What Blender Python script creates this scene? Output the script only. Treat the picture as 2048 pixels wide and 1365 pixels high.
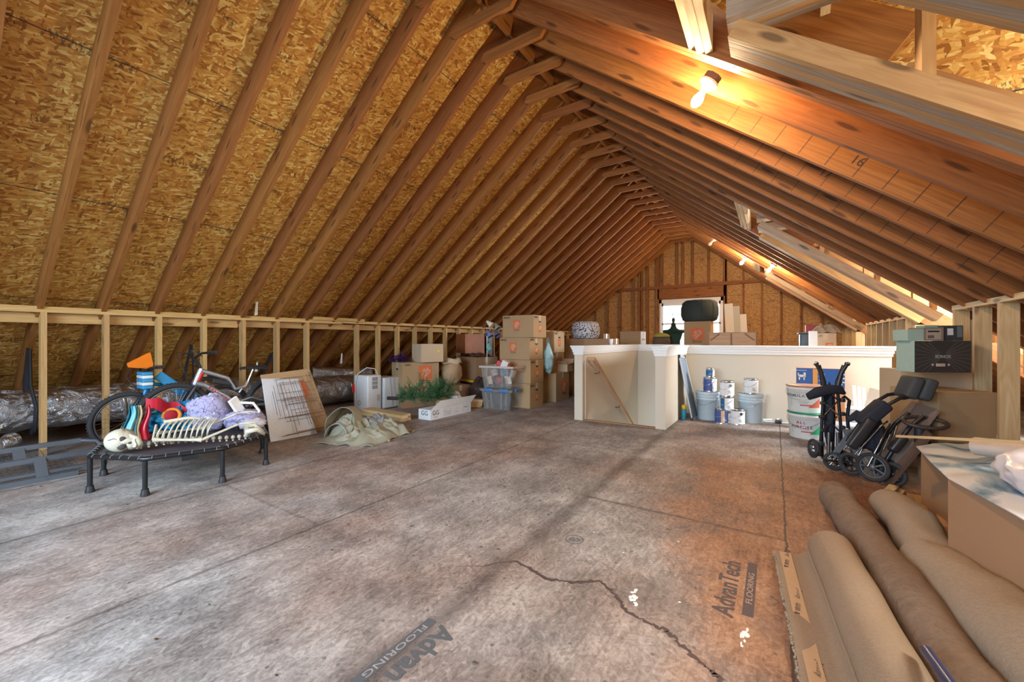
import bpy, bmesh, math, random
from mathutils import Vector, Matrix
random.seed(7)
for _o in list(bpy.data.objects): bpy.data.objects.remove(_o)
SC = bpy.context.scene
COL = SC.collection

# ------------------------------------------------------------------ camera, exposure
CAM_H = 1.036; FPX = 810.0; YAW = math.radians(33.0)
cam = bpy.data.cameras.new('camera'); camo = bpy.data.objects.new('camera', cam); COL.objects.link(camo)
cam.sensor_width = 36; cam.lens = 36*FPX/2048; cam.clip_start = 0.05
camo.location = (0, 0, CAM_H); camo.rotation_euler = (math.pi/2, 0, YAW)
SC.camera = camo
SC.view_settings.view_transform = 'Standard'; SC.view_settings.look = 'None'
SC.view_settings.gamma = 1; SC.view_settings.use_curve_mapping = False
SC.view_settings.exposure = 0.42
SC.cycles.max_bounces = 6; SC.cycles.transparent_max_bounces = 8; SC.cycles.adaptive_threshold = 0.02

# ------------------------------------------------------------------ world and daylight
world = bpy.data.worlds.new('sky'); SC.world = world; world.use_nodes = True
_bg = world.node_tree.nodes['Background']; _bg.inputs[0].default_value = (0.80, 0.90, 1.0, 1); _bg.inputs[1].default_value = 2.0

def lamp_area(name, loc, aim, sx, sy, power, color):
    l = bpy.data.lights.new(name, 'AREA'); l.shape = 'RECTANGLE'; l.size = sx; l.size_y = sy
    l.energy = power; l.color = color
    o = bpy.data.objects.new(name, l); COL.objects.link(o); o.location = loc
    o.rotation_euler = (Vector(aim)-Vector(loc)).to_track_quat('-Z', 'Y').to_euler()
    return o
DORMERS = [(1.181, 2.401), (5.245, 6.465), (9.309, 10.529)]
# daylight entering the rear gable window, the far gable window and the three dormer windows
_rw = lamp_area('daylight_rear_window', (-2.0, -2.45, 1.75), (-2.8, 2.0, -1.0), 3.0, 1.7, 160, (0.60, 0.80, 1.0)); _rw.data.spread = math.radians(125)
lamp_area('daylight_gable_window', (-2.0, 12.35, 1.5), (-2.0, 6, 0.2), 1.5, 1.4, 120, (0.86, 0.94, 1.0))
lamp_area('daylight_dormer_near', (2.35, 1.79, 1.65), (-3, 1.8, 0.9), 0.9, 1.1, 140, (0.95, 1.0, 0.93))
lamp_area('daylight_dormer_middle', (2.35, 5.85, 1.65), (-2, 5.3, 0.2), 0.9, 1.1, 230, (0.88, 0.95, 1.0))
lamp_area('daylight_dormer_far', (2.35, 9.92, 1.65), (-3, 10, 0.3), 0.9, 1.1, 80, (0.9, 0.95, 1.0))

# ------------------------------------------------------------------ pixel helpers (2048x1365 frame) used to survey positions
_S, _C = math.sin(YAW), math.cos(YAW)
def ray(px, py=682.5):
    r = (px-1024)/FPX
    return Vector((-_S+r*_C, _C+r*_S, (682.5-py)/FPX))
def fl(px, py, z=0.0):
    d = ray(px, py); t = (z-CAM_H)/d.z
    return Vector((d.x*t, d.y*t, z))
def xat(px, Y):
    d = ray(px); return d.x*Y/d.y
def yat(px, X):
    d = ray(px); return d.y*X/d.x
def zat(px, py, Y):
    d = ray(px, py); return CAM_H+d.z*Y/d.y
def PY(px, py, Y):
    d = ray(px, py); t = Y/d.y
    return Vector((d.x*t, Y, CAM_H+d.z*t))

# ------------------------------------------------------------------ material helpers
MATS = {}
class NT:
    def __init__(s, name):
        m = bpy.data.materials.new(name); m.use_nodes = True; s.m = m; s.t = m.node_tree
        s.b = s.t.nodes['Principled BSDF']
    def n(s, typ, **kw):
        x = s.t.nodes.new(typ)
        for k, v in kw.items():
            if k.startswith('i_'):
                x.inputs[int(k[2:]) if k[2:].isdigit() else k[2:].replace('_', ' ')].default_value = v
            else: setattr(x, k, v)
        return x
    def l(s, a, b): s.t.links.new(a, b)
    def math(s, op, a, b=None, c=None):
        x = s.n('ShaderNodeMath', operation=op)
        for i, v in enumerate((a, b, c)):
            if v is None: continue
            if isinstance(v, (int, float)): x.inputs[i].default_value = v
            else: s.l(v, x.inputs[i])
        return x.outputs[0]
    def mix(s, fac, a, b, mode='MIX'):
        x = s.n('ShaderNodeMix', data_type='RGBA', blend_type=mode)
        for i, v in ((0, fac), (6, a), (7, b)):
            if isinstance(v, (int, float)): x.inputs[i].default_value = v
            elif isinstance(v, tuple): x.inputs[i].default_value = v if len(v) == 4 else v+(1,)
            else: s.l(v, x.inputs[i])
        return x.outputs[2]
    def ramp(s, fac, stops):
        x = s.n('ShaderNodeValToRGB'); e = x.color_ramp.elements
        while len(e) < len(stops): e.new(0.5)
        for i, (p, c) in enumerate(stops):
            e[i].position = p; e[i].color = c if len(c) == 4 else tuple(c)+(1,)
        s.l(fac, x.inputs[0]); return x.outputs[0]
    def coord(s, kind='Object'): return s.n('ShaderNodeTexCoord').outputs[kind]
    def mapping(s, vec, scale=(1,1,1), rot=(0,0,0), loc=(0,0,0)):
        x = s.n('ShaderNodeMapping'); s.l(vec, x.inputs[0])
        x.inputs[1].default_value = loc; x.inputs[2].default_value = rot; x.inputs[3].default_value = scale
        return x.outputs[0]
    dim = '3D'
    def noise(s, vec, scale, detail=3, rough=0.5, dist=0):
        x = s.n('ShaderNodeTexNoise', noise_dimensions=s.dim); s.l(vec, x.inputs['Vector'])
        x.inputs['Scale'].default_value = scale; x.inputs['Detail'].default_value = detail
        x.inputs['Roughness'].default_value = rough; x.inputs['Distortion'].default_value = dist
        return x.outputs[0]
    def bump(s, h, strength=0.3, dist=0.01):
        x = s.n('ShaderNodeBump'); s.l(h, x.inputs['Height']); x.inputs['Strength'].default_value = strength
        x.inputs['Distance'].default_value = dist; s.l(x.outputs[0], s.b.inputs['Normal'])
    def col(s, c):
        if isinstance(c, tuple): s.b.inputs['Base Color'].default_value = c+(1,)
        else: s.l(c, s.b.inputs['Base Color'])
    def done(s, rough=0.6, metal=0.0, spec=0.5):
        s.b.inputs['Roughness'].default_value = rough; s.b.inputs['Metallic'].default_value = metal
        s.b.inputs['Specular IOR Level'].default_value = spec
        return s.m

def plain(name, c, rough=0.5, metal=0.0, var=0.08, scale=30, spec=0.5, bump=0.0):
    if name in MATS: return MATS[name]
    k = NT(name); co = k.coord(); f = k.noise(co, scale, 3)
    a = tuple(max(0, v*(1-var)) for v in c); b = tuple(min(1, v*(1+var)) for v in c)
    k.col(k.mix(f, a, b))
    if bump: k.bump(f, bump, 0.005)
    MATS[name] = k.done(rough, metal, spec); return MATS[name]

def glass(name, c, rough=0.08, alpha=0.3):
    if name in MATS: return MATS[name]
    k = NT(name); k.col(c); k.b.inputs['Alpha'].default_value = alpha
    MATS[name] = k.done(rough); return MATS[name]

def emit(name, c, s):
    if name in MATS: return MATS[name]
    k = NT(name); k.col(c); k.b.inputs['Emission Color'].default_value = c+(1,); k.b.inputs['Emission Strength'].default_value = s
    MATS[name] = k.done(0.4); return MATS[name]

def wood(name, light, dark, knots=0.5, rough=0.65, hue=0.12):
    """sawn timber; UV runs in metres, u along the grain"""
    k = NT(name); k.dim = '2D'; uv = k.coord('UV')
    rnd = k.n('ShaderNodeObjectInfo').outputs['Random']
    off = k.n('ShaderNodeCombineXYZ'); k.l(k.math('MULTIPLY', rnd, 37.0), off.inputs[0]); k.l(k.math('MULTIPLY', rnd, 11.0), off.inputs[1])
    add = k.n('ShaderNodeVectorMath', operation='ADD'); k.l(uv, add.inputs[0]); k.l(off.outputs[0], add.inputs[1]); p = add.outputs[0]
    # knots
    kv = k.n('ShaderNodeTexVoronoi', voronoi_dimensions='2D'); kv.inputs['Scale'].default_value = 1.0; k.l(k.mapping(p, (2.2, 9, 1)), kv.inputs['Vector'])
    kd = kv.outputs['Distance']
    kc = k.n('ShaderNodeSeparateColor'); k.l(kv.outputs['Color'], kc.inputs[0])
    has = k.math('GREATER_THAN', kc.outputs[0], 1-knots*0.55)
    knot = k.math('MULTIPLY', has, k.math('SUBTRACT', 1, k.n('ShaderNodeMapRange').outputs[0]))
    mr = k.t.nodes[-1]
    for nd in k.t.nodes:
        if nd.bl_idname == 'ShaderNodeMapRange': mr = nd
    k.l(kd, mr.inputs[0]); mr.inputs[1].default_value = 0.09; mr.inputs[2].default_value = 0.17
    swirl = k.math('MULTIPLY', has, k.math('POWER', k.math('MAXIMUM', k.math('SUBTRACT', 1, kd), 0), 3))
    g1 = k.noise(k.mapping(p, (1.2, 26, 1)), 1.6, 4, 0.55, 0.5)
    lines = k.math('SINE', k.math('ADD', k.math('MULTIPLY', k.noise(k.mapping(p, (0.5, 7, 1)), 1.3, 2, 0.5, 0.3), 60), k.math('MULTIPLY', swirl, 12)))
    g = k.math('ADD', k.math('MULTIPLY', g1, 0.8), k.math('MULTIPLY', k.math('ADD', lines, 1), 0.10))
    c = k.ramp(g, [(0.25, dark), (0.75, light)])
    c = k.mix(k.math('MULTIPLY', knot, 0.8), c, tuple(v*0.28 for v in dark))
    stain = k.noise(k.mapping(p, (0.7, 3, 1)), 1.0, 3, 0.6)
    hs = k.n('ShaderNodeHueSaturation'); k.l(c, hs.inputs['Color'])
    k.l(k.math('ADD', 1-hue, k.math('MULTIPLY', rnd, 2*hue)), hs.inputs['Value'])
    k.l(k.math('ADD', 0.495, k.math('MULTIPLY', rnd, 0.012)), hs.inputs['Hue'])
    c = k.mix(k.ramp(stain, [(0.45, (0,0,0)), (0.8, (0.35,)*3)]), hs.outputs[0], tuple(v*0.7 for v in dark))
    k.col(c); k.bump(g, 0.25, 0.003)
    return k.done(rough, 0, 0.35)

def osb(name, cols, flake=1.0, stamps=True, seams=0.0, bumpy=0.35):
    """oriented strand board; UV in metres. cols: list of flake colours from dark to light"""
    k = NT(name); k.dim = '2D'; uv = k.coord('UV')
    wob = k.n('ShaderNodeTexNoise', noise_dimensions='2D'); wob.inputs['Scale'].default_value = 9; k.l(uv, wob.inputs['Vector'])
    w2 = k.n('ShaderNodeVectorMath', operation='MULTIPLY_ADD'); k.l(wob.outputs['Color'], w2.inputs[0]); w2.inputs[1].default_value = (0.03,)*3; k.l(uv, w2.inputs[2])
    base = w2.outputs[0]; c = None; hgt = None
    for i, (ang, sc, st) in enumerate(((0.1, 12, 4), (0.9, 14, 4.5), (-0.7, 15, 4), (0.35, 22, 3.5), (-0.15, 13, 4), (1.7, 19, 4), (-0.3, 26, 3))):
        v = k.n('ShaderNodeTexVoronoi', voronoi_dimensions='2D'); v.inputs['Scale'].default_value = 1.0; v.inputs['Randomness'].default_value = 1
        mp = k.n('ShaderNodeMapping', vector_type='TEXTURE'); k.l(base, mp.inputs[0]); mp.inputs[1].default_value = (i*3.7, i*1.3, 0)
        mp.inputs[2].default_value = (0, 0, ang); mp.inputs[3].default_value = (flake/sc, flake/(sc*st), 1); k.l(mp.outputs[0], v.inputs['Vector'])
        s = k.n('ShaderNodeSeparateColor'); k.l(v.outputs['Color'], s.inputs[0])
        cc = k.ramp(s.outputs[0], [(j/(len(cols)-1), q) for j, q in enumerate(cols)])
        if c is None: c = cc; hgt = s.outputs[1]
        else:
            m = k.math('GREATER_THAN', s.outputs[2], 0.60 if i < 3 else 0.70)
            c = k.mix(m, c, cc); hgt2 = k.n('ShaderNodeMix'); k.l(m, hgt2.inputs[0]); k.l(hgt, hgt2.inputs[2]); k.l(s.outputs[1], hgt2.inputs[3]); hgt = hgt2.outputs[0]
    fine = k.noise(k.mapping(base, (20, 120, 1)), 1, 3, 0.6)
    c = k.mix(0.5, c, k.ramp(fine, [(0.3, (0.45,)*3), (0.7, (0.85,)*3)]), 'OVERLAY')
    big = k.noise(uv, 1.1, 2)
    c = k.mix(k.ramp(big, [(0.35, (0,)*3), (0.7, (0.35,)*3)]), c, (0.30, 0.26, 0.10), 'MULTIPLY') if False else c
    if stamps:
        sep = k.n('ShaderNodeSeparateXYZ'); k.l(uv, sep.inputs[0]); u, w = sep.outputs[0], sep.outputs[1]
        # printed mill stamps: rows of short ink ticks with random patches
        row = k.math('LESS_THAN', k.math('ABSOLUTE', k.math('SUBTRACT', k.math('FRACT', k.math('ADD', k.math('MULTIPLY', w, 1/0.61), 0.13)), 0.5)), 0.055)
        pat = k.math('GREATER_THAN', k.noise(k.mapping(uv, (2.3, 1.2, 1)), 1.7, 1), 0.52)
        tick = k.math('GREATER_THAN', k.noise(k.mapping(uv, (60, 16, 1)), 1, 2, 0.8), 0.53)
        ink = k.math('MULTIPLY', k.math('MULTIPLY', row, pat), tick)
        c = k.mix(k.math('MULTIPLY', ink, 0.62), c, (0.04, 0.035, 0.025))
        seam = k.math('LESS_THAN', k.math('FRACT', k.math('MULTIPLY', k.math('ADD', w, seams), 1/1.22)), 0.006)
        c = k.mix(k.math('MULTIPLY', seam, 0.9), c, (0.025, 0.025, 0.03))
    k.col(c); k.bump(hgt, bumpy, 0.003)
    return k.done(0.6, 0, 0.3)

M_RAFTER = wood('rafter_wood', (0.35, 0.135, 0.035), (0.225, 0.08, 0.019), 0.75)
M_STUD = wood('stud_wood', (0.60, 0.38, 0.16), (0.46, 0.27, 0.10), 0.45)
M_PALE = wood('pale_pine', (0.72, 0.54, 0.30), (0.55, 0.37, 0.17), 0.4)
M_TRIMW = wood('moulding_wood', (0.50, 0.30, 0.17), (0.36, 0.19, 0.10), 0.1)
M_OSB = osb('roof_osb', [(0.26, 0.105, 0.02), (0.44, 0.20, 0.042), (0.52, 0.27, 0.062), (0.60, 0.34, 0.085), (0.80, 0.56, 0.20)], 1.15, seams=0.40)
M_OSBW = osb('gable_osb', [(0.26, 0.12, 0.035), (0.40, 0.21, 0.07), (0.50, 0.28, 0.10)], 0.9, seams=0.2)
M_PAINT = plain('beige_wall_paint', (0.62, 0.55, 0.44), 0.6, var=0.02, scale=6)
M_WHITE = plain('white_trim_paint', (0.78, 0.77, 0.74), 0.4, var=0.02)

# ------------------------------------------------------------------ mesh builder
class MB:
    def __init__(s): s.v = []; s.f = []; s.uv = []; s.sm = []
    def add(s, vs, fs, uvs=None, smooth=False):
        n = len(s.v); s.v += [tuple(v) for v in vs]
        for i, f in enumerate(fs):
            s.f.append(tuple(n+j for j in f)); s.sm.append(smooth)
            s.uv.append(uvs[i] if uvs else [(vs[j][0]+vs[j][2]*0.3, vs[j][1]+vs[j][2]) for j in f])
        return s
    def hexa(s, P, axis=0):
        """8 corners ordered (x0y0z0,x1y0z0,x1y1z0,x0y1z0, same z1); u along axis"""
        P = [Vector(p) for p in P]
        e = [(P[1]-P[0]).length, (P[3]-P[0]).length, (P[4]-P[0]).length]
        c = [(0,0,0),(1,0,0),(1,1,0),(0,1,0),(0,0,1),(1,0,1),(1,1,1),(0,1,1)]
        fs = [(0,3,2,1),(4,5,6,7),(0,1,5,4),(1,2,6,5),(2,3,7,6),(3,0,4,7)]
        ot = [a for a in (0,1,2) if a != axis]; ou = random.random()*3
        uvs = []
        for fi, f in enumerate(fs):
            L = []
            for j in f:
                q = [c[j][a]*e[a] for a in (0,1,2)]
                na = (2,2,1,0,1,0)[fi]
                if na == axis: L.append((q[ot[0]]+ou, q[ot[1]]+fi))
                else:
                    o2 = [a for a in ot if a != na][0]; L.append((q[axis]+ou, q[o2]+fi*0.37+ou))
            uvs.append(L)
        return s.add(P, fs, uvs)
    def box(s, c, d, rz=0.0, rot=None, axis=None):
        M = rot if rot is not None else Matrix.Rotation(rz, 3, 'Z')
        if axis is None: axis = max((0,1,2), key=lambda a: d[a])
        c = Vector(c); h = [v/2 for v in d]; P = []
        for z in (-1, 1):
            for x, y in ((-1,-1),(1,-1),(1,1),(-1,1)): P.append(c+M@Vector((x*h[0], y*h[1], z*h[2])))
        return s.hexa(P, axis)
    def bb(s, x0, x1, y0, y1, z0, z1, axis=None): return s.box(((x0+x1)/2,(y0+y1)/2,(z0+z1)/2), (x1-x0,y1-y0,z1-z0), axis=axis)
    def bar(s, a, b, w, h, up=(0,0,1)):
        """beam from a to b; w across, h along up"""
        a = Vector(a); b = Vector(b); d = (b-a).normalized(); u = Vector(up)
        sd = d.cross(u)
        if sd.length < 1e-4: sd = d.cross(Vector((1,0,0)))
        sd.normalize(); u = sd.cross(d).normalized()
        P = []
        for q in (-1, 1):
            for e, p in ((a,-1),(b,-1),(b,1),(a,1)): P.append(e+sd*(p*w/2)+u*(q*h/2))
        return s.hexa(P, 0)
    def rbox(s, c, d, r, rz=0.0, rot=None, seg=3, smooth=True):
        """rounded box"""
        bm = bmesh.new(); bmesh.ops.create_cube(bm, size=1)
        for v in bm.verts: v.co = Vector((v.co.x*d[0], v.co.y*d[1], v.co.z*d[2]))
        bmesh.ops.bevel(bm, geom=list(bm.edges), offset=min(r, min(d)*0.49), segments=seg, affect='EDGES', profile=0.5)
        M = rot if rot is not None else Matrix.Rotation(rz, 3, 'Z')
        bm.verts.index_update(); vs = [Vector(c)+M@v.co for v in bm.verts]
        fs = [tuple(v.index for v in f.verts) for f in bm.faces]; bm.free()
        return s.add(vs, fs, None, smooth)
    def tube(s, pts, r, seg=8, closed=False, cap=True, flat=1.0):
        pts = [Vector(p) for p in pts]; n = len(pts)
        rs = r if isinstance(r, (list, tuple)) else [r]*n
        T = []
        for i in range(n):
            a = pts[(i-1) % n] if (closed or i > 0) else pts[i]; b = pts[(i+1) % n] if (closed or i < n-1) else pts[i]
            t = (b-a); T.append(t.normalized() if t.length > 1e-9 else Vector((0,0,1)))
        u = Vector((0,0,1)) if abs(T[0].z) < 0.9 else Vector((1,0,0))
        u = (u-T[0]*u.dot(T[0])).normalized(); vs = []
        for i in range(n):
            u = (u-T[i]*u.dot(T[i]))
            u = u.normalized() if u.length > 1e-6 else Vector((1,0,0))
            w = T[i].cross(u)
            for k in range(seg):
                a = 2*math.pi*k/seg; vs.append(pts[i]+u*(math.cos(a)*rs[i])+w*(math.sin(a)*rs[i]*flat))
        fs = []
        for i in range(n if closed else n-1):
            for k in range(seg):
                a = i*seg; b = ((i+1) % n)*seg
                fs.append((a+k, a+(k+1) % seg, b+(k+1) % seg, b+k))
        s.add(vs, fs, None, True)
        if cap and not closed:
            s.add(vs[:seg], [tuple(range(seg))[::-1]]); s.add(vs[-seg:], [tuple(range(seg))])
        return s
    def ring(s, c, R, r, axis=(0,0,1), n=40, seg=8):
        q = Vector(axis).to_track_quat('Z', 'Y')
        return s.tube([Vector(c)+q@Vector((R*math.cos(2*math.pi*i/n), R*math.sin(2*math.pi*i/n), 0)) for i in range(n)], r, seg, closed=True)
    def lathe(s, prof, c=(0,0,0), axis=(0,0,1), seg=24, smooth=True, sx=1, sy=1):
        q = Vector(axis).to_track_quat('Z', 'Y') if tuple(axis) != (0,0,1) else None
        vs = []; n = len(prof)
        for (r, z) in prof:
            for k in range(seg):
                a = 2*math.pi*k/seg; p = Vector((r*math.cos(a)*sx, r*math.sin(a)*sy, z))
                vs.append(Vector(c)+(q@p if q else p))
        fs = []; uvs = []
        for i in range(n-1):
            for k in range(seg):
                fs.append((i*seg+k, i*seg+(k+1) % seg, (i+1)*seg+(k+1) % seg, (i+1)*seg+k))
                uvs.append([(k/seg, i/(n-1)), ((k+1)/seg, i/(n-1)), ((k+1)/seg, (i+1)/(n-1)), (k/seg, (i+1)/(n-1))])
        s.add(vs, fs, uvs, smooth)
        if prof[0][0] > 1e-4: s.add(vs[:seg], [tuple(range(seg))[::-1]])
        if prof[-1][0] > 1e-4: s.add(vs[-seg:], [tuple(range(seg))])
        return s
    def ell(s, c, r, rot=None, nu=16, nv=10, fn=None):
        if isinstance(r, (int, float)): r = (r, r, r)
        vs = []
        for j in range(nv+1):
            p = math.pi*j/nv
            for i in range(nu):
                a = 2*math.pi*i/nu; d = Vector((math.sin(p)*math.cos(a), math.sin(p)*math.sin(a), math.cos(p)))
                k = fn(d) if fn else 1.0; q = Vector((d.x*r[0], d.y*r[1], d.z*r[2]))*k
                vs.append(Vector(c)+(rot@q if rot is not None else q))
        fs = [(j*nu+i, (j+1)*nu+i, (j+1)*nu+(i+1) % nu, j*nu+(i+1) % nu) for j in range(nv) for i in range(nu)]
        return s.add(vs, fs, None, True)
    def grid(s, fn, nu, nv, uvs=(1,1), smooth=True, thick=0.0):
        """fn(u,v)->point, u,v in 0..1; thick gives real thickness along normals"""
        P = [[Vector(fn(i/nu, j/nv)) for i in range(nu+1)] for j in range(nv+1)]
        vs = [p for r in P for p in r]; W = nu+1
        fs = [(j*W+i, j*W+i+1, (j+1)*W+i+1, (j+1)*W+i) for j in range(nv) for i in range(nu)]
        uu = [[((k % W)/nu*uvs[0], (k//W)/nv*uvs[1]) for k in f] for f in fs]
        if not thick: return s.add(vs, fs, uu, smooth)
        N = []
        for j in range(nv+1):
            for i in range(nu+1):
                a = P[j][min(i+1, nu)]-P[j][max(i-1, 0)]; b = P[min(j+1, nv)][i]-P[max(j-1, 0)][i]
                nn = a.cross(b); N.append(nn.normalized() if nn.length > 1e-9 else Vector((0,0,1)))
        vb = [v-n*thick for v, n in zip(vs, N)]; K = len(vs)
        s.add(vs+vb, fs+[tuple(K+k for k in f)[::-1] for f in fs], uu+[u[::-1] for u in uu], smooth)
        rim = [(i, i+1) for i in range(nu)]+[(j*W+nu, (j+1)*W+nu) for j in range(nv)]+[(nv*W+i+1, nv*W+i) for i in range(nu)]+[((j+1)*W, j*W) for j in range(nv)]
        return s.add(vs+vb, [(b, a, K+a, K+b) for a, b in rim])
    def prism(s, poly, z0, z1, rz=0.0, M=None):
        """poly of (x,y), extruded z0..z1; M maps local points to their place"""
        n = len(poly); vs = [Vector((x, y, z0)) for x, y in poly]+[Vector((x, y, z1)) for x, y in poly]
        if M is not None: vs = [M@v for v in vs]
        fs = [tuple(range(n))[::-1], tuple(range(n, 2*n))]+[(i, (i+1) % n, n+(i+1) % n, n+i) for i in range(n)]
        uvs = [[(poly[k][0], poly[k][1]) for k in reversed(range(n))], [p for p in poly]]
        acc = 0
        for i in range(n):
            a, b = poly[i], poly[(i+1) % n]; L = math.hypot(b[0]-a[0], b[1]-a[1])
            uvs.append([(acc, 0), (acc+L, 0), (acc+L, z1-z0), (acc, z1-z0)]); acc += L
        return s.add(vs, fs, uvs)
    def build(s, name, mat, parent=None, bevel=0.0, subd=0):
        me = bpy.data.meshes.new(name); me.from_pydata(s.v, [], s.f); me.materials.append(mat)
        lay = me.uv_layers.new(name='UVMap'); i = 0
        flat = [c for f in s.uv for p in f for c in (p[0], p[1])]; lay.data.foreach_set('uv', flat)
        me.polygons.foreach_set('use_smooth', s.sm); me.update()
        bm = bmesh.new(); bm.from_mesh(me); bmesh.ops.recalc_face_normals(bm, faces=bm.faces); bm.to_mesh(me); bm.free()
        o = bpy.data.objects.new(name, me); COL.objects.link(o)
        if parent: o.parent = parent
        if bevel:
            b = o.modifiers.new('bevel', 'BEVEL'); b.width = bevel; b.segments = 2; b.limit_method = 'ANGLE'
        if subd:
            b = o.modifiers.new('sub', 'SUBSURF'); b.levels = subd; b.render_levels = subd
        return o

def tag(o, label, cat, group=None, kind=None):
    if label: o['label'] = label
    if cat: o['category'] = cat
    if group: o['group'] = group
    if kind: o['kind'] = kind
    return o
def thing(name, label, cat, loc=(0,0,0), rz=0.0, group=None, rot=None):
    o = bpy.data.objects.new(name, None); COL.objects.link(o); o.empty_display_size = 0.05
    o.location = loc; o.rotation_euler = rot if rot else (0, 0, rz)
    return tag(o, label, cat, group)
def struct(name, mb, mat, parent=None, **k):
    o = mb.build(name, mat, parent, **k)
    if not parent: o['kind'] = 'structure'
    return o
def writing(name, text, loc, rot, size, mat, parent=None, ext=0.0004, align='CENTER', shear=0.0, sx=1.0, bold=0.0):
    c = bpy.data.curves.new(name, 'FONT'); c.body = text; c.size = size; c.extrude = ext
    c.align_x = align; c.align_y = 'CENTER'; c.shear = shear; c.offset = bold; c.space_line = 0.85; c.resolution_u = 3
    key = (text, size, ext, align, shear, bold)
    if key not in TXT:
        tmp = bpy.data.objects.new('lettering', c); COL.objects.link(tmp); bpy.context.view_layer.update()
        TXT[key] = bpy.data.meshes.new_from_object(tmp); bpy.data.objects.remove(tmp)
    me = TXT[key].copy(); me.materials.clear(); me.materials.append(mat)
    o = bpy.data.objects.new(name, me); COL.objects.link(o)
    o.location = loc; o.rotation_euler = rot if not isinstance(rot, Matrix) else rot.to_euler(); o.scale = (sx, 1, 1)
    if parent: o.parent = parent
    return o
TXT = {}
ORD = ['first','second','third','fourth','fifth','sixth','seventh','eighth','ninth','tenth','eleventh','twelfth','thirteenth','fourteenth','fifteenth','sixteenth','seventeenth','eighteenth','nineteenth','twentieth']+['twenty-'+w for w in ('first','second','third','fourth','fifth','sixth','seventh','eighth','ninth')]+['thirtieth','thirty-first','thirty-second']
def copy_tree(o, parent=None, loc=None, rz=None, label=None, group=None):
    c = o.copy(); COL.objects.link(c); c.parent = parent
    if loc is not None: c.location = loc
    if rz is not None: c.rotation_euler = (0, 0, rz)
    if label: c['label'] = label
    if group: c['group'] = group
    for ch in list(o.children): copy_tree(ch, c)
    return c
# ================================================================== THE SETTING
TH = math.atan(0.77); XR, ZR = -2.08, 3.93; M_ = 0.77
XL_E, XR_E = XR-ZR/M_, XR+ZR/M_
YG, YB = 12.2, -2.6            # far gable, rear gable
RD = 0.184                      # rafter depth
OFFV = RD/math.cos(TH)          # vertical offset of sheathing above rafter underside
KL, KR, KZ = -5.47, 1.31, 1.35  # knee walls
def zroof(x): return ZR-M_*abs(x-XR)

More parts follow.
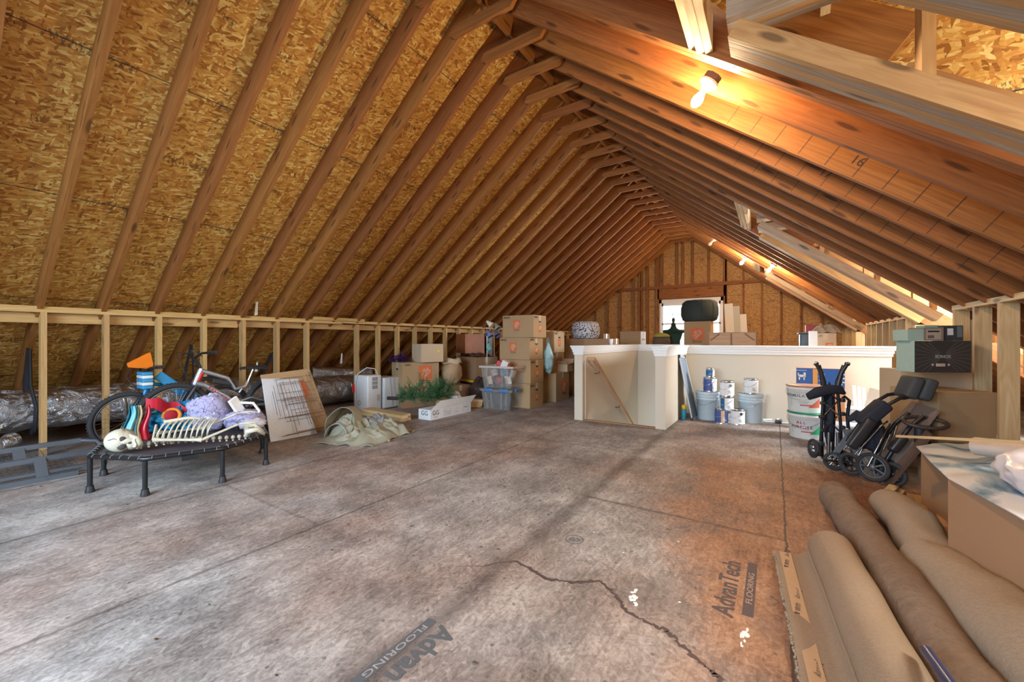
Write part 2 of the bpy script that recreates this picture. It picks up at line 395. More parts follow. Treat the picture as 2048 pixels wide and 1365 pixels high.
# ---- floor: subfloor panels with a stair opening
def floor_mat():
    k = NT('subfloor_panels'); k.dim = '2D'; co = k.coord('Object')
    sep = k.n('ShaderNodeSeparateXYZ'); k.l(co, sep.inputs[0]); x, y = sep.outputs[0], sep.outputs[1]
    # fine strands, random directions but leaning along the boards
    st = k.noise(k.mapping(co, (48, 8, 1), (0, 0, 0.12)), 1, 4, 0.65, 0.6)
    def strands(sc, st_, ang, seed):
        mp = k.n('ShaderNodeMapping', vector_type='TEXTURE'); k.l(wv, mp.inputs[0]); mp.inputs[1].default_value = (seed*3.3, seed*1.9, 0)
        mp.inputs[2].default_value = (0, 0, ang); mp.inputs[3].default_value = (1/sc, 1/(sc*st_), 1)
        v = k.n('ShaderNodeTexVoronoi', voronoi_dimensions='2D'); v.inputs['Scale'].default_value = 1; k.l(mp.outputs[0], v.inputs['Vector'])
        q = k.n('ShaderNodeSeparateColor'); k.l(v.outputs['Color'], q.inputs[0]); return q.outputs[0], q.outputs[1]
    wn_ = k.n('ShaderNodeTexNoise', noise_dimensions='2D'); wn_.inputs['Scale'].default_value = 7; k.l(co, wn_.inputs['Vector'])
    wa = k.n('ShaderNodeVectorMath', operation='MULTIPLY_ADD'); k.l(wn_.outputs['Color'], wa.inputs[0]); wa.inputs[1].default_value = (0.05,)*3; k.l(co, wa.inputs[2]); wv = wa.outputs[0]
    f1, g1 = strands(20, 3.2, 1.45, 1); f2, g2 = strands(26, 3.6, 0.7, 2); f3, g3 = strands(24, 3.4, 2.3, 3)
    m1 = k.n('ShaderNodeMix'); k.l(k.math('GREATER_THAN', g2, 0.6), m1.inputs[0]); k.l(f1, m1.inputs[2]); k.l(f2, m1.inputs[3])
    m2 = k.n('ShaderNodeMix'); k.l(k.math('GREATER_THAN', g3, 0.65), m2.inputs[0]); k.l(m1.outputs[0], m2.inputs[2]); k.l(f3, m2.inputs[3])
    st3 = k.noise(co, 70, 4, 0.7); st4 = k.noise(co, 2.6, 5, 0.65)
    s = k.math('ADD', k.math('ADD', k.math('MULTIPLY', m2.outputs[0], 0.095), k.math('MULTIPLY', st4, 0.405)), k.math('ADD', k.math('MULTIPLY', st, 0.24), k.math('MULTIPLY', st3, 0.26)))
    orange_tone = k.ramp(s, [(0.36, (0.13, 0.045, 0.015)), (0.5, (0.27, 0.105, 0.038)), (0.64, (0.42, 0.20, 0.09))])
    dusty = k.ramp(s, [(0.36, (0.14, 0.128, 0.12)), (0.5, (0.30, 0.278, 0.262)), (0.64, (0.50, 0.475, 0.45))])
    # floor turns more orange in the lane beside the carpet rolls
    wob = k.noise(co, 1.3, 4, 0.6)
    e = k.math('ADD', k.math('ADD', x, k.math('MULTIPLY', k.math('SUBTRACT', y, 1.4), 0.20)), k.math('MULTIPLY', k.math('SUBTRACT', wob, 0.5), 1.0))
    lane = k.n('ShaderNodeMapRange', interpolation_type='SMOOTHSTEP'); k.l(e, lane.inputs[0]); lane.inputs[1].default_value = -0.55; lane.inputs[2].default_value = 0.12
    ylane = k.n('ShaderNodeMapRange', interpolation_type='SMOOTHSTEP'); k.l(k.math('ADD', y, k.math('MULTIPLY', wob, 0.5)), ylane.inputs[0])
    ylane.inputs[1].default_value = 4.7; ylane.inputs[2].default_value = 4.2
    patch = k.ramp(k.noise(co, 0.55, 3, 0.55), [(0.42, (0.05,)*3), (0.66, (0.55,)*3)])
    f = k.math('MAXIMUM', k.math('MULTIPLY', lane.outputs[0], k.math('MULTIPLY', ylane.outputs[0], 0.85)), k.math('MULTIPLY', patch, 0.75))
    c = k.mix(f, dusty, orange_tone)
    # grime smears
    gr = k.ramp(k.noise(k.mapping(co, (1.6, 0.8, 1), (0, 0, 0.3)), 2.6, 5, 0.65), [(0.50, (0,)*3), (0.75, (0.5,)*3)])
    c = k.mix(gr, c, (0.13, 0.11, 0.10))
    # scattered dark scuffs and small nail dots
    v = k.n('ShaderNodeTexVoronoi', voronoi_dimensions='2D'); v.inputs['Scale'].default_value = 4.2; k.l(co, v.inputs['Vector'])
    dot = k.math('MULTIPLY', k.math('LESS_THAN', v.outputs['Distance'], 0.028), 0.55)
    c = k.mix(dot, c, (0.05, 0.045, 0.045))
    # panel joints
    jit = k.math('MULTIPLY', k.math('SUBTRACT', k.noise(co, 14, 2), 0.5), 0.02)
    def line(coord, pos, w, soft, op=None):
        d = k.math('ABSOLUTE', k.math('SUBTRACT', k.math('ADD', coord, jit), pos))
        m = k.n('ShaderNodeMapRange'); k.l(d, m.inputs[0]); m.inputs[1].default_value = w; m.inputs[2].default_value = w+soft
        m.inputs[3].default_value = 1; m.inputs[4].default_value = 0; return m.outputs[0]
    for pos, w, soft, a in ((0.048, 0.003, 0.004, 0.85), (-1.055, 0.012, 0.07, 0.5), (-2.15, 0.003, 0.012, 0.55), (-3.32, 0.003, 0.02, 0.5), (-4.45, 0.003, 0.02, 0.5)):
        c = k.mix(k.math('MULTIPLY', line(x, pos, w, soft), a), c, (0.045, 0.03, 0.025))
    def seg(lo, hi): return k.math('MULTIPLY', k.math('GREATER_THAN', x, lo), k.math('LESS_THAN', x, hi))
    for pos, lo, hi, a in ((2.535, -1.06, 0.05, 0.6), (3.75, -2.15, -1.06, 0.45), (1.32, -3.32, -2.15, 0.3), (4.86, -1.06, 1.3, 0.3)):
        c = k.mix(k.math('MULTIPLY', k.math('MULTIPLY', line(y, pos, 0.003, 0.016), seg(lo, hi)), a), c, (0.05, 0.035, 0.03))
    k.col(c); k.bump(s, 0.5, 0.006)
    return k.done(0.62, 0, 0.4)
M_FLOOR = floor_mat()
WX0, WX1, WY0, WY1 = -2.10, -1.19, 5.0, 7.45     # stair opening
fm = MB(); T = 0.03
for x0, x1, y0, y1 in ((XL_E-0.5, WX0, YB, YG), (WX1, XR_E+0.5, YB, YG), (WX0, WX1, YB, WY0), (WX0, WX1, WY1, YG)):
    fm.bb(x0, x1, y0, y1, -T, 0)
floor = struct('floor', fm, M_FLOOR)

# floor marks: mill stamps, water edge, dried compound
M_INK = plain('faded_mill_ink', (0.085, 0.06, 0.06), 0.7, var=0.2, scale=90)
M_INK2 = plain('faded_grey_ink', (0.10, 0.10, 0.105), 0.7, var=0.2, scale=90)
M_WTR = plain('dark_water_stain', (0.085, 0.055, 0.05), 0.6, var=0.35, scale=60)
M_CMP = plain('dried_white_compound', (0.75, 0.73, 0.70), 0.8)
writing('floor_stamp', 'AdvanTech', (-0.165, 1.94, 0.001), (0, 0, math.pi/2), 0.105, M_INK, floor, 0.0002, bold=0.002, sx=0.93)
bar_ = MB().bb(-0.105, -0.068, 1.76, 2.19, 0.0002, 0.0012).build('floor_stamp_bar', M_INK, floor)
writing('floor_stamp_word', 'FLOORING', (-0.086, 1.97, 0.0014), (0, 0, math.pi/2), 0.032, plain('bare_board', (0.36, 0.22, 0.15)), floor, 0.0002, sx=1.6)
writing('floor_stamp', 'AdvanTech', (-0.985, 0.86, 0.001), (0, 0, -math.pi/2), 0.115, M_INK2, floor, 0.0002, bold=0.003, sx=0.9)
MB().bb(-1.085, -1.045, 0.60, 1.10, 0.0002, 0.0012).build('floor_stamp_bar', M_INK2, floor)
writing('floor_stamp_word', 'FLOORING', (-1.065, 0.93, 0.0014), (0, 0, -math.pi/2), 0.034, plain('bare_board_grey', (0.36, 0.31, 0.28)), floor, 0.0002, sx=1.6)
c0 = fl(1149, 1080); MB().ring((c0.x, c0.y, 0.001), 0.045, 0.0018, n=28, seg=4).build('floor_stamp_ring', M_INK2, floor)
writing('floor_stamp_word', 'G5', (c0.x, c0.y, 0.001), (0, 0, 0.4), 0.05, M_INK2, floor, 0.0002)
pts = [(905,1135),(965,1132),(1030,1122),(1062,1140),(1095,1160),(1150,1166),(1198,1164),(1222,1180),(1240,1205),(1262,1228),(1292,1244),(1330,1262),(1352,1280),(1378,1306),(1405,1330),(1430,1350),(1450,1375)]
W = [fl(a, b, 0.0006) for a, b in pts]; P2 = []
for a, b in zip(W, W[1:]):
    for i in range(7): P2.append(a.lerp(b, i/7)+Vector((random.uniform(-1,1)*0.006, random.uniform(-1,1)*0.006, 0)))
wm = MB(); L, R = [], []
for i, p in enumerate(P2):
    q = P2[min(i+1, len(P2)-1)]-P2[max(i-1, 0)]; nn = Vector((-q.y, q.x, 0)).normalized(); f = min(1, i/20)
    L.append(p+nn*random.uniform(0.003, 0.015)*f); R.append(p-nn*random.uniform(0.002, 0.011)*f)
for i in range(len(P2)-1): wm.add([L[i], L[i+1], R[i+1], R[i]], [(0,1,2,3)])
wm.build('water_stain', M_WTR, floor)
for name, c, n, s, sc in (('compound_smear', (1268,1200), 16, 0.035, (12,24)), ('compound_smear', (1487,1270), 14, 0.035, (14,22))):
    m = MB()
    for i in range(n):
        p = fl(c[0]+random.gauss(0,1)*sc[0]*0.45, c[1]+random.gauss(0,1)*sc[1]*0.45)
        m.ell((p.x, p.y, 0.0), (random.uniform(0.003,0.011), random.uniform(0.004,0.014), 0.0015), nu=7, nv=4)
    m.build(name, M_CMP, floor)
m = MB()
for c in ((1188,1065),(1247,1106),(1357,1084),(1359,1205),(1180,1000)):
    p = fl(*c); m.ell((p.x, p.y, 0), (0.006, 0.005, 0.001), nu=7, nv=4)
m.build('compound_drip', M_CMP, floor)

# ---- roof sheathing
M_GREYW = wood('weathered_pine', (0.44, 0.35, 0.25), (0.30, 0.22, 0.15), 0.4)
M_PALE2 = wood('orange_pine', (0.50, 0.29, 0.12), (0.38, 0.19, 0.07), 0.5)
def slope_quad(mb, side, xa, xb, y0, y1, t=0.012, off=OFFV):
    """strip of sheathing between x=xa..xb (towards ridge) and y0..y1"""
    def P(x, y, o): return Vector((x, y, zroof(x)+off+o))
    P8 = [P(xa,y0,0),P(xb,y0,0),P(xb,y1,0),P(xa,y1,0),P(xa,y0,t),P(xb,y0,t),P(xb,y1,t),P(xa,y1,t)]
    Ls = lambda x: abs(x-XR)/math.cos(TH)
    fs = [(0,3,2,1),(4,5,6,7),(0,1,5,4),(1,2,6,5),(2,3,7,6),(3,0,4,7)]
    uvs = [[(P8[j].y, Ls(P8[j].x)) for j in f] for f in fs]
    mb.add(P8, fs, uvs)
m = MB(); slope_quad(m, -1, XL_E-0.45, XR, YB, YG)
struct('ceiling_left', m, M_OSB)
HX = -0.33                       # dormer header line
m = MB(); DX = 2.42              # dormer front wall
ys = [YB]
for a, b in DORMERS: ys += [a-0.03, b+0.03]
ys.append(YG)
for i in range(0, len(ys), 2): slope_quad(m, 1, XR, XR_E+0.45, ys[i], ys[i+1])
for a, b in DORMERS:
    slope_quad(m, 1, XR, HX, a-0.03, b+0.03); slope_quad(m, 1, DX, XR_E+0.45, a-0.03, b+0.03)
struct('ceiling_right', m, M_OSB)

# ---- ridge board
m = MB(); m.bb(XR-0.019, XR+0.019, YB, YG-0.02, ZR-0.05, ZR+OFFV-0.02, axis=1)
o = m.build('ridge_board', M_RAFTER); tag(o, 'long ridge board running along the peak between both rows of rafters', 'ridge board')

def rafter(side, y, x_hi=None, x_lo=None, w=0.038, depth=RD, drop=0.0, mat=None):
    """one rafter: polygon in the cross section, extruded along y"""
    off = depth/math.cos(TH)
    xe = (XL_E if side < 0 else XR_E) if x_lo is None else x_lo
    xh = (XR+side*0.02) if x_hi is None else x_hi
    pts = [(xe, zroof(xe)), (xh, zroof(xh)), (xh, zroof(xh)+off), (xe, zroof(xe)+off)]
    pts = [(x, z-drop) for x, z in pts]
    P = [Vector((x, yy, z)) for yy in (y-w/2, y+w/2) for x, z in pts]
    P8 = [P[0],P[1],P[5],P[4],P[3],P[2],P[6],P[7]]
    mb = MB(); mb.hexa(P8, 0); return mb
RY0 = 0.735; RS = 0.4064
nL = 0
kmax = int((YG-0.1-RY0)/RS)
for k in range(-2, kmax+1):
    y = RY0+RS*k
    o = rafter(-1, y).build('rafter', M_RAFTER)
    if k < 0: lab = 'rafter of the long slope above the bikes, partly cut by the photo edge'
    else: lab = f'{ORD[k]} brown rafter of the long slope above the bikes, counting from the photo\'s left edge'
    if k < 0: lab = ('outermost' if k == -2 else 'second-outermost')+' rafter at the top left corner of the photo'
    tag(o, lab, 'rafter', 'rafters on the slope above the bikes')
# right slope: common rafters, jack rafters over dormers, doubled trimmers
RRY = RY0+0.04
kk = 0
for k in range(-2, kmax+1):
    y = RRY+RS*k
    if y < 0.6: continue
    d = [i for i, (a, b) in enumerate(DORMERS) if a-0.06 < y < b+0.06]
    kk += 1
    if d:
        if not (DORMERS[d[0]][0]+0.05 < y < DORMERS[d[0]][1]-0.05): continue
        o = rafter(1, y, x_lo=HX-0.07).build('jack_rafter', M_RAFTER)
        tag(o, f'short {("first","second","third","fourth")[int((y-DORMERS[d[0]][0])/RS)]} rafter above the {("near","middle","far")[d[0]]} dormer header', 'rafter', 'short rafters over the dormer headers')
    else:
        o = rafter(1, y).build('rafter', M_RAFTER)
        tag(o, f'{ORD[kk-1]} orange brown rafter of the bulb side slope, counting from the camera', 'rafter', 'rafters on the bulb side slope')
        if 3.0 < y < 4.3:
            pm = MB(); n0 = random.random()*0.1
            for j in range(13):
                x = -0.30+n0+j*0.135; z = zroof(x)
                a = Vector((x, y-0.0195, z+0.012)); b = a+Vector((math.sin(TH)*0.15, 0, math.cos(TH)*0.15))
                pm.bar(a, b, 0.004, 0.0008, up=(0,1,0))
            pm.build('pencil_marks', plain('pencil_line', (0.06,0.03,0.02), 0.8), o)
            if y < 3.9: writing('pencil_number', '16' if y < 3.4 else '17', (0.42 if y < 3.4 else 0.30, y-0.0200, zroof(0.42 if y < 3.4 else 0.30)+0.12), (math.pi/2, TH, 0), 0.075, plain('pencil_line', (0.06,0.03,0.02), 0.8), o)
DN = ('near', 'middle', 'far')
for i, (a, b) in enumerate(DORMERS):
    for s, y in ((-1, a), (1, b)):
        m = rafter(1, y); m2 = rafter(1, y+s*0.041); m.add(m2.v, m2.f, m2.uv)
        tag(m.build('trimmer_rafter', M_RAFTER), f'doubled brown trimmer rafter on the {("nearer","farther")[s > 0]} side of the {DN[i]} dormer opening', 'rafter', 'doubled trimmers beside the dormers')
    # three-ply header
    h = thing('dormer_header', f'three-ply timber header across the top of the {DN[i]} dormer opening', 'header', (0,0,0), group='dormer headers')
    for j in range(3):
        x = HX-0.045+j*0.041
        zc = (0.012, 0.0, 0.016)[j]; MB().bar((x, a+0.02, zroof(x)+0.09+zc), (x, b-0.02-j*0.006, zroof(x)+0.09+zc), 0.036, 0.19, up=(0,0,1)).build('ply', M_PALE, h)
    # dormer cheek walls: four-ply sloping sill, four-ply level beam, studs, sheathing
    XA = -0.15; zt = zroof(XA)+0.008
    for s, y in ((-1, a), (1, b)):
        ye = y-s*0.25                      # outer face of the plies
        w = bpy.data.objects.new('wall_dormer_cheek', None); COL.objects.link(w); w['kind'] = 'structure'
        for j in range(4):
            yc = ye-s*(0.019+j*0.0385)
            A = Vector((XA, yc, zroof(XA)-0.045)); B = Vector((KR+0.02, yc, zroof(KR+0.02)-0.045))
            MB().bar(A, B, 0.037, 0.078, up=(0.6,0,0.8)).build('sloping_ply', M_GREYW if j in (0, 2) else M_PALE2, w)
            xb = XA-0.03; MB().bar((xb, yc, zt+0.04), (DX, yc, zt+0.04), 0.037, 0.085).build('level_ply', M_GREYW if j != 1 else M_PALE2, w)
        for x in (0.47, 0.88, 1.29, 1.70, 2.11, 2.36):
            z0 = max(zroof(x), 0.02)
            if zt-z0 > 0.03: MB().bb(x-0.019, x+0.019, min(ye, ye-s*0.09), max(ye, ye-s*0.09), z0, zt, axis=2).build('stud', M_PALE2, w)
        yc = y-s*0.02; sh = MB(); Mx = Matrix(((1,0,0,0),(0,0,1,0),(0,1,0,0),(0,0,0,1)))
        sh.prism([(XA-0.2, zroof(XA-0.2)+OFFV-0.01), (DX+0.05, zroof(DX)+OFFV-0.03), (DX+0.05, zt+0.35), (XA-0.2, zt+0.35)], y+s*0.075-0.006, y+s*0.075+0.006, M=Mx)
        sh.build('sheathing', M_OSB, w)
        yp = y+s*0.045
        MB().bar((XA-0.3, yp, zroof(XA-0.3)+OFFV+0.15), (0.47, yp, zroof(0.47)+OFFV+0.15), 0.036, 0.235).build('blocking_plank', M_RAFTER, w)
        MB().bar((0.47, yp, zroof(0.47)+OFFV+0.03), (DX, yp, zroof(DX)+OFFV+0.03), 0.036, 0.07).build('blocking_plank', M_PALE2, w)
    zt += 0.12
    # dormer gable roof
    yc = (a+b)/2; zr = 2.66; hr = 0.55; r = MB()
    for s in (-1, 1):
        xv = lambda z: XR+(ZR+OFFV+0.012-z)/M_
        P = [Vector((x, yc+s*(0 if q else 0.75), zr+(hr if q else -0.07)+o_)) for o_ in (0, 0.012) for x, q in ((xv(zr-0.07),0),(DX+0.3,0),(DX+0.3,1),(xv(zr+hr),1))]
        r.hexa(P)
    struct('ceiling_dormer', r, M_OSB)
    dr = bpy.data.objects.new('trim_dormer_rafters', None); COL.objects.link(dr); dr['kind'] = 'structure'
    for x in (0.2, 0.6, 1.0, 1.4, 1.8, 2.2):
        for s in (-1, 1):
            MB().bar((x, yc+s*0.66, zr-0.04), (x, yc+s*0.01, zr+hr-0.06), 0.038, 0.09).build('dormer_rafter', M_PALE, dr)
    # dormer front wall with window
    f = MB(); wz0, wz1, wy = 1.15, 2.20, 0.40
    f.bb(DX, DX+0.09, a-0.1, yc-wy, zroof(DX), 2.6); f.bb(DX, DX+0.09, yc+wy, b+0.1, zroof(DX), 2.6)
    f.bb(DX, DX+0.09, yc-wy, yc+wy, 0.3, wz0); f.bb(DX, DX+0.09, yc-wy, yc+wy, wz1, 3.1)
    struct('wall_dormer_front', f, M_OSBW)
    wn = bpy.data.objects.new(f'window_{i+2}', None); COL.objects.link(wn); wn['kind'] = 'structure'
    g = MB(); x0 = DX+0.03
    for q in (-1, 1): g.bb(x0, x0+0.05, yc+q*(wy-0.02)-0.02, yc+q*(wy-0.02)+0.02, wz0, wz1)
    for z in (wz0+0.02, (wz0+wz1)/2, wz1-0.02): g.bb(x0, x0+0.05, yc-wy, yc+wy, z-0.02, z+0.02)
    g.build('sash', M_WHITE, wn)
    MB().bb(x0+0.02, x0+0.025, yc-wy+0.03, yc+wy-0.03, wz0+0.03, wz1-0.03).build('pane', glass('window_glass', (0.9,0.95,0.95), 0.02, 0.06), wn)

# ---- collar ties near the peak
j = 0
for k in range(4, kmax+1):
    y = RY0+RS*k-0.04
    m = MB(); ju = random.uniform(-0.03, 0.03)
    zb = 1.036+2.68
    m.prism([(-2.41+ju, zb+0.02), (-2.37+ju, zb), (-1.76+ju, zb), (-1.69+ju, zb+0.09), (-2.38+ju, zb+0.09)], y-0.019, y+0.019, M=Matrix(((1,0,0,0),(0,0,1,0),(0,1,0,0),(0,0,0,1))))
    tag(m.build('collar_tie', M_RAFTER), f'{ORD[j]} short collar tie under the ridge, counting from the camera', 'collar tie', 'short collar ties under the ridge'); j += 1

# ---- knee walls
def stud(mb, x, y, z0, z1, dx=0.089, dy=0.038): return mb.bb(x-dx/2, x+dx/2, y-dy/2, y+dy/2, z0, z1, axis=2)
wl = bpy.data.objects.new('wall_left', None); COL.objects.link(wl); wl['kind'] = 'structure'
MB().bb(KL-0.09, KL, YB, 3.72, KZ-0.058, KZ-0.004, axis=1).build('top_plate', M_STUD, wl)
MB().bb(KL-0.09, KL, 3.72, YG-0.05, KZ-0.045, KZ-0.004, axis=1).build('top_plate', M_STUD, wl)
MB().bb(KL-0.004, KL+0.034, 3.25, 4.1, KZ-0.014, KZ+0.03, axis=1).build('splice_block', M_STUD, wl)
MB().bb(KL-0.135, KL-0.094, YB, 2.35, KZ-0.150, KZ-0.060, axis=1).build('back_rail', M_STUD, wl)
MB().bb(KL-0.135, KL-0.094, 2.36, 6.4, KZ-0.140, KZ-0.060, axis=1).build('back_rail', M_STUD, wl)
MB().bb(KL-0.135, KL-0.094, 6.42, YG-0.1, KZ-0.140, KZ-0.060, axis=1).build('back_rail', M_STUD, wl)
ks = [0.756+RS*k for k in range(-3, 29) if 0.756+RS*k < YG-0.1]
ks[ks.index([q for q in ks if abs(q-3.60) < 0.1][0])] = None if False else 3.65+0.0
for q in ks:
    if abs(q-3.65) < 0.01: continue
    stud(MB(), KL-0.045, q, 0, KZ-0.058).build('stud', M_STUD, wl)
wr = bpy.data.objects.new('wall_right', None); COL.objects.link(wr); wr['kind'] = 'structure'
for y0, y1 in ((YB, 1.02), (2.50, 5.12), (6.60, 9.17), (10.66, YG-0.05)):
    MB().bb(KR, KR+0.11, y0, y1, KZ-0.045, KZ-0.004, axis=1).build('top_plate', M_PALE, wr)
    n = max(2, int((y1-y0)/RS))
    for j in range(n+1):
        y = y0+0.03+(y1-y0-0.06)*j/n
        stud(MB(), KR+0.05, y, 0, KZ-0.045, dx=0.095).build('stud', M_PALE, wr)
    MB().bb(KR, KR+0.10, y0, y1, 0, 0.038, axis=1).build('bottom_plate', M_PALE, wr)
for a, b in DORMERS[1:]:
    for y in (a-0.105, b+0.025):
        for j in range(3):
            stud(MB(), KR+0.045+0.07, y+j*0.04-0.02, 0, zroof(KR+0.115)-0.01, dx=0.14).build('post', M_PALE, wr)

# ---- far gable wall
wb = bpy.data.objects.new('wall_back', None); COL.objects.link(wb); wb['kind'] = 'structure'
GX0, GX1, GZ0, GZ1 = -2.80, -1.16, 0.80, 2.22
Mx = Matrix(((1,0,0,0),(0,0,1,0),(0,1,0,0),(0,0,0,1)))
g = MB(); y0, y1 = YG, YG+0.012
zf = lambda x: zroof(x)+OFFV
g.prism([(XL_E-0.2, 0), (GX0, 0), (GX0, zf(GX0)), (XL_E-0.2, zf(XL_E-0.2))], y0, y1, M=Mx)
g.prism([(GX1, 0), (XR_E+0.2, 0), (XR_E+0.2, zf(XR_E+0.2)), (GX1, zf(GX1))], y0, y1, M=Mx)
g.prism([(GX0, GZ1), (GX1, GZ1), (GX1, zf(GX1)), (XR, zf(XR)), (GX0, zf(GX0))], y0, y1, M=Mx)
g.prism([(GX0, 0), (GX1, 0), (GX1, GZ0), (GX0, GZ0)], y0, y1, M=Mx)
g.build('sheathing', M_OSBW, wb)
zpl = 2.58
MB().bb(-4.35, 0.15, YG-0.11, YG, zpl-0.045, zpl+0.04, axis=0).build('cross_plate', M_RAFTER, wb)
MB().bb(GX0-0.05, GX1+0.05, YG-0.09, YG, GZ1+0.02, zpl-0.05, axis=0).build('window_header', M_RAFTER, wb)
MB().bb(GX0-0.05, GX1+0.05, YG-0.09, YG, GZ0-0.05, GZ0, axis=0).build('window_sill_plate', M_RAFTER, wb)
for x in [XR+0.17+RS*k for k in range(-12, 12)]+[XR-0.08, GX0-0.07, GX0-0.03, GX1+0.03, GX1+0.07, GX0-0.5, GX0-0.56]:
    zt = zroof(x)
    if zt < 0.2: continue
    inwin = GX0-0.02 < x < GX1+0.02
    if zt > zpl+0.08: MB().bb(x-0.019, x+0.019, YG-0.09, YG, zpl+0.04, zt+0.1, axis=2).build('stud', M_RAFTER, wb)
    if not inwin: MB().bb(x-0.019, x+0.019, YG-0.09, YG, 0, min(zt+0.1, zpl-0.045), axis=2).build('stud', M_RAFTER, wb)
wn = bpy.data.objects.new('window_1', None); COL.objects.link(wn); wn['kind'] = 'structure'
g = MB(); y0 = YG-0.06; y1 = YG+0.02
g.bb(GX0, GX0+0.06, y0, y1, GZ0, GZ1); g.bb(GX1-0.06, GX1, y0, y1, GZ0, GZ1)
g.bb(GX0, GX1, y0, y1, GZ1-0.10, GZ1); g.bb(GX0, GX1, y0, y1, GZ0, GZ0+0.07)
g.build('window_frame', M_WHITE, wn)
xm = (GX0+GX1)/2; g = MB()
g.bb(GX0+0.06, GX1-0.06, y0+0.02, y1-0.01, 1.50, 1.545); g.bb(GX0+0.06, GX1-0.06, y0+0.02, y1-0.01, 2.04, 2.12)
g.bb(GX0+0.06, GX0+0.10, y0+0.02, y1-0.01, 0.87, 2.12); g.bb(GX1-0.10, GX1-0.06, y0+0.02, y1-0.01, 0.87, 2.12)
g.build('sash', M_WHITE, wn)
g = MB()
for j in range(1, 6): x = GX0+0.1+(GX1-GX0-0.2)*j/6; g.bb(x-0.009, x+0.009, y0+0.04, y0+0.05, 0.87, 2.12)
for z in (1.18, 1.80): g.bb(GX0+0.1, GX1-0.1, y0+0.04, y0+0.05, z-0.009, z+0.009)
g.build('muntins', M_WHITE, wn)
MB().bb(GX0+0.06, GX1-0.06, y0+0.052, y0+0.056, 0.87, 2.12).build('pane', MATS['window_glass'], wn)
# rear gable behind the camera with its own wide window
g = MB(); bx0, bx1, bz0, bz1 = -3.6, -0.4, 0.85, 2.65
g.prism([(XL_E-0.2, 0), (bx0, 0), (bx0, zf(bx0)), (XL_E-0.2, zf(XL_E-0.2))], YB-0.012, YB, M=Mx)
g.prism([(bx1, 0), (XR_E+0.2, 0), (XR_E+0.2, zf(XR_E+0.2)), (bx1, zf(bx1))], YB-0.012, YB, M=Mx)
g.prism([(bx0, bz1), (bx1, bz1), (bx1, zf(bx1)), (XR, zf(XR)), (bx0, zf(bx0))], YB-0.012, YB, M=Mx)
g.prism([(bx0, 0), (bx1, 0), (bx1, bz0), (bx0, bz0)], YB-0.012, YB, M=Mx)
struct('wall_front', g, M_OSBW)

# ---- half walls round the stair opening
HZ = 0.975; WT = 0.115; WZ = 0.90
hw = bpy.data.objects.new('wall_stair', None); COL.objects.link(hw); hw['kind'] = 'structure'
segs = [(-2.22, -2.105, 4.93, 7.56), (-2.105, -1.07, 7.45, 7.56), (-1.185, -1.07, 4.93, 7.45), (-1.07, 1.12, 6.25, 6.365)]
for x0, x1, y0, y1 in segs:
    MB().bb(x0, x1, y0, y1, 0.0, HZ-0.02).build('drywall', M_PAINT, hw)
m = MB()
m.bb(-2.106, -2.094, 5.01, 7.45, -1.3, 0.86); m.bb(-1.196, -1.184, 5.01, 7.45, -1.3, 0.86); m.bb(-2.095, -1.195, 7.438, 7.452, -1.3, 0.86)
m.build('stairwell_lining', M_PAINT, hw)
# wooden cap with stepped apron, mitred round the plan
def cap(mb, x0, x1, y0, y1):
    for e, za, zb in ((0.042, HZ-0.022, HZ), (0.030, HZ-0.05, HZ-0.022), (0.020, HZ-0.085, HZ-0.05), (0.011, HZ-0.118, HZ-0.085)):
        mb.bb(x0-e, x1+e, y0-e, y1+e, za, zb)
for i, (x0, x1, y0, y1) in enumerate(segs):
    m = MB(); cap(m, x0, x1, y0, y1)
    if i in (1, 3): pass
    struct(f'trim_{i+1}', m, M_WHITE)
# steps going down
st = bpy.data.objects.new('floor_steps', None); COL.objects.link(st); st['kind'] = 'structure'
for j in range(6):
    MB().bb(-2.1, -1.19, 5.0+j*0.26, 5.29+j*0.26, -0.23-j*0.19, -0.19-j*0.19).build('tread', M_TRIMW, st)
MB().bb(-2.10, -1.19, 4.955, 5.02, -0.03, 0.006, axis=0).build('nosing', M_TRIMW, st)
# handrail on the wall inside the stairwell
hr = thing('handrail', 'wooden handrail sloping down the stairwell wall on metal brackets', 'handrail', (0,0,0))
M_RAIL = wood('handrail_wood', (0.62,0.38,0.22), (0.46,0.26,0.14), 0.0)
a = Vector((-2.02, 5.10, 0.80)); b = Vector((-2.02, 6.9, -0.42))
MB().bar(a, b, 0.045, 0.055).build('rail', M_RAIL, hr, bevel=0.01)
MB().bar(a+Vector((-0.085,0.0,-0.005)), a+Vector((0.02,0.0,-0.005)), 0.055, 0.05).build('rail_return', M_RAIL, hr, bevel=0.006)
for t in (0.12, 0.6):
    p = a.lerp(b, t); MB().tube([p+Vector((0,0,-0.03)), p+Vector((-0.01,0,-0.06)), p+Vector((-0.08,0,-0.07))], 0.006, 6).build('bracket', plain('bronze_metal', (0.10,0.06,0.04), 0.4, 0.8), hr)

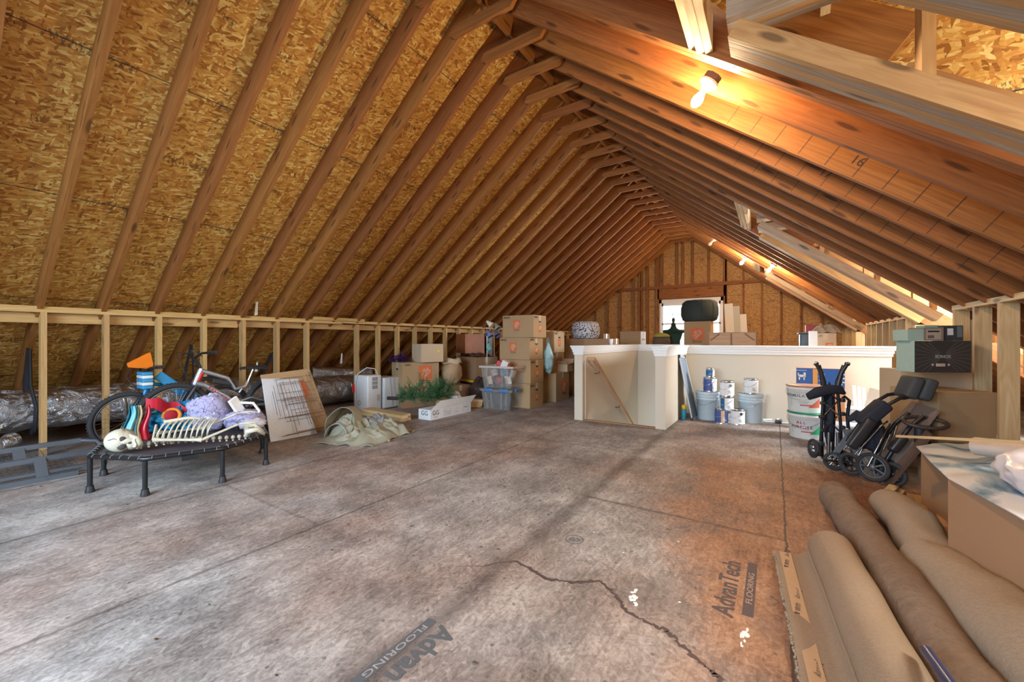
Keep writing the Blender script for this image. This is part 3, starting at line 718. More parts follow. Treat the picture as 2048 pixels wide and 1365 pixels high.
# ---- lamps: porcelain lampholders with bare bulbs along the bulb side slope
M_PORC = plain('white_porcelain', (0.82,0.80,0.76), 0.25)
M_BOXM = plain('dark_outlet_box', (0.05,0.05,0.06), 0.5)
M_BULB = emit('lit_bulb', (1.0, 0.70, 0.40), 1200); M_BULBF = emit('lit_bulb_far', (1.0, 0.70, 0.40), 1150)
M_BULBO = glass('unlit_bulb', (0.9,0.88,0.82), 0.1, 0.5)
nrm = Vector((-math.sin(TH), 0, -math.cos(TH)))
LP = [(-0.325, 2.66, True, 'lit bare bulb in a white lampholder, nearest to the camera', 75), (-0.02, 8.25, True, 'lit bare bulb on the far rafters, the lower one of the glowing pair', 40),
      (-0.50, 9.45, True, 'lit bare bulb on the far rafters, the upper one of the glowing pair', 40), (-1.06, 9.3, False, 'unlit bulb and lampholder up near the far ridge', 0)]
for x, y, on, lab, pw in LP:
    t = thing('bare_bulb_light', lab, 'light', (x, y, zroof(x)), group='bare bulb lights on the rafters', rot=(0, 0, 0))
    MB().lathe([(0.052,0),(0.052,0.035)], nrm*-0.036, nrm, 8, smooth=False).build('outlet_box', M_BOXM, t)
    MB().lathe([(0.0,0.0),(0.056,0.0),(0.058,0.012),(0.046,0.02),(0.03,0.028),(0.026,0.045),(0.0,0.045)], nrm*0.0, nrm, 28).build('lampholder', M_PORC, t)
    MB().lathe([(0.0,0.045),(0.013,0.045),(0.014,0.06),(0.022,0.08),(0.030,0.105),(0.030,0.122),(0.022,0.142),(0.010,0.152),(0,0.154)], nrm*0.0, nrm, 20).build('bulb', (M_BULB if pw > 60 else M_BULBF) if on else M_BULBO, t)
for x, y, pw in ((-0.45, -0.9, 14), (-3.4, 10.2, 0)):  # added warm fill light behind the camera, no fixture seen there
    if pw:
        l = bpy.data.lights.new('added_fill_light', 'POINT'); l.energy = pw; l.color = (1.0, 0.68, 0.38); l.shadow_soft_size = 0.035
        lo = bpy.data.objects.new('added_fill', l); COL.objects.link(lo); lo.location = Vector((x, y, zroof(x)))+nrm*0.20
# ================================================================== THINGS
K = lambda n, c, **k: plain(n, c, **k)
def card_mat(name, a, b):
    k = NT(name); co = k.coord(); f = k.noise(k.mapping(co, (1,1,60)), 2.0, 3); g = k.noise(co, 3.5, 3)
    k.col(k.mix(k.math('ADD', k.math('MULTIPLY', f, 0.3), k.math('MULTIPLY', g, 0.7)), a, b)); MATS[name] = k.done(0.75, 0, 0.25); return MATS[name]
M_CARD = card_mat('cardboard', (0.37,0.235,0.12), (0.48,0.325,0.175))
M_CARD2 = card_mat('pale_cardboard', (0.50,0.37,0.24), (0.60,0.46,0.31))
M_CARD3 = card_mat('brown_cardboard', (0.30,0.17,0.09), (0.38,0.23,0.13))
M_TAPE = K('packing_tape', (0.62,0.52,0.38), rough=0.15, spec=0.7)
M_OR = K('orange_print', (0.70,0.15,0.05), rough=0.7)
M_ORW = K('cardboard_print', (0.62,0.42,0.26), rough=0.7)
M_BLK = K('black_print', (0.03,0.03,0.03), rough=0.7)
M_BLACK = K('black_plastic', (0.022,0.022,0.026), rough=0.4)
M_BMET = K('black_metal', (0.03,0.032,0.036), rough=0.35, metal=0.6)
M_STEEL = K('steel', (0.55,0.56,0.58), rough=0.25, metal=1.0)
M_RUB = K('tyre_rubber', (0.035,0.035,0.038), rough=0.85, bump=0.3, scale=120)
M_PWHITE = K('white_plastic', (0.74,0.75,0.75), rough=0.35)
M_CLOTHW = K('white_paper', (0.80,0.79,0.76), rough=0.7)

FR = {'-y': (Vector((1,0,0)), Vector((0,0,1)), Vector((0,-1,0))), '+x': (Vector((0,1,0)), Vector((0,0,1)), Vector((1,0,0))),
      '-x': (Vector((0,-1,0)), Vector((0,0,1)), Vector((-1,0,0))), '+z': (Vector((1,0,0)), Vector((0,1,0)), Vector((0,0,1)))}
def face_rot(face, spin=0.0):
    a, b, n = FR[face]; c, s = math.cos(spin), math.sin(spin)
    a2 = a*c+b*s; b2 = b*c-a*s
    return Matrix(((a2.x,b2.x,n.x),(a2.y,b2.y,n.y),(a2.z,b2.z,n.z)))
def face_pt(face, dims, u, v, off=0.001):
    """point on a face of a box standing on its base; u,v in metres from the face centre"""
    a, b, n = FR[face]; c = Vector((0,0,dims[2]/2))
    h = abs(n.x)*dims[0]/2+abs(n.y)*dims[1]/2+abs(n.z)*dims[2]/2
    return c+n*(h+off)+a*u+b*v
def decal(name, face, dims, u, v, w, h, mat, parent, spin=0.0, off=0.0006, t=0.0012):
    return MB().box(face_pt(face, dims, u, v, off), (w, h, t), rot=face_rot(face, spin)).build(name, mat, parent)
def text_on(face, dims, u, v, txt, size, mat, parent, spin=0.0, name='printed_text', off=0.0015, **k):
    return writing(name, txt, face_pt(face, dims, u, v, off), face_rot(face, spin), size, mat, parent, **k)
def store_logo(face, dims, u, v, s, parent):
    decal('orange_logo', face, dims, u, v, s, s, M_OR, parent)
    for i, (w, o, sz) in enumerate((('THE', 0.22, 0.15), ('HOME', 0.04, 0.27), ('DEPOT', -0.19, 0.25))):
        q = math.pi/4; c_, s_ = math.cos(q), math.sin(q)
        text_on(face, dims, u-s_*o*s*1.0, v+c_*o*s*1.0, w, sz*s, M_ORW, parent, q, 'logo_lettering', bold=0.002, off=0.0017)
def carton(label, loc, dims, rz=0.0, group='cardboard moving boxes', logos=(), tag_='', tape=True, mat=None, opened=False, name='cardboard_box', cat='box', handle=()):
    mat = mat or M_CARD
    t = thing(name, label, cat, loc, rz, group); x, y, z = dims; w = 0.005
    b = MB()
    if opened:
        b.bb(-x/2, x/2, -y/2, y/2, 0, w); b.bb(-x/2, x/2, -y/2, -y/2+w, w, z); b.bb(-x/2, x/2, y/2-w, y/2, w, z)
        b.bb(-x/2, -x/2+w, -y/2+w, y/2-w, w, z); b.bb(x/2-w, x/2, -y/2+w, y/2-w, w, z)
    else: b.box((0,0,z/2), (x, y, z))
    b.build('carton', mat, t, bevel=0.003)
    if opened:
        for sx, sy in ((0,-1),(0,1),(-1,0),(1,0)):
            L = 0.35*(y if sy else x); a = random.uniform(0.3, 1.0)
            if sy: P = [Vector((q, sy*y/2, z)) for q in (-x/2, x/2)]; d = Vector((0, sy*math.cos(a), math.sin(a)))*L
            else: P = [Vector((sx*x/2, q, z)) for q in (-y/2, y/2)]; d = Vector((sx*math.cos(a), 0, math.sin(a)))*L
            n = Vector((0,0,0.004)); A, B = P; m = MB(); m.hexa([A, B, B+d, A+d, A+n, B+n, B+d+n, A+d+n]); m.build('flap', mat, t)
    elif tape:
        m = MB()
        if x >= y: m.bb(-x/2-0.0008, x/2+0.0008, -0.024, 0.024, z-0.001, z+0.0012); m.bb(x/2, x/2+0.0012, -0.024, 0.024, z-0.09, z); 
        else: m.bb(-0.024, 0.024, -y/2-0.0008, y/2+0.0008, z-0.001, z+0.0012); m.bb(-0.024, 0.024, -y/2-0.0012, -y/2, z-0.09, z)
        m.build('packing_tape', M_TAPE, t)
    for lg in logos:
        f, u, v, s = lg; store_logo(f, dims, u, v, s, t)
        text_on(f, dims, u, v-s*0.66, 'More saving.\nMore doing.', s*0.15, M_BLK, t)
    if tag_:
        fs = set(l[0] for l in logos) or {'-y'}
        for f in fs:
            W = x if f == '-y' else y
            text_on(f, dims, -W/2+0.075, z/2-0.035, tag_, 0.028, M_BLK, t, bold=0.001)
            m = MB(); R = face_rot(f)
            for du, dv, ww, hh in ((0,0.019,0.12,0.002),(0,-0.019,0.12,0.002),(-0.06,0,0.002,0.04),(0.06,0,0.002,0.04)):
                m.box(face_pt(f, dims, -W/2+0.075+du, z/2-0.035+dv), (ww, hh, 0.001), rot=R)
            m.build('size_frame', M_BLK, t)
    for f in handle:
        m = MB(); m.ell(face_pt(f, dims, 0, z*0.22, 0.0), (0.045, 0.016, 0.0015), rot=face_rot(f), nu=14, nv=6); m.build('hand_hole', M_BLK, t)
    return t

# ------------------------------------------------------------ mini trampoline
OC = Vector((-3.955, 1.312, 0)); OA = math.radians(-67.5+24.8-24.8)
V8 = [Vector((-3.935,.752,0)),Vector((-3.537,.936,0)),Vector((-3.399,1.335,0)),Vector((-3.574,1.722,0)),Vector((-3.973,1.880,0)),Vector((-4.363,1.700,0)),Vector((-4.516,1.300,0)),Vector((-4.340,.905,0))]
t = thing('mini_trampoline', 'black eight-sided mini trampoline on six metal legs, bikes behind it', 'trampoline', (OC.x, OC.y, 0))
L8 = [v-OC for v in V8]; TZ = 0.245
m = MB(); pts = []
for a, b in zip(L8, L8[1:]+L8[:1]):
    for q in (0.0, 0.12, 0.5, 0.88): pts.append(a.lerp(b, q)+Vector((0,0,TZ)))
m.tube(pts, 0.0165, 10, closed=True); m.build('frame', M_BMET, t)
L8b = [v*0.86 for v in L8]
n8 = 8; g = MB(); vs = [Vector((0,0,TZ-0.006))]+[v+Vector((0,0,TZ+0.006)) for v in L8b]
g.add(vs+[v-Vector((0,0,0.004)) for v in vs], [(0,1+i,1+(i+1)%8) for i in range(8)]+[(9,10+(i+1)%8,10+i) for i in range(8)]+[(1+i,10+i,10+(i+1)%8,1+(i+1)%8) for i in range(8)])
g.build('mat', K('trampoline_mat', (0.055,0.045,0.052), rough=0.8, bump=0.2, scale=200), t)
for a, b in zip(L8, L8[1:]+L8[:1]):
    for j in range(6):
        q = (j+0.5)/6; c = a.lerp(b, q)+Vector((0,0,TZ)); d = (b-a).normalized(); inn = -(a.lerp(b, 0.5)).normalized()
        m = MB(); L = [c+inn*(-0.018*math.cos(w))+Vector((0,0,0.019*math.sin(w)))+d*0.002*w for w in (0,1.0,2.0,3.1,4.2,5.3)]
        m.tube(L+[c+inn*0.07+Vector((0,0,0.006))], 0.0028, 5); m.build('elastic_cord', K('grey_elastic', (0.16,0.15,0.15), rough=0.6), t)
for i in (0, 1, 2, 3, 4, 7):
    v = L8[i]; o = MB().tube([v+Vector((0,0,0.02)), v+Vector((0,0,TZ-0.012))], 0.0145, 12).build('leg', M_BMET, t)
    MB().lathe([(0.026,0),(0.026,0.012),(0.021,0.03),(0.020,0.045)], (v.x, v.y, 0), seg=14).build('rubber_foot', M_BLACK, o)
m = MB()
for q in (0.25,): p = L8[1].lerp(L8[2], 0.55); m.box((p.x+0.01, p.y, TZ-0.028), (0.02,0.09,0.035), rz=-0.2)
m.build('hinge_plate', M_BMET, t)

# ------------------------------------------------------------ skeleton decoration on the mat
M_BONE = K('aged_bone_plastic', (0.56,0.52,0.40), rough=0.45, var=0.18, scale=40)
M_SOCK = K('dark_eye_socket', (0.06,0.05,0.05), rough=0.8)
sk = thing('plastic_skeleton', 'cream plastic skeleton lying face up on the mini trampoline', 'skeleton', (-3.86, 1.15, 0.25))
Z0 = Vector((-3.86, 1.15, 0.25))
def G(px, py, z): return fl(px, py, z)-Z0
hc = G(247, 884, 0.335)
ax = Vector((0.35, 0.94, 0)).normalized()           # long axis of the body, head towards the left of the mat
sd = Vector((0.94, -0.35, 0)); upv = Vector((0,0,1))
R3 = Matrix((ax, sd*-1, upv)).transposed()
def skull_fn(d):
    k = 1.0
    if d.x > 0.1 and d.y < 0.25: k -= 0.10
    return k
m = MB(); m.ell(hc+ax*-0.012+upv*0.012, (0.088, 0.075, 0.080), rot=R3, nu=24, nv=16, fn=skull_fn)
m.ell(hc+ax*0.045+upv*-0.006+sd*0.014, (0.045, 0.056, 0.052), rot=R3, nu=16, nv=10)          # upper jaw and cheek
m.ell(hc+ax*0.015+sd*0.060+upv*0.012, (0.05, 0.014, 0.02), rot=R3, nu=12, nv=8)
m.build('skull', M_BONE, sk)
m = MB(); m.tube([hc+ax*0.04+sd*-0.03+upv*-0.05, hc+ax*0.075+sd*0.02+upv*-0.045, hc+ax*0.088+sd*0.050+upv*-0.01, hc+ax*0.075+sd*0.052+upv*0.025, hc+ax*0.03+sd*0.03+upv*0.05], [0.012,0.016,0.018,0.015,0.010], 8); m.build('jaw', M_BONE, sk)
m = MB()
for q in range(7): m.box(hc+ax*(0.062+0.004*math.sin(q))+sd*(0.066)+upv*(-0.03+q*0.009), (0.016,0.007,0.008), rot=R3)
m.build('teeth', K('ivory', (0.7,0.66,0.52), rough=0.35), sk)
for s_ in (-1, 1):
    m = MB(); m.ell(hc+ax*(-0.002+0.0)+sd*0.060+upv*(0.024*s_+0.002), (0.025, 0.014, 0.021), rot=R3, nu=12, nv=8); m.build('eye_socket', M_SOCK, sk)
m = MB(); m.ell(hc+ax*0.040+sd*0.066, (0.011,0.008,0.010), rot=R3, nu=10, nv=6); m.build('nose_hole', M_SOCK, sk)
m = MB(); m.tube([hc+ax*(-0.07+0.03*i)+sd*(0.0735-0.018*(i-1.2)**2*0.5)+upv*(0.03+0.012*math.sin(i*2)) for i in range(4)], 0.0018, 5); m.build('crack_line', M_SOCK, sk)
sp0 = hc+ax*0.09+upv*-0.035; sp1 = sp0+ax*0.62+upv*-0.012
for i in range(16):
    p = sp0.lerp(sp1, i/15)+upv*(0.012*math.sin(i*0.35)); m = MB(); m.ell(p, (0.014,0.020,0.017), rot=R3, nu=10, nv=7)
    m.box(p-upv*0.018, (0.012,0.006,0.02), rot=R3); m.build('vertebra', M_BONE, sk)
for i in range(10):
    c = sp0.lerp(sp1, 0.14+i*0.052); w = 0.085+0.035*math.sin((i+1)*0.33); h = 0.15+0.03*math.sin(i*0.4)
    for s_ in (-1, 1):
        m = MB(); m.tube([c+sd*(s_*w*math.sin(a))+upv*(0.078-h*0.5*math.cos(a))+ax*(0.075*a/3.1-0.03*math.sin(a)) for a in [0.25+j*0.36 for j in range(8)]], 0.0052, 6)
        m.build('rib', M_BONE, sk)
m = MB(); m.tube([sp0.lerp(sp1,0.2)+upv*0.145, sp0.lerp(sp1,0.42)+upv*0.165, sp0.lerp(sp1,0.55)+upv*0.15], [0.016,0.013,0.006], 8, flat=0.5); m.build('breastbone', M_BONE, sk)
for s_ in (-1, 1):
    sh = sp0.lerp(sp1,0.12)+sd*(s_*0.13)+upv*0.05
    m = MB(); m.tube([sp0.lerp(sp1,0.13)+upv*0.13, sh], 0.007, 6); m.build('collar_bone', M_BONE, sk)
    el = sh+ax*0.27+sd*(0.015*s_)+upv*(-0.035 if s_ > 0 else 0.0)
    m = MB(); m.tube([sh, sh.lerp(el,0.15), sh.lerp(el,0.5), sh.lerp(el,0.88), el], [0.020,0.012,0.009,0.012,0.018], 8); m.build('upper_arm_bone', M_BONE, sk)
    wr_ = el+ax*0.22+sd*(-0.06*s_)+upv*(0.075 if s_ > 0 else 0.1)
    for q in (-1, 1):
        m = MB(); m.tube([el+sd*q*0.008, el.lerp(wr_,0.5)+sd*q*0.016, wr_+sd*q*0.007], [0.010,0.006,0.008], 6); m.build('forearm_bone', M_BONE, sk)
    for f in range(5):
        a = (f-2)*0.22; d = (ax*math.cos(a)+sd*math.sin(a)+upv*0.15).normalized(); L = (0.10,0.13,0.14,0.13,0.10)[f]
        m = MB(); m.tube([wr_, wr_+d*L*0.4, wr_+d*L*0.42, wr_+d*L*0.75-upv*0.006, wr_+d*L-upv*0.02], [0.006,0.0045,0.0062,0.0045,0.003], 6); m.build('finger_bone', M_BONE, sk)
pv = sp1+ax*0.01; m = MB()
for s_ in (-1, 1): m.tube([pv+sd*s_*0.03, pv+sd*s_*0.09+upv*0.04, pv+sd*s_*0.10+ax*0.06+upv*0.05, pv+sd*s_*0.05+ax*0.11-upv*0.0, pv+sd*s_*0.01+ax*0.1], [0.018,0.022,0.02,0.014,0.012], 8)
m.build('pelvis', M_BONE, sk)

# cloth helper: rumpled closed bag of fabric
from mathutils import noise as mn
def rumple(c, r, amp=0.18, f=6.0, seed=0, nu=48, nv=28, rot=None, flatz=None, pinch=None):
    m = MB()
    def fn(d):
        q = d*f*0.35+Vector((seed*3.1, seed*1.7, seed))
        v = mn.noise(q)*0.9+abs(mn.noise(q*2.3+Vector((5,1,2))))*0.8-0.2+mn.noise(q*5.0)*0.22
        return 1+amp*v
    m.ell(c, r, rot=rot, nu=nu, nv=nv, fn=fn)
    if flatz is not None: m.v = [(x, y, max(z, flatz)) for x, y, z in m.v]
    return m
def print_mat(name, a, b, scale, thr=0.5, c3=None):
    k = NT(name); co = k.coord(); v = k.n('ShaderNodeTexVoronoi', feature='DISTANCE_TO_EDGE'); v.inputs['Scale'].default_value = scale
    w = k.n('ShaderNodeTexNoise'); w.inputs['Scale'].default_value = scale; k.l(co, w.inputs['Vector'])
    ad = k.n('ShaderNodeVectorMath', operation='MULTIPLY_ADD'); k.l(w.outputs['Color'], ad.inputs[0]); ad.inputs[1].default_value = (0.06,)*3; k.l(co, ad.inputs[2]); k.l(ad.outputs[0], v.inputs['Vector'])
    n_ = k.noise(co, scale*1.6, 3, 0.7)
    c = k.mix(k.math('MULTIPLY', k.math('LESS_THAN', v.outputs['Distance'], 0.03), k.math('GREATER_THAN', n_, thr)), a, b)
    if c3: c = k.mix(k.math('GREATER_THAN', k.noise(co, scale*0.55, 1), 0.62), c, c3)
    k.col(c); MATS[name] = k.done(0.85); return MATS[name]
M_LAV = print_mat('lavender_print_cloth', (0.40,0.37,0.56), (0.10,0.09,0.2), 22, 0.42, (0.62,0.62,0.68))
pj = thing('folded_pajamas', 'lavender printed pajamas hanging over the middle of the trampoline pile', 'clothes', (-4.02, 1.62, 0.25))
Zp = Vector((-4.02,1.62,0.25)); Gp = lambda a, b, y: PY(a, b, y)-Zp
m = rumple(Vector((-0.10,-0.09,0.17)), (0.10,0.15,0.17), 0.26, 4, 3, rot=Matrix.Rotation(0.6,3,'X')); m.build('trouser_leg', M_LAV, pj)
m = rumple(Vector((0.03,0.12,0.09)), (0.13,0.16,0.085), 0.3, 5, 8); m.v = [(x,y,max(z,0.01)) for x,y,z in m.v]; m.build('trouser_leg', M_LAV, pj)
m = MB(); m.box((0.04,0.05,0.22), (0.03,0.08,0.14), rot=Matrix.Rotation(0.5,3,'X')@Matrix.Rotation(0.3,3,'Z')); m.build('care_label', M_CLOTHW, pj, bevel=0.004)
m = MB(); m.tube([Vector((0.05,0.08,0.24)), Vector((0.10,0.16,0.23)), Vector((0.12,0.20,0.16)), Vector((0.11,0.20,0.11))], 0.012, 8); m.build('drawstring', M_CLOTHW, pj)
sl = thing('plush_slipper', 'pale lavender fluffy slipper at the right end of the bones', 'slipper', (-3.86, 1.88-0.13, 0.25)); 
m = rumple(Vector((0,0,0.055)), (0.055,0.11,0.05), 0.15, 9, 5); m.build('slipper', K('pale_fleece', (0.60,0.58,0.66), rough=0.95, bump=0.6, scale=90), sl)
M_FUR = K('blue_fur', (0.012,0.20,0.40), rough=0.95, var=0.7, scale=70, bump=1.0)
fb = thing('blue_fur_costume', 'bright blue furry cloth with a red and orange rimmed opening behind the skeleton', 'costume', (-4.33, 1.42, 0.25))
m = rumple(Vector((0,0,0.12)), (0.12,0.24,0.13), 0.35, 9, 2, nu=72, nv=40)
rv = []
for p in m.v: q = Vector(p); rv.append(tuple(q+Vector((mn.noise(q*60), mn.noise(q*60+Vector((9,0,0))), mn.noise(q*60+Vector((0,9,0)))))*0.02))
m.v = [(x,y,max(z,0.0)) for x,y,z in rv]; m.build('fur_body', M_FUR, fb)
for cx, cy, cz in ((0.11, 0.10, 0.17), (0.10,-0.13,0.16)):
    m = MB(); m.ring((cx,cy,cz), 0.055, 0.014, axis=(0.9,-0.5,0.35)); m.build('orange_rim', K('orange_felt', (0.65,0.22,0.03), rough=0.9), fb)
    m = MB(); m.ell((cx+0.012,cy-0.006,cz+0.004), (0.022,0.046,0.046)); m.build('red_lining', K('dark_red_felt', (0.35,0.01,0.02), rough=0.9), fb)
sc = thing('streamer_scarf', 'red, teal and cream satin streamers hanging beside the bike wheel', 'scarf', (-4.28, 1.10, 0.25))
for i, (c_, dx, dy) in enumerate(((K('teal_satin',(0.02,0.27,0.36),rough=0.35),0,-0.03),(K('teal_satin',(0,0,0)),0.02,-0.065),(K('cream_satin',(0.7,0.62,0.38),rough=0.35),0.03,-0.01),(K('red_satin',(0.50,0.01,0.03),rough=0.3),0.035,0.04),(K('sky_satin',(0.15,0.45,0.55),rough=0.35),0.05,-0.045))):
    m = MB(); m.grid(lambda u, v: (dx+0.02*math.sin(u*9+i)+v*0.04, dy+(u-0.5)*0.055*(0.4+v)-v*0.03+0.01*math.sin(v*7), 0.27*(1-v)+0.002), 8, 12, thick=0.003); m.build('streamer', c_, sc)
m = MB(); m.grid(lambda u, v: (0.03+0.03*math.sin(v*8), 0.03+v*0.30, 0.29-0.10*v+(u-0.5)*0.10*(1-0.5*v)+0.015*math.sin(v*15+u*4)), 8, 18, thick=0.003); m.build('red_sash', K('red_satin',(0,0,0)), sc)

# ------------------------------------------------------------ bicycles
def wheel(parent, c, R, tw=0.024, name='wheel', spokes=24, rimc=None):
    w = MB(); w.ring(c, R-tw, tw, axis=(1,0,0), n=56, seg=10)
    for i in range(64):
        a = 2*math.pi*i/64; p = Vector(c)+Vector((0, math.cos(a)*(R-0.002), math.sin(a)*(R-0.002)))
        w.box(p, (tw*1.5, 0.010, 0.008), rot=Matrix.Rotation(a, 3, 'X'))
    o = w.build(name, M_RUB, parent)
    MB().ring(c, R-2*tw-0.004, 0.009, axis=(1,0,0), n=48, seg=8).build('rim', rimc or K('grey_rim',(0.22,0.23,0.25),rough=0.3,metal=0.8), o)
    s = MB(); hub = Vector(c)
    for i in range(spokes):
        a = 2*math.pi*i/spokes; b = a+0.5*(1 if i % 2 else -1); sx = 0.025*(1 if (i//2) % 2 else -1)
        s.tube([hub+Vector((sx, math.cos(b)*0.02, math.sin(b)*0.02)), hub+Vector((0, math.cos(a)*(R-2*tw), math.sin(a)*(R-2*tw)))], 0.0013, 4, cap=False)
    s.build('spokes', M_STEEL, o)
    MB().lathe([(0.012,-0.05),(0.022,-0.03),(0.014,-0.02),(0.014,0.02),(0.022,0.03),(0.012,0.05)], c, (1,0,0), 14).build('hub', M_BMET, o)
    return o
def bike(label, X, Yf, R, wb, frame_mat, sc_, dual, loc_cat='bicycle'):
    t = thing('bicycle', label, loc_cat, (X, Yf, 0)); f = (0, 0, R); r = (0, wb, R)
    wheel(t, f, R, tw=0.024*sc_+0.002); wheel(t, r, R, tw=0.024*sc_+0.002)
    hd_t = Vector((0, 0.20*sc_, R+0.42*sc_)); hd_b = Vector((0, 0.155*sc_, R+0.30*sc_)); bb_ = Vector((0, 0.62*wb, R-0.02)); st_t = Vector((0, 0.70*wb, R+0.28*sc_))
    m = MB()
    if dual:
        m.tube([hd_t, hd_t+Vector((0,0.10,-0.035)), hd_t.lerp(st_t,0.55)+Vector((0,0,-0.015)), st_t+Vector((0,-0.13,-0.075)), st_t+Vector((0,-0.03,-0.06)), st_t], [0.024,0.021,0.019,0.017,0.018,0.016], 12)
        m.tube([hd_b, hd_b+Vector((0,0.08,-0.03)), hd_b.lerp(bb_,0.6)+Vector((0,0.03,0.02)), bb_], [0.026,0.027,0.026,0.023], 12)
        m.tube([st_t+Vector((0,-0.05,-0.06)), Vector((0, 0.60*wb, R+0.16*sc_))], 0.012, 10)
        for sx in (-0.035, 0.035):
            m.tube([bb_+Vector((sx,0.03,0.03)), Vector((sx, wb, R))], 0.010, 8); m.tube([st_t+Vector((sx,0.02,-0.18)), Vector((sx, wb, R))], 0.010, 8)
            m.tube([st_t+Vector((sx,0.02,-0.18)), st_t+Vector((sx,-0.06,-0.20)), bb_+Vector((sx,-0.02,0.09))], 0.010, 8)
    else:
        m.tube([hd_t, st_t], 0.018, 10); m.tube([hd_b, hd_b+Vector((0,0.1,-0.08)), bb_], 0.022, 10); m.tube([st_t, bb_], 0.017, 10)
        for sx in (-0.035, 0.035): m.tube([bb_+Vector((sx,0,0)), Vector((sx, wb, R))], 0.010, 8); m.tube([st_t+Vector((sx*0.4,0,-0.04)), Vector((sx, wb, R))], 0.009, 8)
    m.tube([hd_t+Vector((0,0.008,0.02)), hd_b+Vector((0,-0.008,-0.02))], 0.024, 12); m.build('frame', frame_mat, t)
    fk = MB()
    fk.tube([hd_b, hd_b+Vector((0,-0.01,-0.03))], 0.022, 8); fk.box(hd_b+Vector((0,-0.012,-0.04)), (0.13,0.04,0.03))
    for sx in (-0.052, 0.052): fk.tube([hd_b+Vector((sx,-0.012,-0.03)), hd_b.lerp(Vector((0,0,R)),0.5)+Vector((sx,0,0)), Vector((sx,0,R))], [0.016,0.019,0.013], 10)
    fk.build('fork', M_BMET if not dual else K('dark_fork',(0.05,0.05,0.06),rough=0.3,metal=0.5), t)
    hb = MB(); st = hd_t+Vector((0,-0.03,0.135*sc_))
    hb.tube([hd_t, hd_t+Vector((0,-0.008,0.05*sc_)), st+Vector((0,-0.03,0.0))], 0.016, 8)
    hb.tube([st+Vector((-0.28*sc_,0.05,0.055)), st+Vector((-0.12,0.0,0.045)), st+Vector((-0.05,-0.03,0.0)), st+Vector((0.05,-0.03,0.0)), st+Vector((0.12,0.0,0.045)), st+Vector((0.28*sc_,0.05,0.055))], 0.011, 8)
    hbo = hb.build('handlebar', M_BMET, t)
    for sx in (-1, 1):
        MB().tube([st+Vector((sx*0.18*sc_,0.032,0.053)), st+Vector((sx*0.30*sc_,0.055,0.056))], 0.017, 10).build('grip', M_BLACK, hbo)
        MB().tube([st+Vector((sx*0.15*sc_,0.01,0.05)), st+Vector((sx*0.20*sc_,-0.05,0.03)), st+Vector((sx*0.26*sc_,-0.045,0.02))], 0.005, 6).build('brake_lever', M_BMET, hbo)
    cb = MB()
    for q in (-1, 1): cb.tube([st+Vector((q*0.15,0.0,0.045)), st+Vector((q*0.08,-0.14,0.05)), st+Vector((q*0.02,-0.13,-0.06)), hd_b+Vector((q*0.03,-0.02,-0.02))], 0.0026, 5)
    cb.build('brake_cable', M_BLACK, t)
    sp = st_t+Vector((0,0.05,0.13*sc_)); MB().tube([st_t, sp], 0.0125, 8).build('seat_post', M_STEEL if dual else M_BMET, t)
    s = MB(); s.grid(lambda u, v: (sp.x+(u-0.5)*(0.03+0.12*v**2.2), sp.y-0.13+0.26*v, sp.z+0.025+0.012*math.sin(v*3)-0.055*(2*u-1)**2*(0.4+0.5*v)+0.012*(v**3)), 10, 14, thick=0.016); s.build('saddle', M_BLACK, t)
    dv = MB(); dv.ring(bb_+Vector((0.045,0,0)), 0.075*sc_, 0.006, axis=(1,0,0), n=30, seg=6); dv.lathe([(0.0,0.03),(0.03,0.03),(0.03,0.05),(0.0,0.052)], bb_, (1,0,0), 14)
    for i in range(4): a = i*math.pi/2+0.4; dv.tube([bb_+Vector((0.045,0,0)), bb_+Vector((0.045,math.cos(a)*0.07*sc_,math.sin(a)*0.07*sc_))], 0.007, 6)
    for q in (-1, 1): dv.tube([bb_+Vector((0.045,0,q*0.07*sc_)), Vector((0.045, wb, R+q*0.035))], 0.004, 5)
    dv.build('drivetrain', K('dark_steel',(0.10,0.10,0.11),rough=0.35,metal=0.9), t)
    for q in (-1, 1):
        e = bb_+Vector((q*0.07,q*0.06,-q*0.13*sc_)); m = MB(); m.tube([bb_+Vector((q*0.06,0,0)), e], 0.009, 6); m.box(e+Vector((q*0.045,0,0)), (0.08,0.07,0.02)); m.build('crank', M_BMET, t)
    return t, hd_t, hd_b, bb_, st_t, st
M_SILV = K('silver_frame_paint', (0.46,0.48,0.52), rough=0.25, metal=0.6)
M_BLUEP = K('blue_frame_paint', (0.01,0.20,0.42), rough=0.3)
t, hdt, hdb, bbv, stt, stm = bike('silver and red mountain bike standing behind the mini trampoline', -4.88, 1.52, 0.315, 0.92, M_SILV, 1.0, True)
a = hdb+Vector((0,0.11,-0.05)); b = hdb.lerp(bbv,0.88); u_ = (b-a).normalized()
for i in range(2):
    m = MB()
    for j in range(11):
        p = a.lerp(b, (j+0.5)/11)+Vector((0.0262,0,0.003)); m.bar(p-u_*0.012+Vector((0,0,-0.017)), p+u_*0.004+Vector((0,0,0.017)), 0.003, 0.011, up=(0,0.6,0.8))
    if i == 0: m.build('red_lettering', K('red_decal', (0.62,0.02,0.03), rough=0.3), t)
MB().tube([hdb+Vector((0.0,0.02,0.02)), hdt+Vector((0,0.012,-0.02))], 0.0255, 12).build('red_head_badge', K('red_decal',(0,0,0)), t)
MB().tube([stt+Vector((0,-0.10,-0.17)), stt+Vector((0,0.0,-0.24))], 0.024, 10).build('rear_shock', M_STEEL, t)
MB().box(hdt.lerp(stt, 0.45)+Vector((0,0,-0.07)), (0.03,0.20,0.05), rot=Matrix.Rotation(-0.25,3,'X')).build('frame_bag', M_BLACK, t, bevel=0.008)
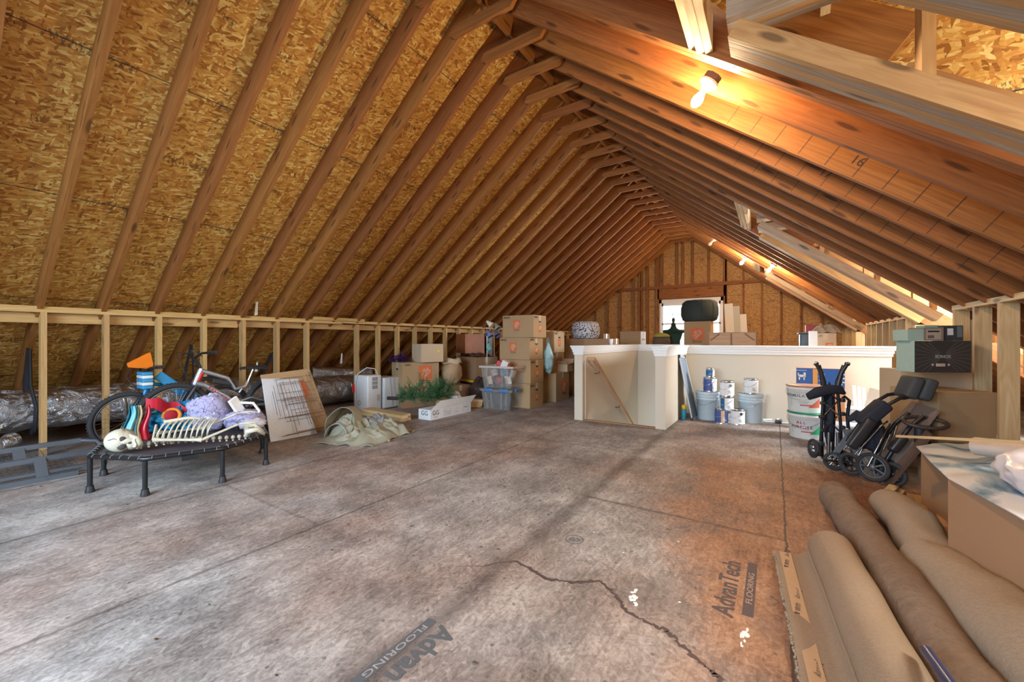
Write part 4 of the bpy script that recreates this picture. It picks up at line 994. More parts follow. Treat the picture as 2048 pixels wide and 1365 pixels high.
t, hdt, hdb, bbv, stt, stm = bike('blue kids bicycle with blue white pads nearest the knee wall studs', -5.17, 1.24, 0.275, 0.80, M_BLUEP, 0.82, False)
M_PADB = K('blue_pad', (0.03,0.28,0.55), rough=0.7); 
for j in range(5): MB().rbox(hdt+Vector((0.03,-0.045,-0.03+j*0.033)), (0.20-0.012*abs(j-2),0.08,0.031), 0.008).build('pad_stripe', M_PADB if j % 2 == 0 else M_PWHITE, t)
MB().rbox((0.05, 0.32, 0.60), (0.03,0.30,0.09), 0.012, rot=Matrix.Rotation(-0.75,3,'X')).build('blue_cover', M_PADB, t)
m = MB(); M2 = Matrix.Translation(stm+Vector((0.06,-0.05,0.05)))@Matrix.Rotation(0.35,4,'Y')
m.prism([(-0.09,0),(0.07,-0.01),(0.08,0.04),(0.05,0.16),(0.03,0.15),(-0.10,0.035)], -0.006, 0.006, M=M2@Matrix(((0.3,0,1,0),(1,0,-0.2,0),(0,1,0,0),(0,0,0,1)))); m.build('orange_fin', K('orange_plastic', (0.85,0.20,0.01), rough=0.35), t)

# ------------------------------------------------------------ folded bed frame at far left
t = thing('folded_bed_frame', 'dark grey folded metal bed frame lying on the floor left of the trampoline', 'bed frame', (-4.6, 0.3, 0)); B0 = Vector((-4.6,0.3,0))
M_GREYM = K('slate_grey_metal', (0.11,0.125,0.145), rough=0.45, metal=0.2)
def rail(X, z, y0, y1, h=0.035, w=0.03): MB().bb(X-w/2+4.6, X+w/2+4.6, y0-0.3, y1-0.3, z, z+h, axis=1).build('rail', M_GREYM, t)
rail(-4.53, 0.0, -0.4, 0.80); rail(-4.58, 0.045, -0.4, 0.86, 0.02); rail(-4.66, 0.125, -0.4, 0.92); rail(-4.78, 0.205, -0.4, 0.86)
for y, za, zb, xa, xb in ((0.62, 0.02, 0.14, -4.53, -4.66), (0.53, 0.13, 0.21, -4.66, -4.78), (0.30, 0.02, 0.14, -4.53, -4.66)):
    MB().bar((xa+4.6+0.005, y-0.3, za), (xb+4.6+0.005, y-0.3, zb+0.02), 0.06, 0.006, up=(1,0,0.3)).build('upright', M_GREYM, t)
m = MB()
for i in range(16): m.tube([Vector((0.02-i*0.035, -0.6, 0.035+0.006*i)), Vector((0.02-i*0.035, 0.52, 0.035+0.006*i))], 0.002, 4)
for i in range(34): y = -0.6+i*0.034; m.tube([Vector((0.03, y, 0.035)), Vector((-0.52, y, 0.13))], 0.002, 4)
m.build('wire_mesh', M_GREYM, t)
MB().tube([Vector((-0.18,0.56,0.22)), Vector((-0.1,0.64,0.21)), Vector((0.05,0.66,0.16)), Vector((0.12,0.64,0.06)), Vector((0.14,0.62,0.012))], 0.014, 8).build('end_tube', M_GREYM, t)

# ------------------------------------------------------------ ducts
def foil():
    k = NT('foil_wrap'); co = k.coord()
    n1 = k.noise(co, 14, 5, 0.7, 1.2); k.col(k.mix(n1, (0.42,0.42,0.44), (0.75,0.76,0.80))); k.bump(n1, 0.95, 0.03)
    return k.done(0.28, 1.0)
M_FOIL = foil()
def duct(label, pts, r, f=8, amp=0.05, name='foil_duct', ripple=0.0):
    t = thing(name, label, 'duct', (0,0,0)); c0 = Vector(pts[0]); t.location = (c0.x, c0.y, 0)
    P = []
    for a, b in zip(pts, pts[1:]):
        a = Vector(a); b = Vector(b); n = max(2, int((b-a).length/0.035))
        for i in range(n): P.append(a.lerp(b, i/n)-Vector((c0.x,c0.y,0)))
    P.append(Vector(pts[-1])-Vector((c0.x,c0.y,0)))
    rr = [r*(1+(ripple*math.sin(i*1.9))) for i in range(len(P))]
    m = MB(); m.tube(P, rr, 26)
    m.v = [tuple(Vector(v)+Vector((mn.noise(Vector(v)*f), 0, mn.noise(Vector(v)*f+Vector((7,3,1)))))*(amp*2.2*r)) for v in m.v]
    m.v = [(x,y,max(z,0.004)) for x,y,z in m.v]
    m.build('foil_sleeve', M_FOIL, t); return t
d1 = duct('large silver foil-wrapped duct with printed lettering, along the floor behind the left studs', [(-6.02,-0.5,0.40),(-6.0,0.5,0.37),(-5.98,1.2,0.37),(-5.98,2.1,0.36),(-6.0,3.1,0.30)], 0.185)
writing('printed_text', '10"', (0.186,1.66,0.345), (math.pi/2, math.pi, -math.pi/2-math.pi), 0.055, K('yellowish_print',(0.6,0.58,0.4)), d1)
m = MB(); m.bb(0.155,0.19,0.5,1.05,0.235,0.238)
for i in range(9): m.bb(0.165,0.190,0.55+i*0.06,0.58+i*0.06,0.25,0.275)
m.build('printed_band', K('yellowish_print',(0,0,0)), d1)
MB().ring((0.03, 1.87, 0.37), 0.198, 0.012, axis=(0,1,0.15), n=30, seg=6).build('seam_tape', K('foil_tape',(0.72,0.72,0.74),rough=0.25,metal=0.9), d1)
duct('second foil duct running behind the large one, under the roof edge', [(-6.42,0.6,0.42),(-6.42,2.0,0.42),(-6.40,3.6,0.36)], 0.13)
duct('short fat foil duct on the floor between the leaning boards and the white appliance', [(-5.99,3.35,0.26),(-5.98,3.9,0.255),(-6.0,4.7,0.25)], 0.215)
duct('pale foil duct lying above the short fat duct', [(-6.38,3.75,0.50),(-6.25,4.8,0.42)], 0.12)
duct('narrow ribbed silver hose at the photo\'s left edge', [(-5.72,0.62,0.16),(-5.64,0.50,0.12),(-5.57,0.34,0.08),(-5.56,0.0,0.07)], 0.06, f=20, amp=0.02, name='ribbed_hose', ripple=0.10)
M_STRAP = K('black_duct_strap', (0.03,0.03,0.035), rough=0.7)
for i, (y, z1) in enumerate(((0.72,0.95),(1.98,0.99),(2.0+0.9,0.85))):
    t = thing('duct_hanger_strap', ('wide black strap slung round the duct behind the first stud','black strap behind the handlebars of the silver bike','thin black strap hanging above the duct right of the leaning boards')[i], 'strap', (-5.98, y, 0), group=None)
    m = MB(); m.tube([Vector((0.13,0,z1)), Vector((0.165,0,0.62)), Vector((0.205,0.03,0.42)), Vector((0.15,0.03,0.22)), Vector((0,0.03,0.165)), Vector((-0.19,0.02,0.35)), Vector((-0.1,0,0.62)), Vector((0.10,0,z1))], 0.05 if i == 0 else 0.025, 6, flat=0.25); m.build('strap', M_STRAP, t)
t = thing('blue_cable', 'thin blue cable trailing over the ribbed hose', 'cable', (-5.2,0.2,0))
MB().tube([Vector((-0.15,-0.3,0.20)),Vector((0.0,0.0,0.17)),Vector((0.05,0.2,0.13)),Vector((0.1,0.35,0.05)),Vector((0.2,0.5,0.02))], 0.004, 6).build('cable', K('blue_cable_jacket',(0.03,0.15,0.25)), t)
# white batt slivers of daylight baffle between rafters
for i, (px, py, X, h, lab) in enumerate(((682,718,-6.05,0.16,'white plastic tie standing above the short fat duct'),(512,735,-6.0,0.12,'white plastic tie behind the bike saddle'),(512,612,-5.50,0.24,'white pointed plastic sliver sticking up behind the long top plate'))):
    d = ray(px, py); tt = X/d.x; p = Vector((X, d.y*tt, CAM_H+d.z*tt))
    t = thing('plastic_tie', lab, 'tie', (p.x, p.y, p.z-h/2)); m = MB()
    m.prism([(-0.018,-h/2+0.0),(0.018,-h/2),(0.024,h/2),(0.010,h*0.62),(0.0,h*0.3)], -0.002, 0.002, M=Matrix.Translation((0,0,h/2))@Matrix(((0.2,0,1,0),(1,0,-0.2,0),(0.3 if i == 2 else 0,1,0,0),(0,0,0,1)))); m.build('tie', M_PWHITE, t)

# ------------------------------------------------------------ leaning boards and twig lattice
def lean(p0, p1, q0, q1, th):
    """board: bottom corners p0,p1, top corners q0,q1"""
    p0, p1, q0, q1 = map(Vector, (p0, p1, q0, q1)); n = (p1-p0).cross(q0-p0).normalized()*th
    return MB().hexa([p0, p1, q1, q0, p0+n, p1+n, q1+n, q0+n])
t = thing('flattened_box', 'flattened moving box with orange logo leaning behind the white board', 'cardboard', (-4.43, 2.5, 0)); o = Vector((-4.43,2.5,0))
A, B, C_, D = Vector((-4.44,2.25,0.0)), Vector((-4.42,2.86,0.0)), Vector((-4.77,2.80,0.70)), Vector((-4.77,2.24,0.66))
lean(A-o, B-o, D-o, C_-o, -0.012).build('sheet', M_CARD, t)
u = (B-A).normalized(); nn = u.cross((D-A)).normalized()
if nn.x < 0: nn = -nn
vv = nn.cross(u).normalized()
if vv.z < 0: vv = -vv
RB = Matrix((u, vv, nn)).transposed()
MB().box(A.lerp(C_,0.66)-o+nn*0.0135, (0.17,0.19,0.001), rot=RB).build('orange_logo', M_OR, t)
writing('printed_text', 'LARGE', B.lerp(C_,0.87)-o+nn*0.0145-u*0.03, (RB@Matrix.Rotation(math.pi/2,3,'Z')).to_euler(), 0.035, M_BLK, t)
writing('printed_text', 'LARGE', B.lerp(C_,0.35)-o+nn*0.0145-u*0.03, (RB@Matrix.Rotation(math.pi/2,3,'Z')).to_euler(), 0.035, M_BLK, t)
t = thing('white_board', 'white board with rounded corners leaning just behind the twig lattice', 'board', (-4.31,2.37,0)); o = Vector((-4.31,2.37,0))
A2, B2, C2, D2 = Vector((-4.33,2.13,0.0)), Vector((-4.30,2.62,0.0)), Vector((-4.65,2.60,0.60)), Vector((-4.66,2.20,0.63))
lean(A2-o, B2-o, D2-o, C2-o, -0.012).build('panel', K('off_white_panel',(0.62,0.63,0.66),rough=0.5), t, bevel=0.005)
t = thing('twig_lattice', 'wall art of thin brown rods crossed like a lattice, leaning on the white board', 'wall art', (-4.26,2.45,0)); o = Vector((-4.26,2.45,0))
M_TWIG = K('rust_brown_rod', (0.22,0.13,0.09), rough=0.5, metal=0.4)
P0 = Vector((-4.265,2.20,0.02)); U = Vector((0.03,0.60,0.02)); Vv = Vector((-0.37,0.05,0.62))
rnd = random.Random(3); m = MB()
for i in range(24):
    a = rnd.uniform(0.02,0.98); s0 = rnd.uniform(0,0.45); s1 = rnd.uniform(s0+0.3,1.0); a = a*(0.95)
    sh = 0.0; m.tube([P0+U*(a*(1-s0*0.2))+Vv*s0-o, P0+U*(a*(1-s1*0.2))+Vv*s1-o], 0.0028, 5)
m.build('upright_rods', M_TWIG, t)
m = MB()
for i in range(24):
    a = rnd.uniform(0.02,0.98); s0 = rnd.uniform(0,0.5); s1 = rnd.uniform(s0+0.35,1.0)
    m.tube([P0+U*s0*(1-a*0.2)+Vv*a-o+Vector((0.006,0,0)), P0+U*s1*(1-a*0.2)+Vv*a-o+Vector((0.006,0,0))], 0.0028, 5)
m.build('cross_rods', M_TWIG, t)

# ------------------------------------------------------------ tarp
M_TARP = K('khaki_canvas', (0.31,0.29,0.21), rough=0.75, var=0.1, scale=8)
M_TARPG = K('grey_canvas_side', (0.24,0.25,0.245), rough=0.75, var=0.1, scale=8)
T0 = fl(735, 872); t = thing('crumpled_tarp', 'khaki and grey canvas tarp crumpled in a heap on the floor', 'tarp', (T0.x, T0.y, 0))
def heap(cx, cy, rx, ry, h, seed, rz, nu=56, nv=40, edge=0.02, fold=1.0):
    c, s = math.cos(rz), math.sin(rz)
    def fn(u, v):
        a, b = (u-0.5)*2, (v-0.5)*2; rr = min(1.0, (abs(a)**2.6+abs(b)**2.6)**(1/2.6))
        q = Vector((a*1.35+seed*5, b*1.35, seed))
        ridge = 1-abs(mn.noise(q*1.1))*2.2; ridge2 = 1-abs(mn.noise(q*2.7+Vector((3,3,0))))*2.2
        z = h*(1-rr**2.4)*(0.45+0.5*ridge*fold+0.22*ridge2*fold)+edge*(0.5+0.5*math.sin(a*9+b*7+seed))
        x = a*rx*(1+0.14*mn.noise(q*1.7)); y = b*ry*(1+0.14*mn.noise(q*1.7+Vector((9,9,9))))
        return (cx+x*c-y*s, cy+x*s+y*c, max(0.004, z))
    m = MB(); m.grid(fn, nu, nv, thick=0.006); m.v = [(x,y,max(z,0.002)) for x,y,z in m.v]; return m
heap(0,0,0.36,0.42,0.15,1,0.3).build('khaki_fold', M_TARP, t)
heap(-0.14,-0.10,0.24,0.19,0.27,2,0.9,fold=0.6).build('raised_fold', M_TARP, t)
heap(-0.10,0.19,0.24,0.22,0.24,3,-0.5,fold=0.6).build('grey_fold', M_TARPG, t)
heap(0.13,-0.18,0.30,0.13,0.10,4,0.8).build('front_fold', M_TARP, t)
heap(0.05,0.22,0.28,0.18,0.14,5,0.1).build('khaki_fold', M_TARP, t)
def ribbon(ctrl, w, nrm_, n=40, thick=0.004, wave=0.0):
    """folded band of cloth along a smooth path"""
    C3 = [Vector(c) for c in ctrl]
    def cr(s):
        k = min(int(s*(len(C3)-1)), len(C3)-2); f = s*(len(C3)-1)-k
        p0, p1, p2, p3 = C3[max(k-1,0)], C3[k], C3[k+1], C3[min(k+2,len(C3)-1)]
        return 0.5*((2*p1)+(p2-p0)*f+(2*p0-5*p1+4*p2-p3)*f*f+(3*p1-p0-3*p2+p3)*f**3)
    N = Vector(nrm_)
    m = MB(); m.grid(lambda u, v: cr(u)+N*((v-0.5)*w*(1+0.15*math.sin(u*8)))+Vector((0,0,wave*math.sin(u*13+v*5))), n, 8, thick=thick); return m
ribbon([(-0.33,-0.22,0.02),(-0.36,-0.18,0.18),(-0.26,-0.10,0.30),(-0.14,-0.05,0.27),(-0.05,-0.08,0.15),(0.05,-0.2,0.05)], 0.26, (0.5,-0.8,0.1)).build('draped_fold', M_TARP, t)
ribbon([(-0.30,-0.30,0.02),(-0.22,-0.30,0.13),(-0.10,-0.27,0.17),(0.0,-0.25,0.10),(0.06,-0.3,0.02)], 0.12, (0.6,-0.7,0.0)).build('pale_lining_fold', K('pale_grey_lining',(0.42,0.43,0.42),rough=0.7), t)
# ------------------------------------------------------------ white appliances by the left knee wall
t = thing('dehumidifier', 'white dehumidifier with a side grille and red tag against the left studs', 'dehumidifier', (-5.12, 3.915, 0))
MB().rbox((0,0,0.27), (0.32,0.25,0.52), 0.02).build('housing', M_PWHITE, t)
M_SLOT = K('dark_grille_slot', (0.16,0.17,0.18), rough=0.6)
m = MB()
for r in range(12):
    for c_ in range(2): m.bb(0.1600, 0.1625, -0.045+c_*0.05, 0.0+c_*0.05, 0.33+r*0.013+(0.008 if r > 3 else 0)+(0.008 if r > 7 else 0), 0.339+r*0.013+(0.008 if r > 3 else 0)+(0.008 if r > 7 else 0))
m.build('grille', M_SLOT, t)
MB().bb(0.1600, 0.162, 0.04, 0.09, 0.14, 0.24).build('rating_label', K('grey_label',(0.45,0.46,0.47)), t)
MB().ring((-0.03,-0.126,0.12), 0.03, 0.004, axis=(0,1,0), n=20, seg=5).build('drain_cap', M_SLOT, t)
m = MB(); m.tube([Vector((-0.10,-0.14,0.16)),Vector((-0.10,-0.145,0.40)),Vector((-0.05,-0.14,0.55)),Vector((0.04,-0.05,0.64)),Vector((0.10,0.05,0.62)),Vector((0.10,0.10,0.53))], 0.006, 6); m.build('power_cord', M_PWHITE, t)
MB().box((-0.13,-0.15,0.33), (0.06,0.003,0.12), rz=0.2).build('red_tag', K('red_tag',(0.65,0.03,0.03)), t)
t = thing('mini_fridge', 'light grey mini fridge with a dark vertical handle slot right of the dehumidifier', 'fridge', (-5.12, 4.22, 0))
MB().rbox((0,0,0.245), (0.34,0.30,0.47), 0.015).build('cabinet', K('light_grey_enamel',(0.55,0.57,0.58),rough=0.35), t)
MB().rbox((0.175,0,0.25), (0.025,0.29,0.45), 0.008).build('door', K('light_grey_enamel',(0,0,0)), t)
MB().bb(0.186,0.19,0.115,0.127,0.20,0.42).build('handle_slot', M_SLOT, t)
m = MB()
for q in (-0.05, 0.02): m.tube([Vector((0.19,q,0.49)), Vector((0.196,q+0.01,0.30)), Vector((0.196,q+0.05,0.05))], 0.003, 5)
m.build('power_cord', K('grey_cord',(0.4,0.4,0.4)), t)

# ------------------------------------------------------------ left group of cartons
la = math.radians(-20)
def corner_box(px, Y, X, dims, rz, z=0, **k):
    """box whose camera-facing bottom corner (max x, min y in its own frame) stands at (X,Y)"""
    c = Vector((X, Y, z)); o = Matrix.Rotation(rz, 3, 'Z')@Vector((-dims[0]/2, dims[1]/2, 0)); p = c+o
    return carton(k.pop('label'), (p.x, p.y, z), dims, rz, **k)
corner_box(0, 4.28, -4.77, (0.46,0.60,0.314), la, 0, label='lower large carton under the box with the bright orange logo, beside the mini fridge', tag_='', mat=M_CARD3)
corner_box(0, 4.28, -4.77, (0.46,0.61,0.386), la, 0.3155, label='large carton with the brightest orange square logo, right of the mini fridge', logos=[('+x', 0.07, 0.03, 0.22)], tag_='LARGE', handle=('-y',))
pt = corner_box(0, 4.50, -4.60, (0.36,0.38,0.285), la, 0.703, label='plain small carton with a yellow sticker on top of the large logo carton', mat=M_CARD2)
MB().lathe([(0.022,0),(0.022,0.001)], (0.186, 0.10, 0.17), (1,0,0), 16).build('yellow_sticker', K('yellow_sticker',(0.8,0.6,0.03)), pt)
t = thing('purple_tinsel', 'tangle of dark purple tinsel spilling on top of the large logo carton', 'tinsel', (-4.95, 4.38, 0.703)); rnd = random.Random(11); m = MB()
for i in range(420):
    a = rnd.uniform(0,6.28); r0 = rnd.uniform(0,0.17); p = Vector((r0*math.cos(a), r0*math.sin(a), rnd.uniform(0.01,0.13)*(1-r0*3.5))); d = Vector((rnd.gauss(0,1),rnd.gauss(0,1),rnd.gauss(0,0.7))).normalized()*rnd.uniform(0.03,0.07)
    q = p+d; q.z = max(q.z, 0.004); m.tube([p, p.lerp(q,0.5)+Vector((0,0,0.01)), q], 0.0022, 4, cap=False)
m.build('tinsel_strands', K('purple_foil',(0.06,0.015,0.12),rough=0.3,metal=0.4,var=0.6), t)
# lumber on the floor
def board(label, a, b, w, h, mat=None, up=(0,0,1), group=None, name='lumber_board'):
    a = Vector(a); b = Vector(b); c = Vector((a.x, a.y, 0)) if True else a
    o = MB().bar(a-c, b-c, w, h, up=up).build(name, mat or M_PALE); o.location = c
    return tag(o, label, 'lumber', group)
for i, (x0, y0, x1, y1, z) in enumerate(((-4.00,3.60,-4.95,3.66,0.0),(-4.02,3.70,-5.0,3.76,0.0),(-3.99,3.62,-4.9,3.68,0.040),(-4.04,3.715,-4.9,3.775,0.040),(-4.2,3.85,-4.86,3.90,0.0))):
    board(('bottom front','bottom rear','top front','top rear','loose')[i]+' pine board of the little lumber stack left of the white long box', (x0,y0,z+0.02), (x1,y1,z+0.02), 0.089, 0.038, group='pine boards left of the white long box')
for i in range(3): board(('lowest','middle','topmost')[i]+' of the stacked pine boards behind the long white box', (-3.80,5.02+0.0,0.02+0.04*i) if False else (-3.86+0.01*i,5.10,0.02+0.04*i), (-4.55,4.80,0.02+0.04*i), 0.14, 0.038, group='pine boards behind the long white box')

# ------------------------------------------------------------ artificial tree in its long white box
t = thing('long_white_box', 'long white box printed with two large round letters, artificial tree lying in it', 'box', (-3.865, 4.255, 0)); w_, l_, h_ = 0.22, 0.83, 0.135
M_WBOX = K('white_box_board', (0.72,0.73,0.74), rough=0.6, var=0.03)
m = MB(); m.bb(-w_/2,w_/2,-l_/2,l_/2,0,0.004)
for x in (-w_/2, w_/2-0.004): m.bb(x,x+0.004,-l_/2,l_/2,0.004,h_)
for y in (-l_/2, l_/2-0.004): m.bb(-w_/2+0.004,w_/2-0.004,y,y+0.004,0.004,h_)
m.build('tray', M_WBOX, t)
A = [Vector((w_/2,-l_/2,h_)),Vector((w_/2,l_/2,h_)),Vector((w_/2+0.02,l_/2+0.10,h_+0.10)),Vector((w_/2+0.02,-l_/2+0.16,h_+0.105))]
m = MB(); m.hexa(A+[v+Vector((0.004,0,0)) for v in A]); m.build('front_flap', M_WBOX, t)
dm = (w_, l_, h_)
writing('printed_letters', 'GG', (w_/2+0.001,-0.32,0.085), face_rot('+x'), 0.085, M_BLK, t); writing('printed_letters', 'GG', (0.0,-l_/2-0.001,0.085), face_rot('-y'), 0.085, M_BLK, t)
m = MB()
for (u, v, a, b) in ((-0.32,0.035,0.07,0.006),(-0.32,0.022,0.07,0.004),(-0.10,0.115,0.13,0.002),(-0.10,0.025,0.13,0.002),(0.10,0.05,0.06,0.003),(0.10,0.03,0.06,0.003),(0.10,0.095,0.05,0.003),(0.30,0.115,0.12,0.002),(0.30,0.03,0.12,0.002),(0.30,0.085,0.08,0.012)):
    m.box((w_/2+0.0006, u, v), (0.001, a, b))
for u in (-0.165,-0.035,0.24,0.36): m.box((w_/2+0.0006,u,0.07), (0.001,0.002,0.09))
for i in range(14): m.box((w_/2+0.0006,-0.14+(i%4)*0.03,0.04+(i//4)*0.018), (0.001,0.018,0.006))
m.build('printed_marks', K('grey_print',(0.25,0.25,0.28)), t)
tr = thing('artificial_tree', 'green artificial Christmas tree bundled up in the long white box', 'tree', (-3.95, 3.98, 0.18)); rnd = random.Random(5)
ax_ = [Vector((-0.10,-0.42,0.12)), Vector((-0.05,-0.2,0.12)), Vector((0.0,0.1,0.10)), Vector((0,0.42,0.06))]
MB().tube(ax_, 0.012, 8).build('trunk', K('tree_pole',(0.03,0.05,0.03)), tr)
MB().tube([ax_[0]+Vector((-0.05,-0.13,0.015)), ax_[0]+Vector((-0.005,-0.01,0.0))], 0.022, 10).build('pole_cap', M_BLACK, tr)
m = MB()
for i in range(210):
    s_ = rnd.random()**0.9; k_ = min(int(s_*3), 2); p = ax_[k_].lerp(ax_[k_+1], s_*3-k_)
    rad = 0.07+0.15*math.sin(min(1, s_*1.7)*math.pi*0.62); a = rnd.uniform(-0.5,3.7); d = Vector((math.cos(a), rnd.uniform(-0.2,1.1), math.sin(a)*0.85)).normalized(); L = rad*rnd.uniform(0.9,1.6)
    q = p+d*L; q.z = max(q.z, -0.10); q.x = min(q.x, 0.13)
    m.tube([p, q], 0.0018, 4, cap=False)
    n_ = 30
    for j in range(n_):
        f = 0.25+0.75*j/n_; c_ = p.lerp(q, f); e = (d+Vector((rnd.gauss(0,1),rnd.gauss(0,1),rnd.gauss(0,1)))*0.85).normalized()*0.038; sdv = e.cross(Vector((rnd.gauss(0,1),rnd.gauss(0,1),1))).normalized()*0.0024
        m.add([c_-sdv, c_+sdv, c_+e+sdv*0.3, c_+e-sdv*0.3], [(0,1,2,3)])
m.build('needles', K('green_pvc_needles',(0.035,0.13,0.045),rough=0.6,var=0.5,scale=25), tr)
t = thing('plush_ball', 'white stuffed cushion with red and black print in the long white box', 'cushion', (-3.90, 4.48, 0.02)); rumple(Vector((0,0,0.15)), (0.09,0.12,0.14), 0.10, 5, 4).build('cushion', print_mat('white_red_print', (0.62,0.60,0.60), (0.5,0.05,0.08), 9, 0.35), t)
t = thing('green_garland', 'small dark green garland heap at the far end of the long white box', 'garland', (-3.90,4.66,0.04)); m = MB()
for i in range(240):
    p = Vector((rnd.gauss(0,0.03), rnd.gauss(0,0.05), abs(rnd.gauss(0.06,0.04)))); e = Vector((rnd.gauss(0,1),rnd.gauss(0,1),rnd.gauss(0,1))).normalized()*0.03; sdv = e.cross(Vector((0,0.3,1))).normalized()*0.002; m.add([p-sdv,p+sdv,p+e+sdv,p+e-sdv], [(0,1,2,3)])
m.build('garland_needles', K('dark_green_needles',(0.02,0.09,0.04),var=0.4), t)

# ------------------------------------------------------------ bags and dark boxes behind the tree
M_KRAFT = K('kraft_paper', (0.46,0.31,0.18), rough=0.8, var=0.1, scale=10)
t = thing('paper_bag', 'large crumpled brown paper bag with folded rim right of the bright logo carton', 'bag', (-4.60, 5.20, 0.30)); m = rumple(Vector((0,0,0.20)), (0.17,0.20,0.22), 0.14, 4, 6, flatz=0.0); m.build('bag_body', M_KRAFT, t)
m = MB(); m.grid(lambda u, v: ((0.15-0.02*v)*math.cos(u*6.283)*(1+0.06*math.sin(u*19)), (0.19-0.02*v)*math.sin(u*6.283)*(1+0.06*math.sin(u*23)), 0.36+0.08*v+0.012*math.sin(u*31)), 48, 4, thick=0.003); m.build('rolled_rim', K('patterned_kraft',(0.55,0.42,0.28),var=0.4,scale=40), t)
carton('brown carton under the crumpled paper bag', (-4.60,5.22,0), (0.46,0.40,0.30), -0.2, tape=True, mat=M_CARD3)
t = carton('large brown carton with black cloth on top, standing on the yellow rimmed tote', (-4.58,5.90,0.35), (0.60,0.46,0.40), -0.35, tag_='', mat=M_CARD3)
t = thing('storage_tote', 'black storage tote with a yellow lid beneath the brown carton', 'tote', (-4.58,5.90,0), -0.35)
MB().rbox((0,0,0.15), (0.58,0.44,0.30), 0.02).build('tub', M_BLACK, t); MB().rbox((0,0,0.32), (0.66,0.50,0.045), 0.012).build('lid', K('yellow_lid',(0.75,0.48,0.03),rough=0.4), t)
t = thing('black_cloth', 'thin black plastic cloth draped over the brown carton under the glossy copper box', 'cloth', (-4.58,5.90,0.752)); heap(0,0,0.30,0.22,0.05,6,-0.35,30,22).build('cloth', K('black_film',(0.02,0.02,0.02),rough=0.3), t)
t = carton('copper brown glossy box leaning on the black cloth', (-4.86,6.02,0.81), (0.42,0.40,0.36), -0.45, group=None, mat=K('copper_gloss_board',(0.27,0.085,0.03),rough=0.5,var=0.35,scale=9), tape=False, name='glossy_box')
t = thing('shoulder_bag', 'dark brown shoulder bag slumped between tree box and tote', 'bag', (-4.12,5.36,0)); rumple(Vector((0,0,0.20)), (0.15,0.20,0.22), 0.2, 5, 9, flatz=0.0).build('bag_body', K('dark_brown_leather',(0.06,0.04,0.035),rough=0.5), t)
MB().tube([Vector((0.05,-0.15,0.32)),Vector((0.08,-0.10,0.42)),Vector((0.1,0.02,0.44)),Vector((0.08,0.12,0.36))], 0.008, 6).build('strap', M_BLACK, t)
# floor lamp with several shades
t = thing('floor_lamp', 'slim pole lamp with several coloured cone shades left of the tall carton stack', 'lamp', (-3.92, 5.60, 0)); lx = xat(974, 5.60); t.location = (lx, 5.60, 0)
MB().lathe([(0.13,0),(0.13,0.015),(0.02,0.03),(0.012,0.05)], seg=24).build('base', M_STEEL, t)
MB().tube([Vector((0,0,0.03)), Vector((0,0,1.12))], 0.009, 8).build('pole', K('satin_nickel',(0.5,0.48,0.45),rough=0.3,metal=0.9), t)
hL = [((-0.02,0,1.12),(-0.03,-0.02,1.30),(0.05,-0.05,1.36),(0.10,-0.04,1.32),(0.85,0.80,0.68)),((0,0,1.12),(0.05,0.06,1.27),(0.15,0.05,1.32),(0.20,0.04,1.26),(0.35,0.32,0.25)),((0,0,1.12),(-0.02,-0.03,1.22),(0.06,-0.06,1.20),(0.14,-0.05,1.08),(0.18,0.22,0.45)),((0,0,1.10),(0.02,0.08,1.2),(0.12,0.08,1.20),(0.17,0.06,1.14),(0.14,0.13,0.22)),((0,0,1.0),(0.05,-0.03,1.02),(0.07,-0.03,0.98),(0.075,-0.03,0.92),(0.15,0.45,0.38))]
for i, (a, b, c_, d_, col_) in enumerate(hL):
    o = MB().tube([Vector(a), Vector(b), Vector(c_)], 0.006, 6).build('gooseneck', M_STEEL, t)
    ax1 = (Vector(d_)-Vector(c_)).normalized(); m = MB(); m.lathe([(0.018,-0.02),(0.024,0.0),(0.040,0.05),(0.058,0.105),(0.055,0.105),(0.036,0.05)], c_, tuple(ax1), 20); m.build('lamp_shade', plain(f'shade_colour_{i}', col_, 0.4), o)
t = thing('metal_shelf_rack', 'dim metal rack of green bound folders behind the lamp pole', 'rack', (xat(962,6.6),6.6,0))
m = MB()
for x in (-0.20,0.20): m.bb(x-0.01,x+0.01,-0.1,0.1,0,1.12)
for z in (0.45,0.84,1.11): m.bb(-0.2,0.2,-0.1,0.1,z,z+0.015)
m.build('rack_frame', M_BMET, t)
for i in range(9): MB().bb(-0.17+i*0.038,-0.145+i*0.038,-0.1,0.09,0.856,1.04).build('folder', K('green_folder',(0.06,0.28,0.22)), t)

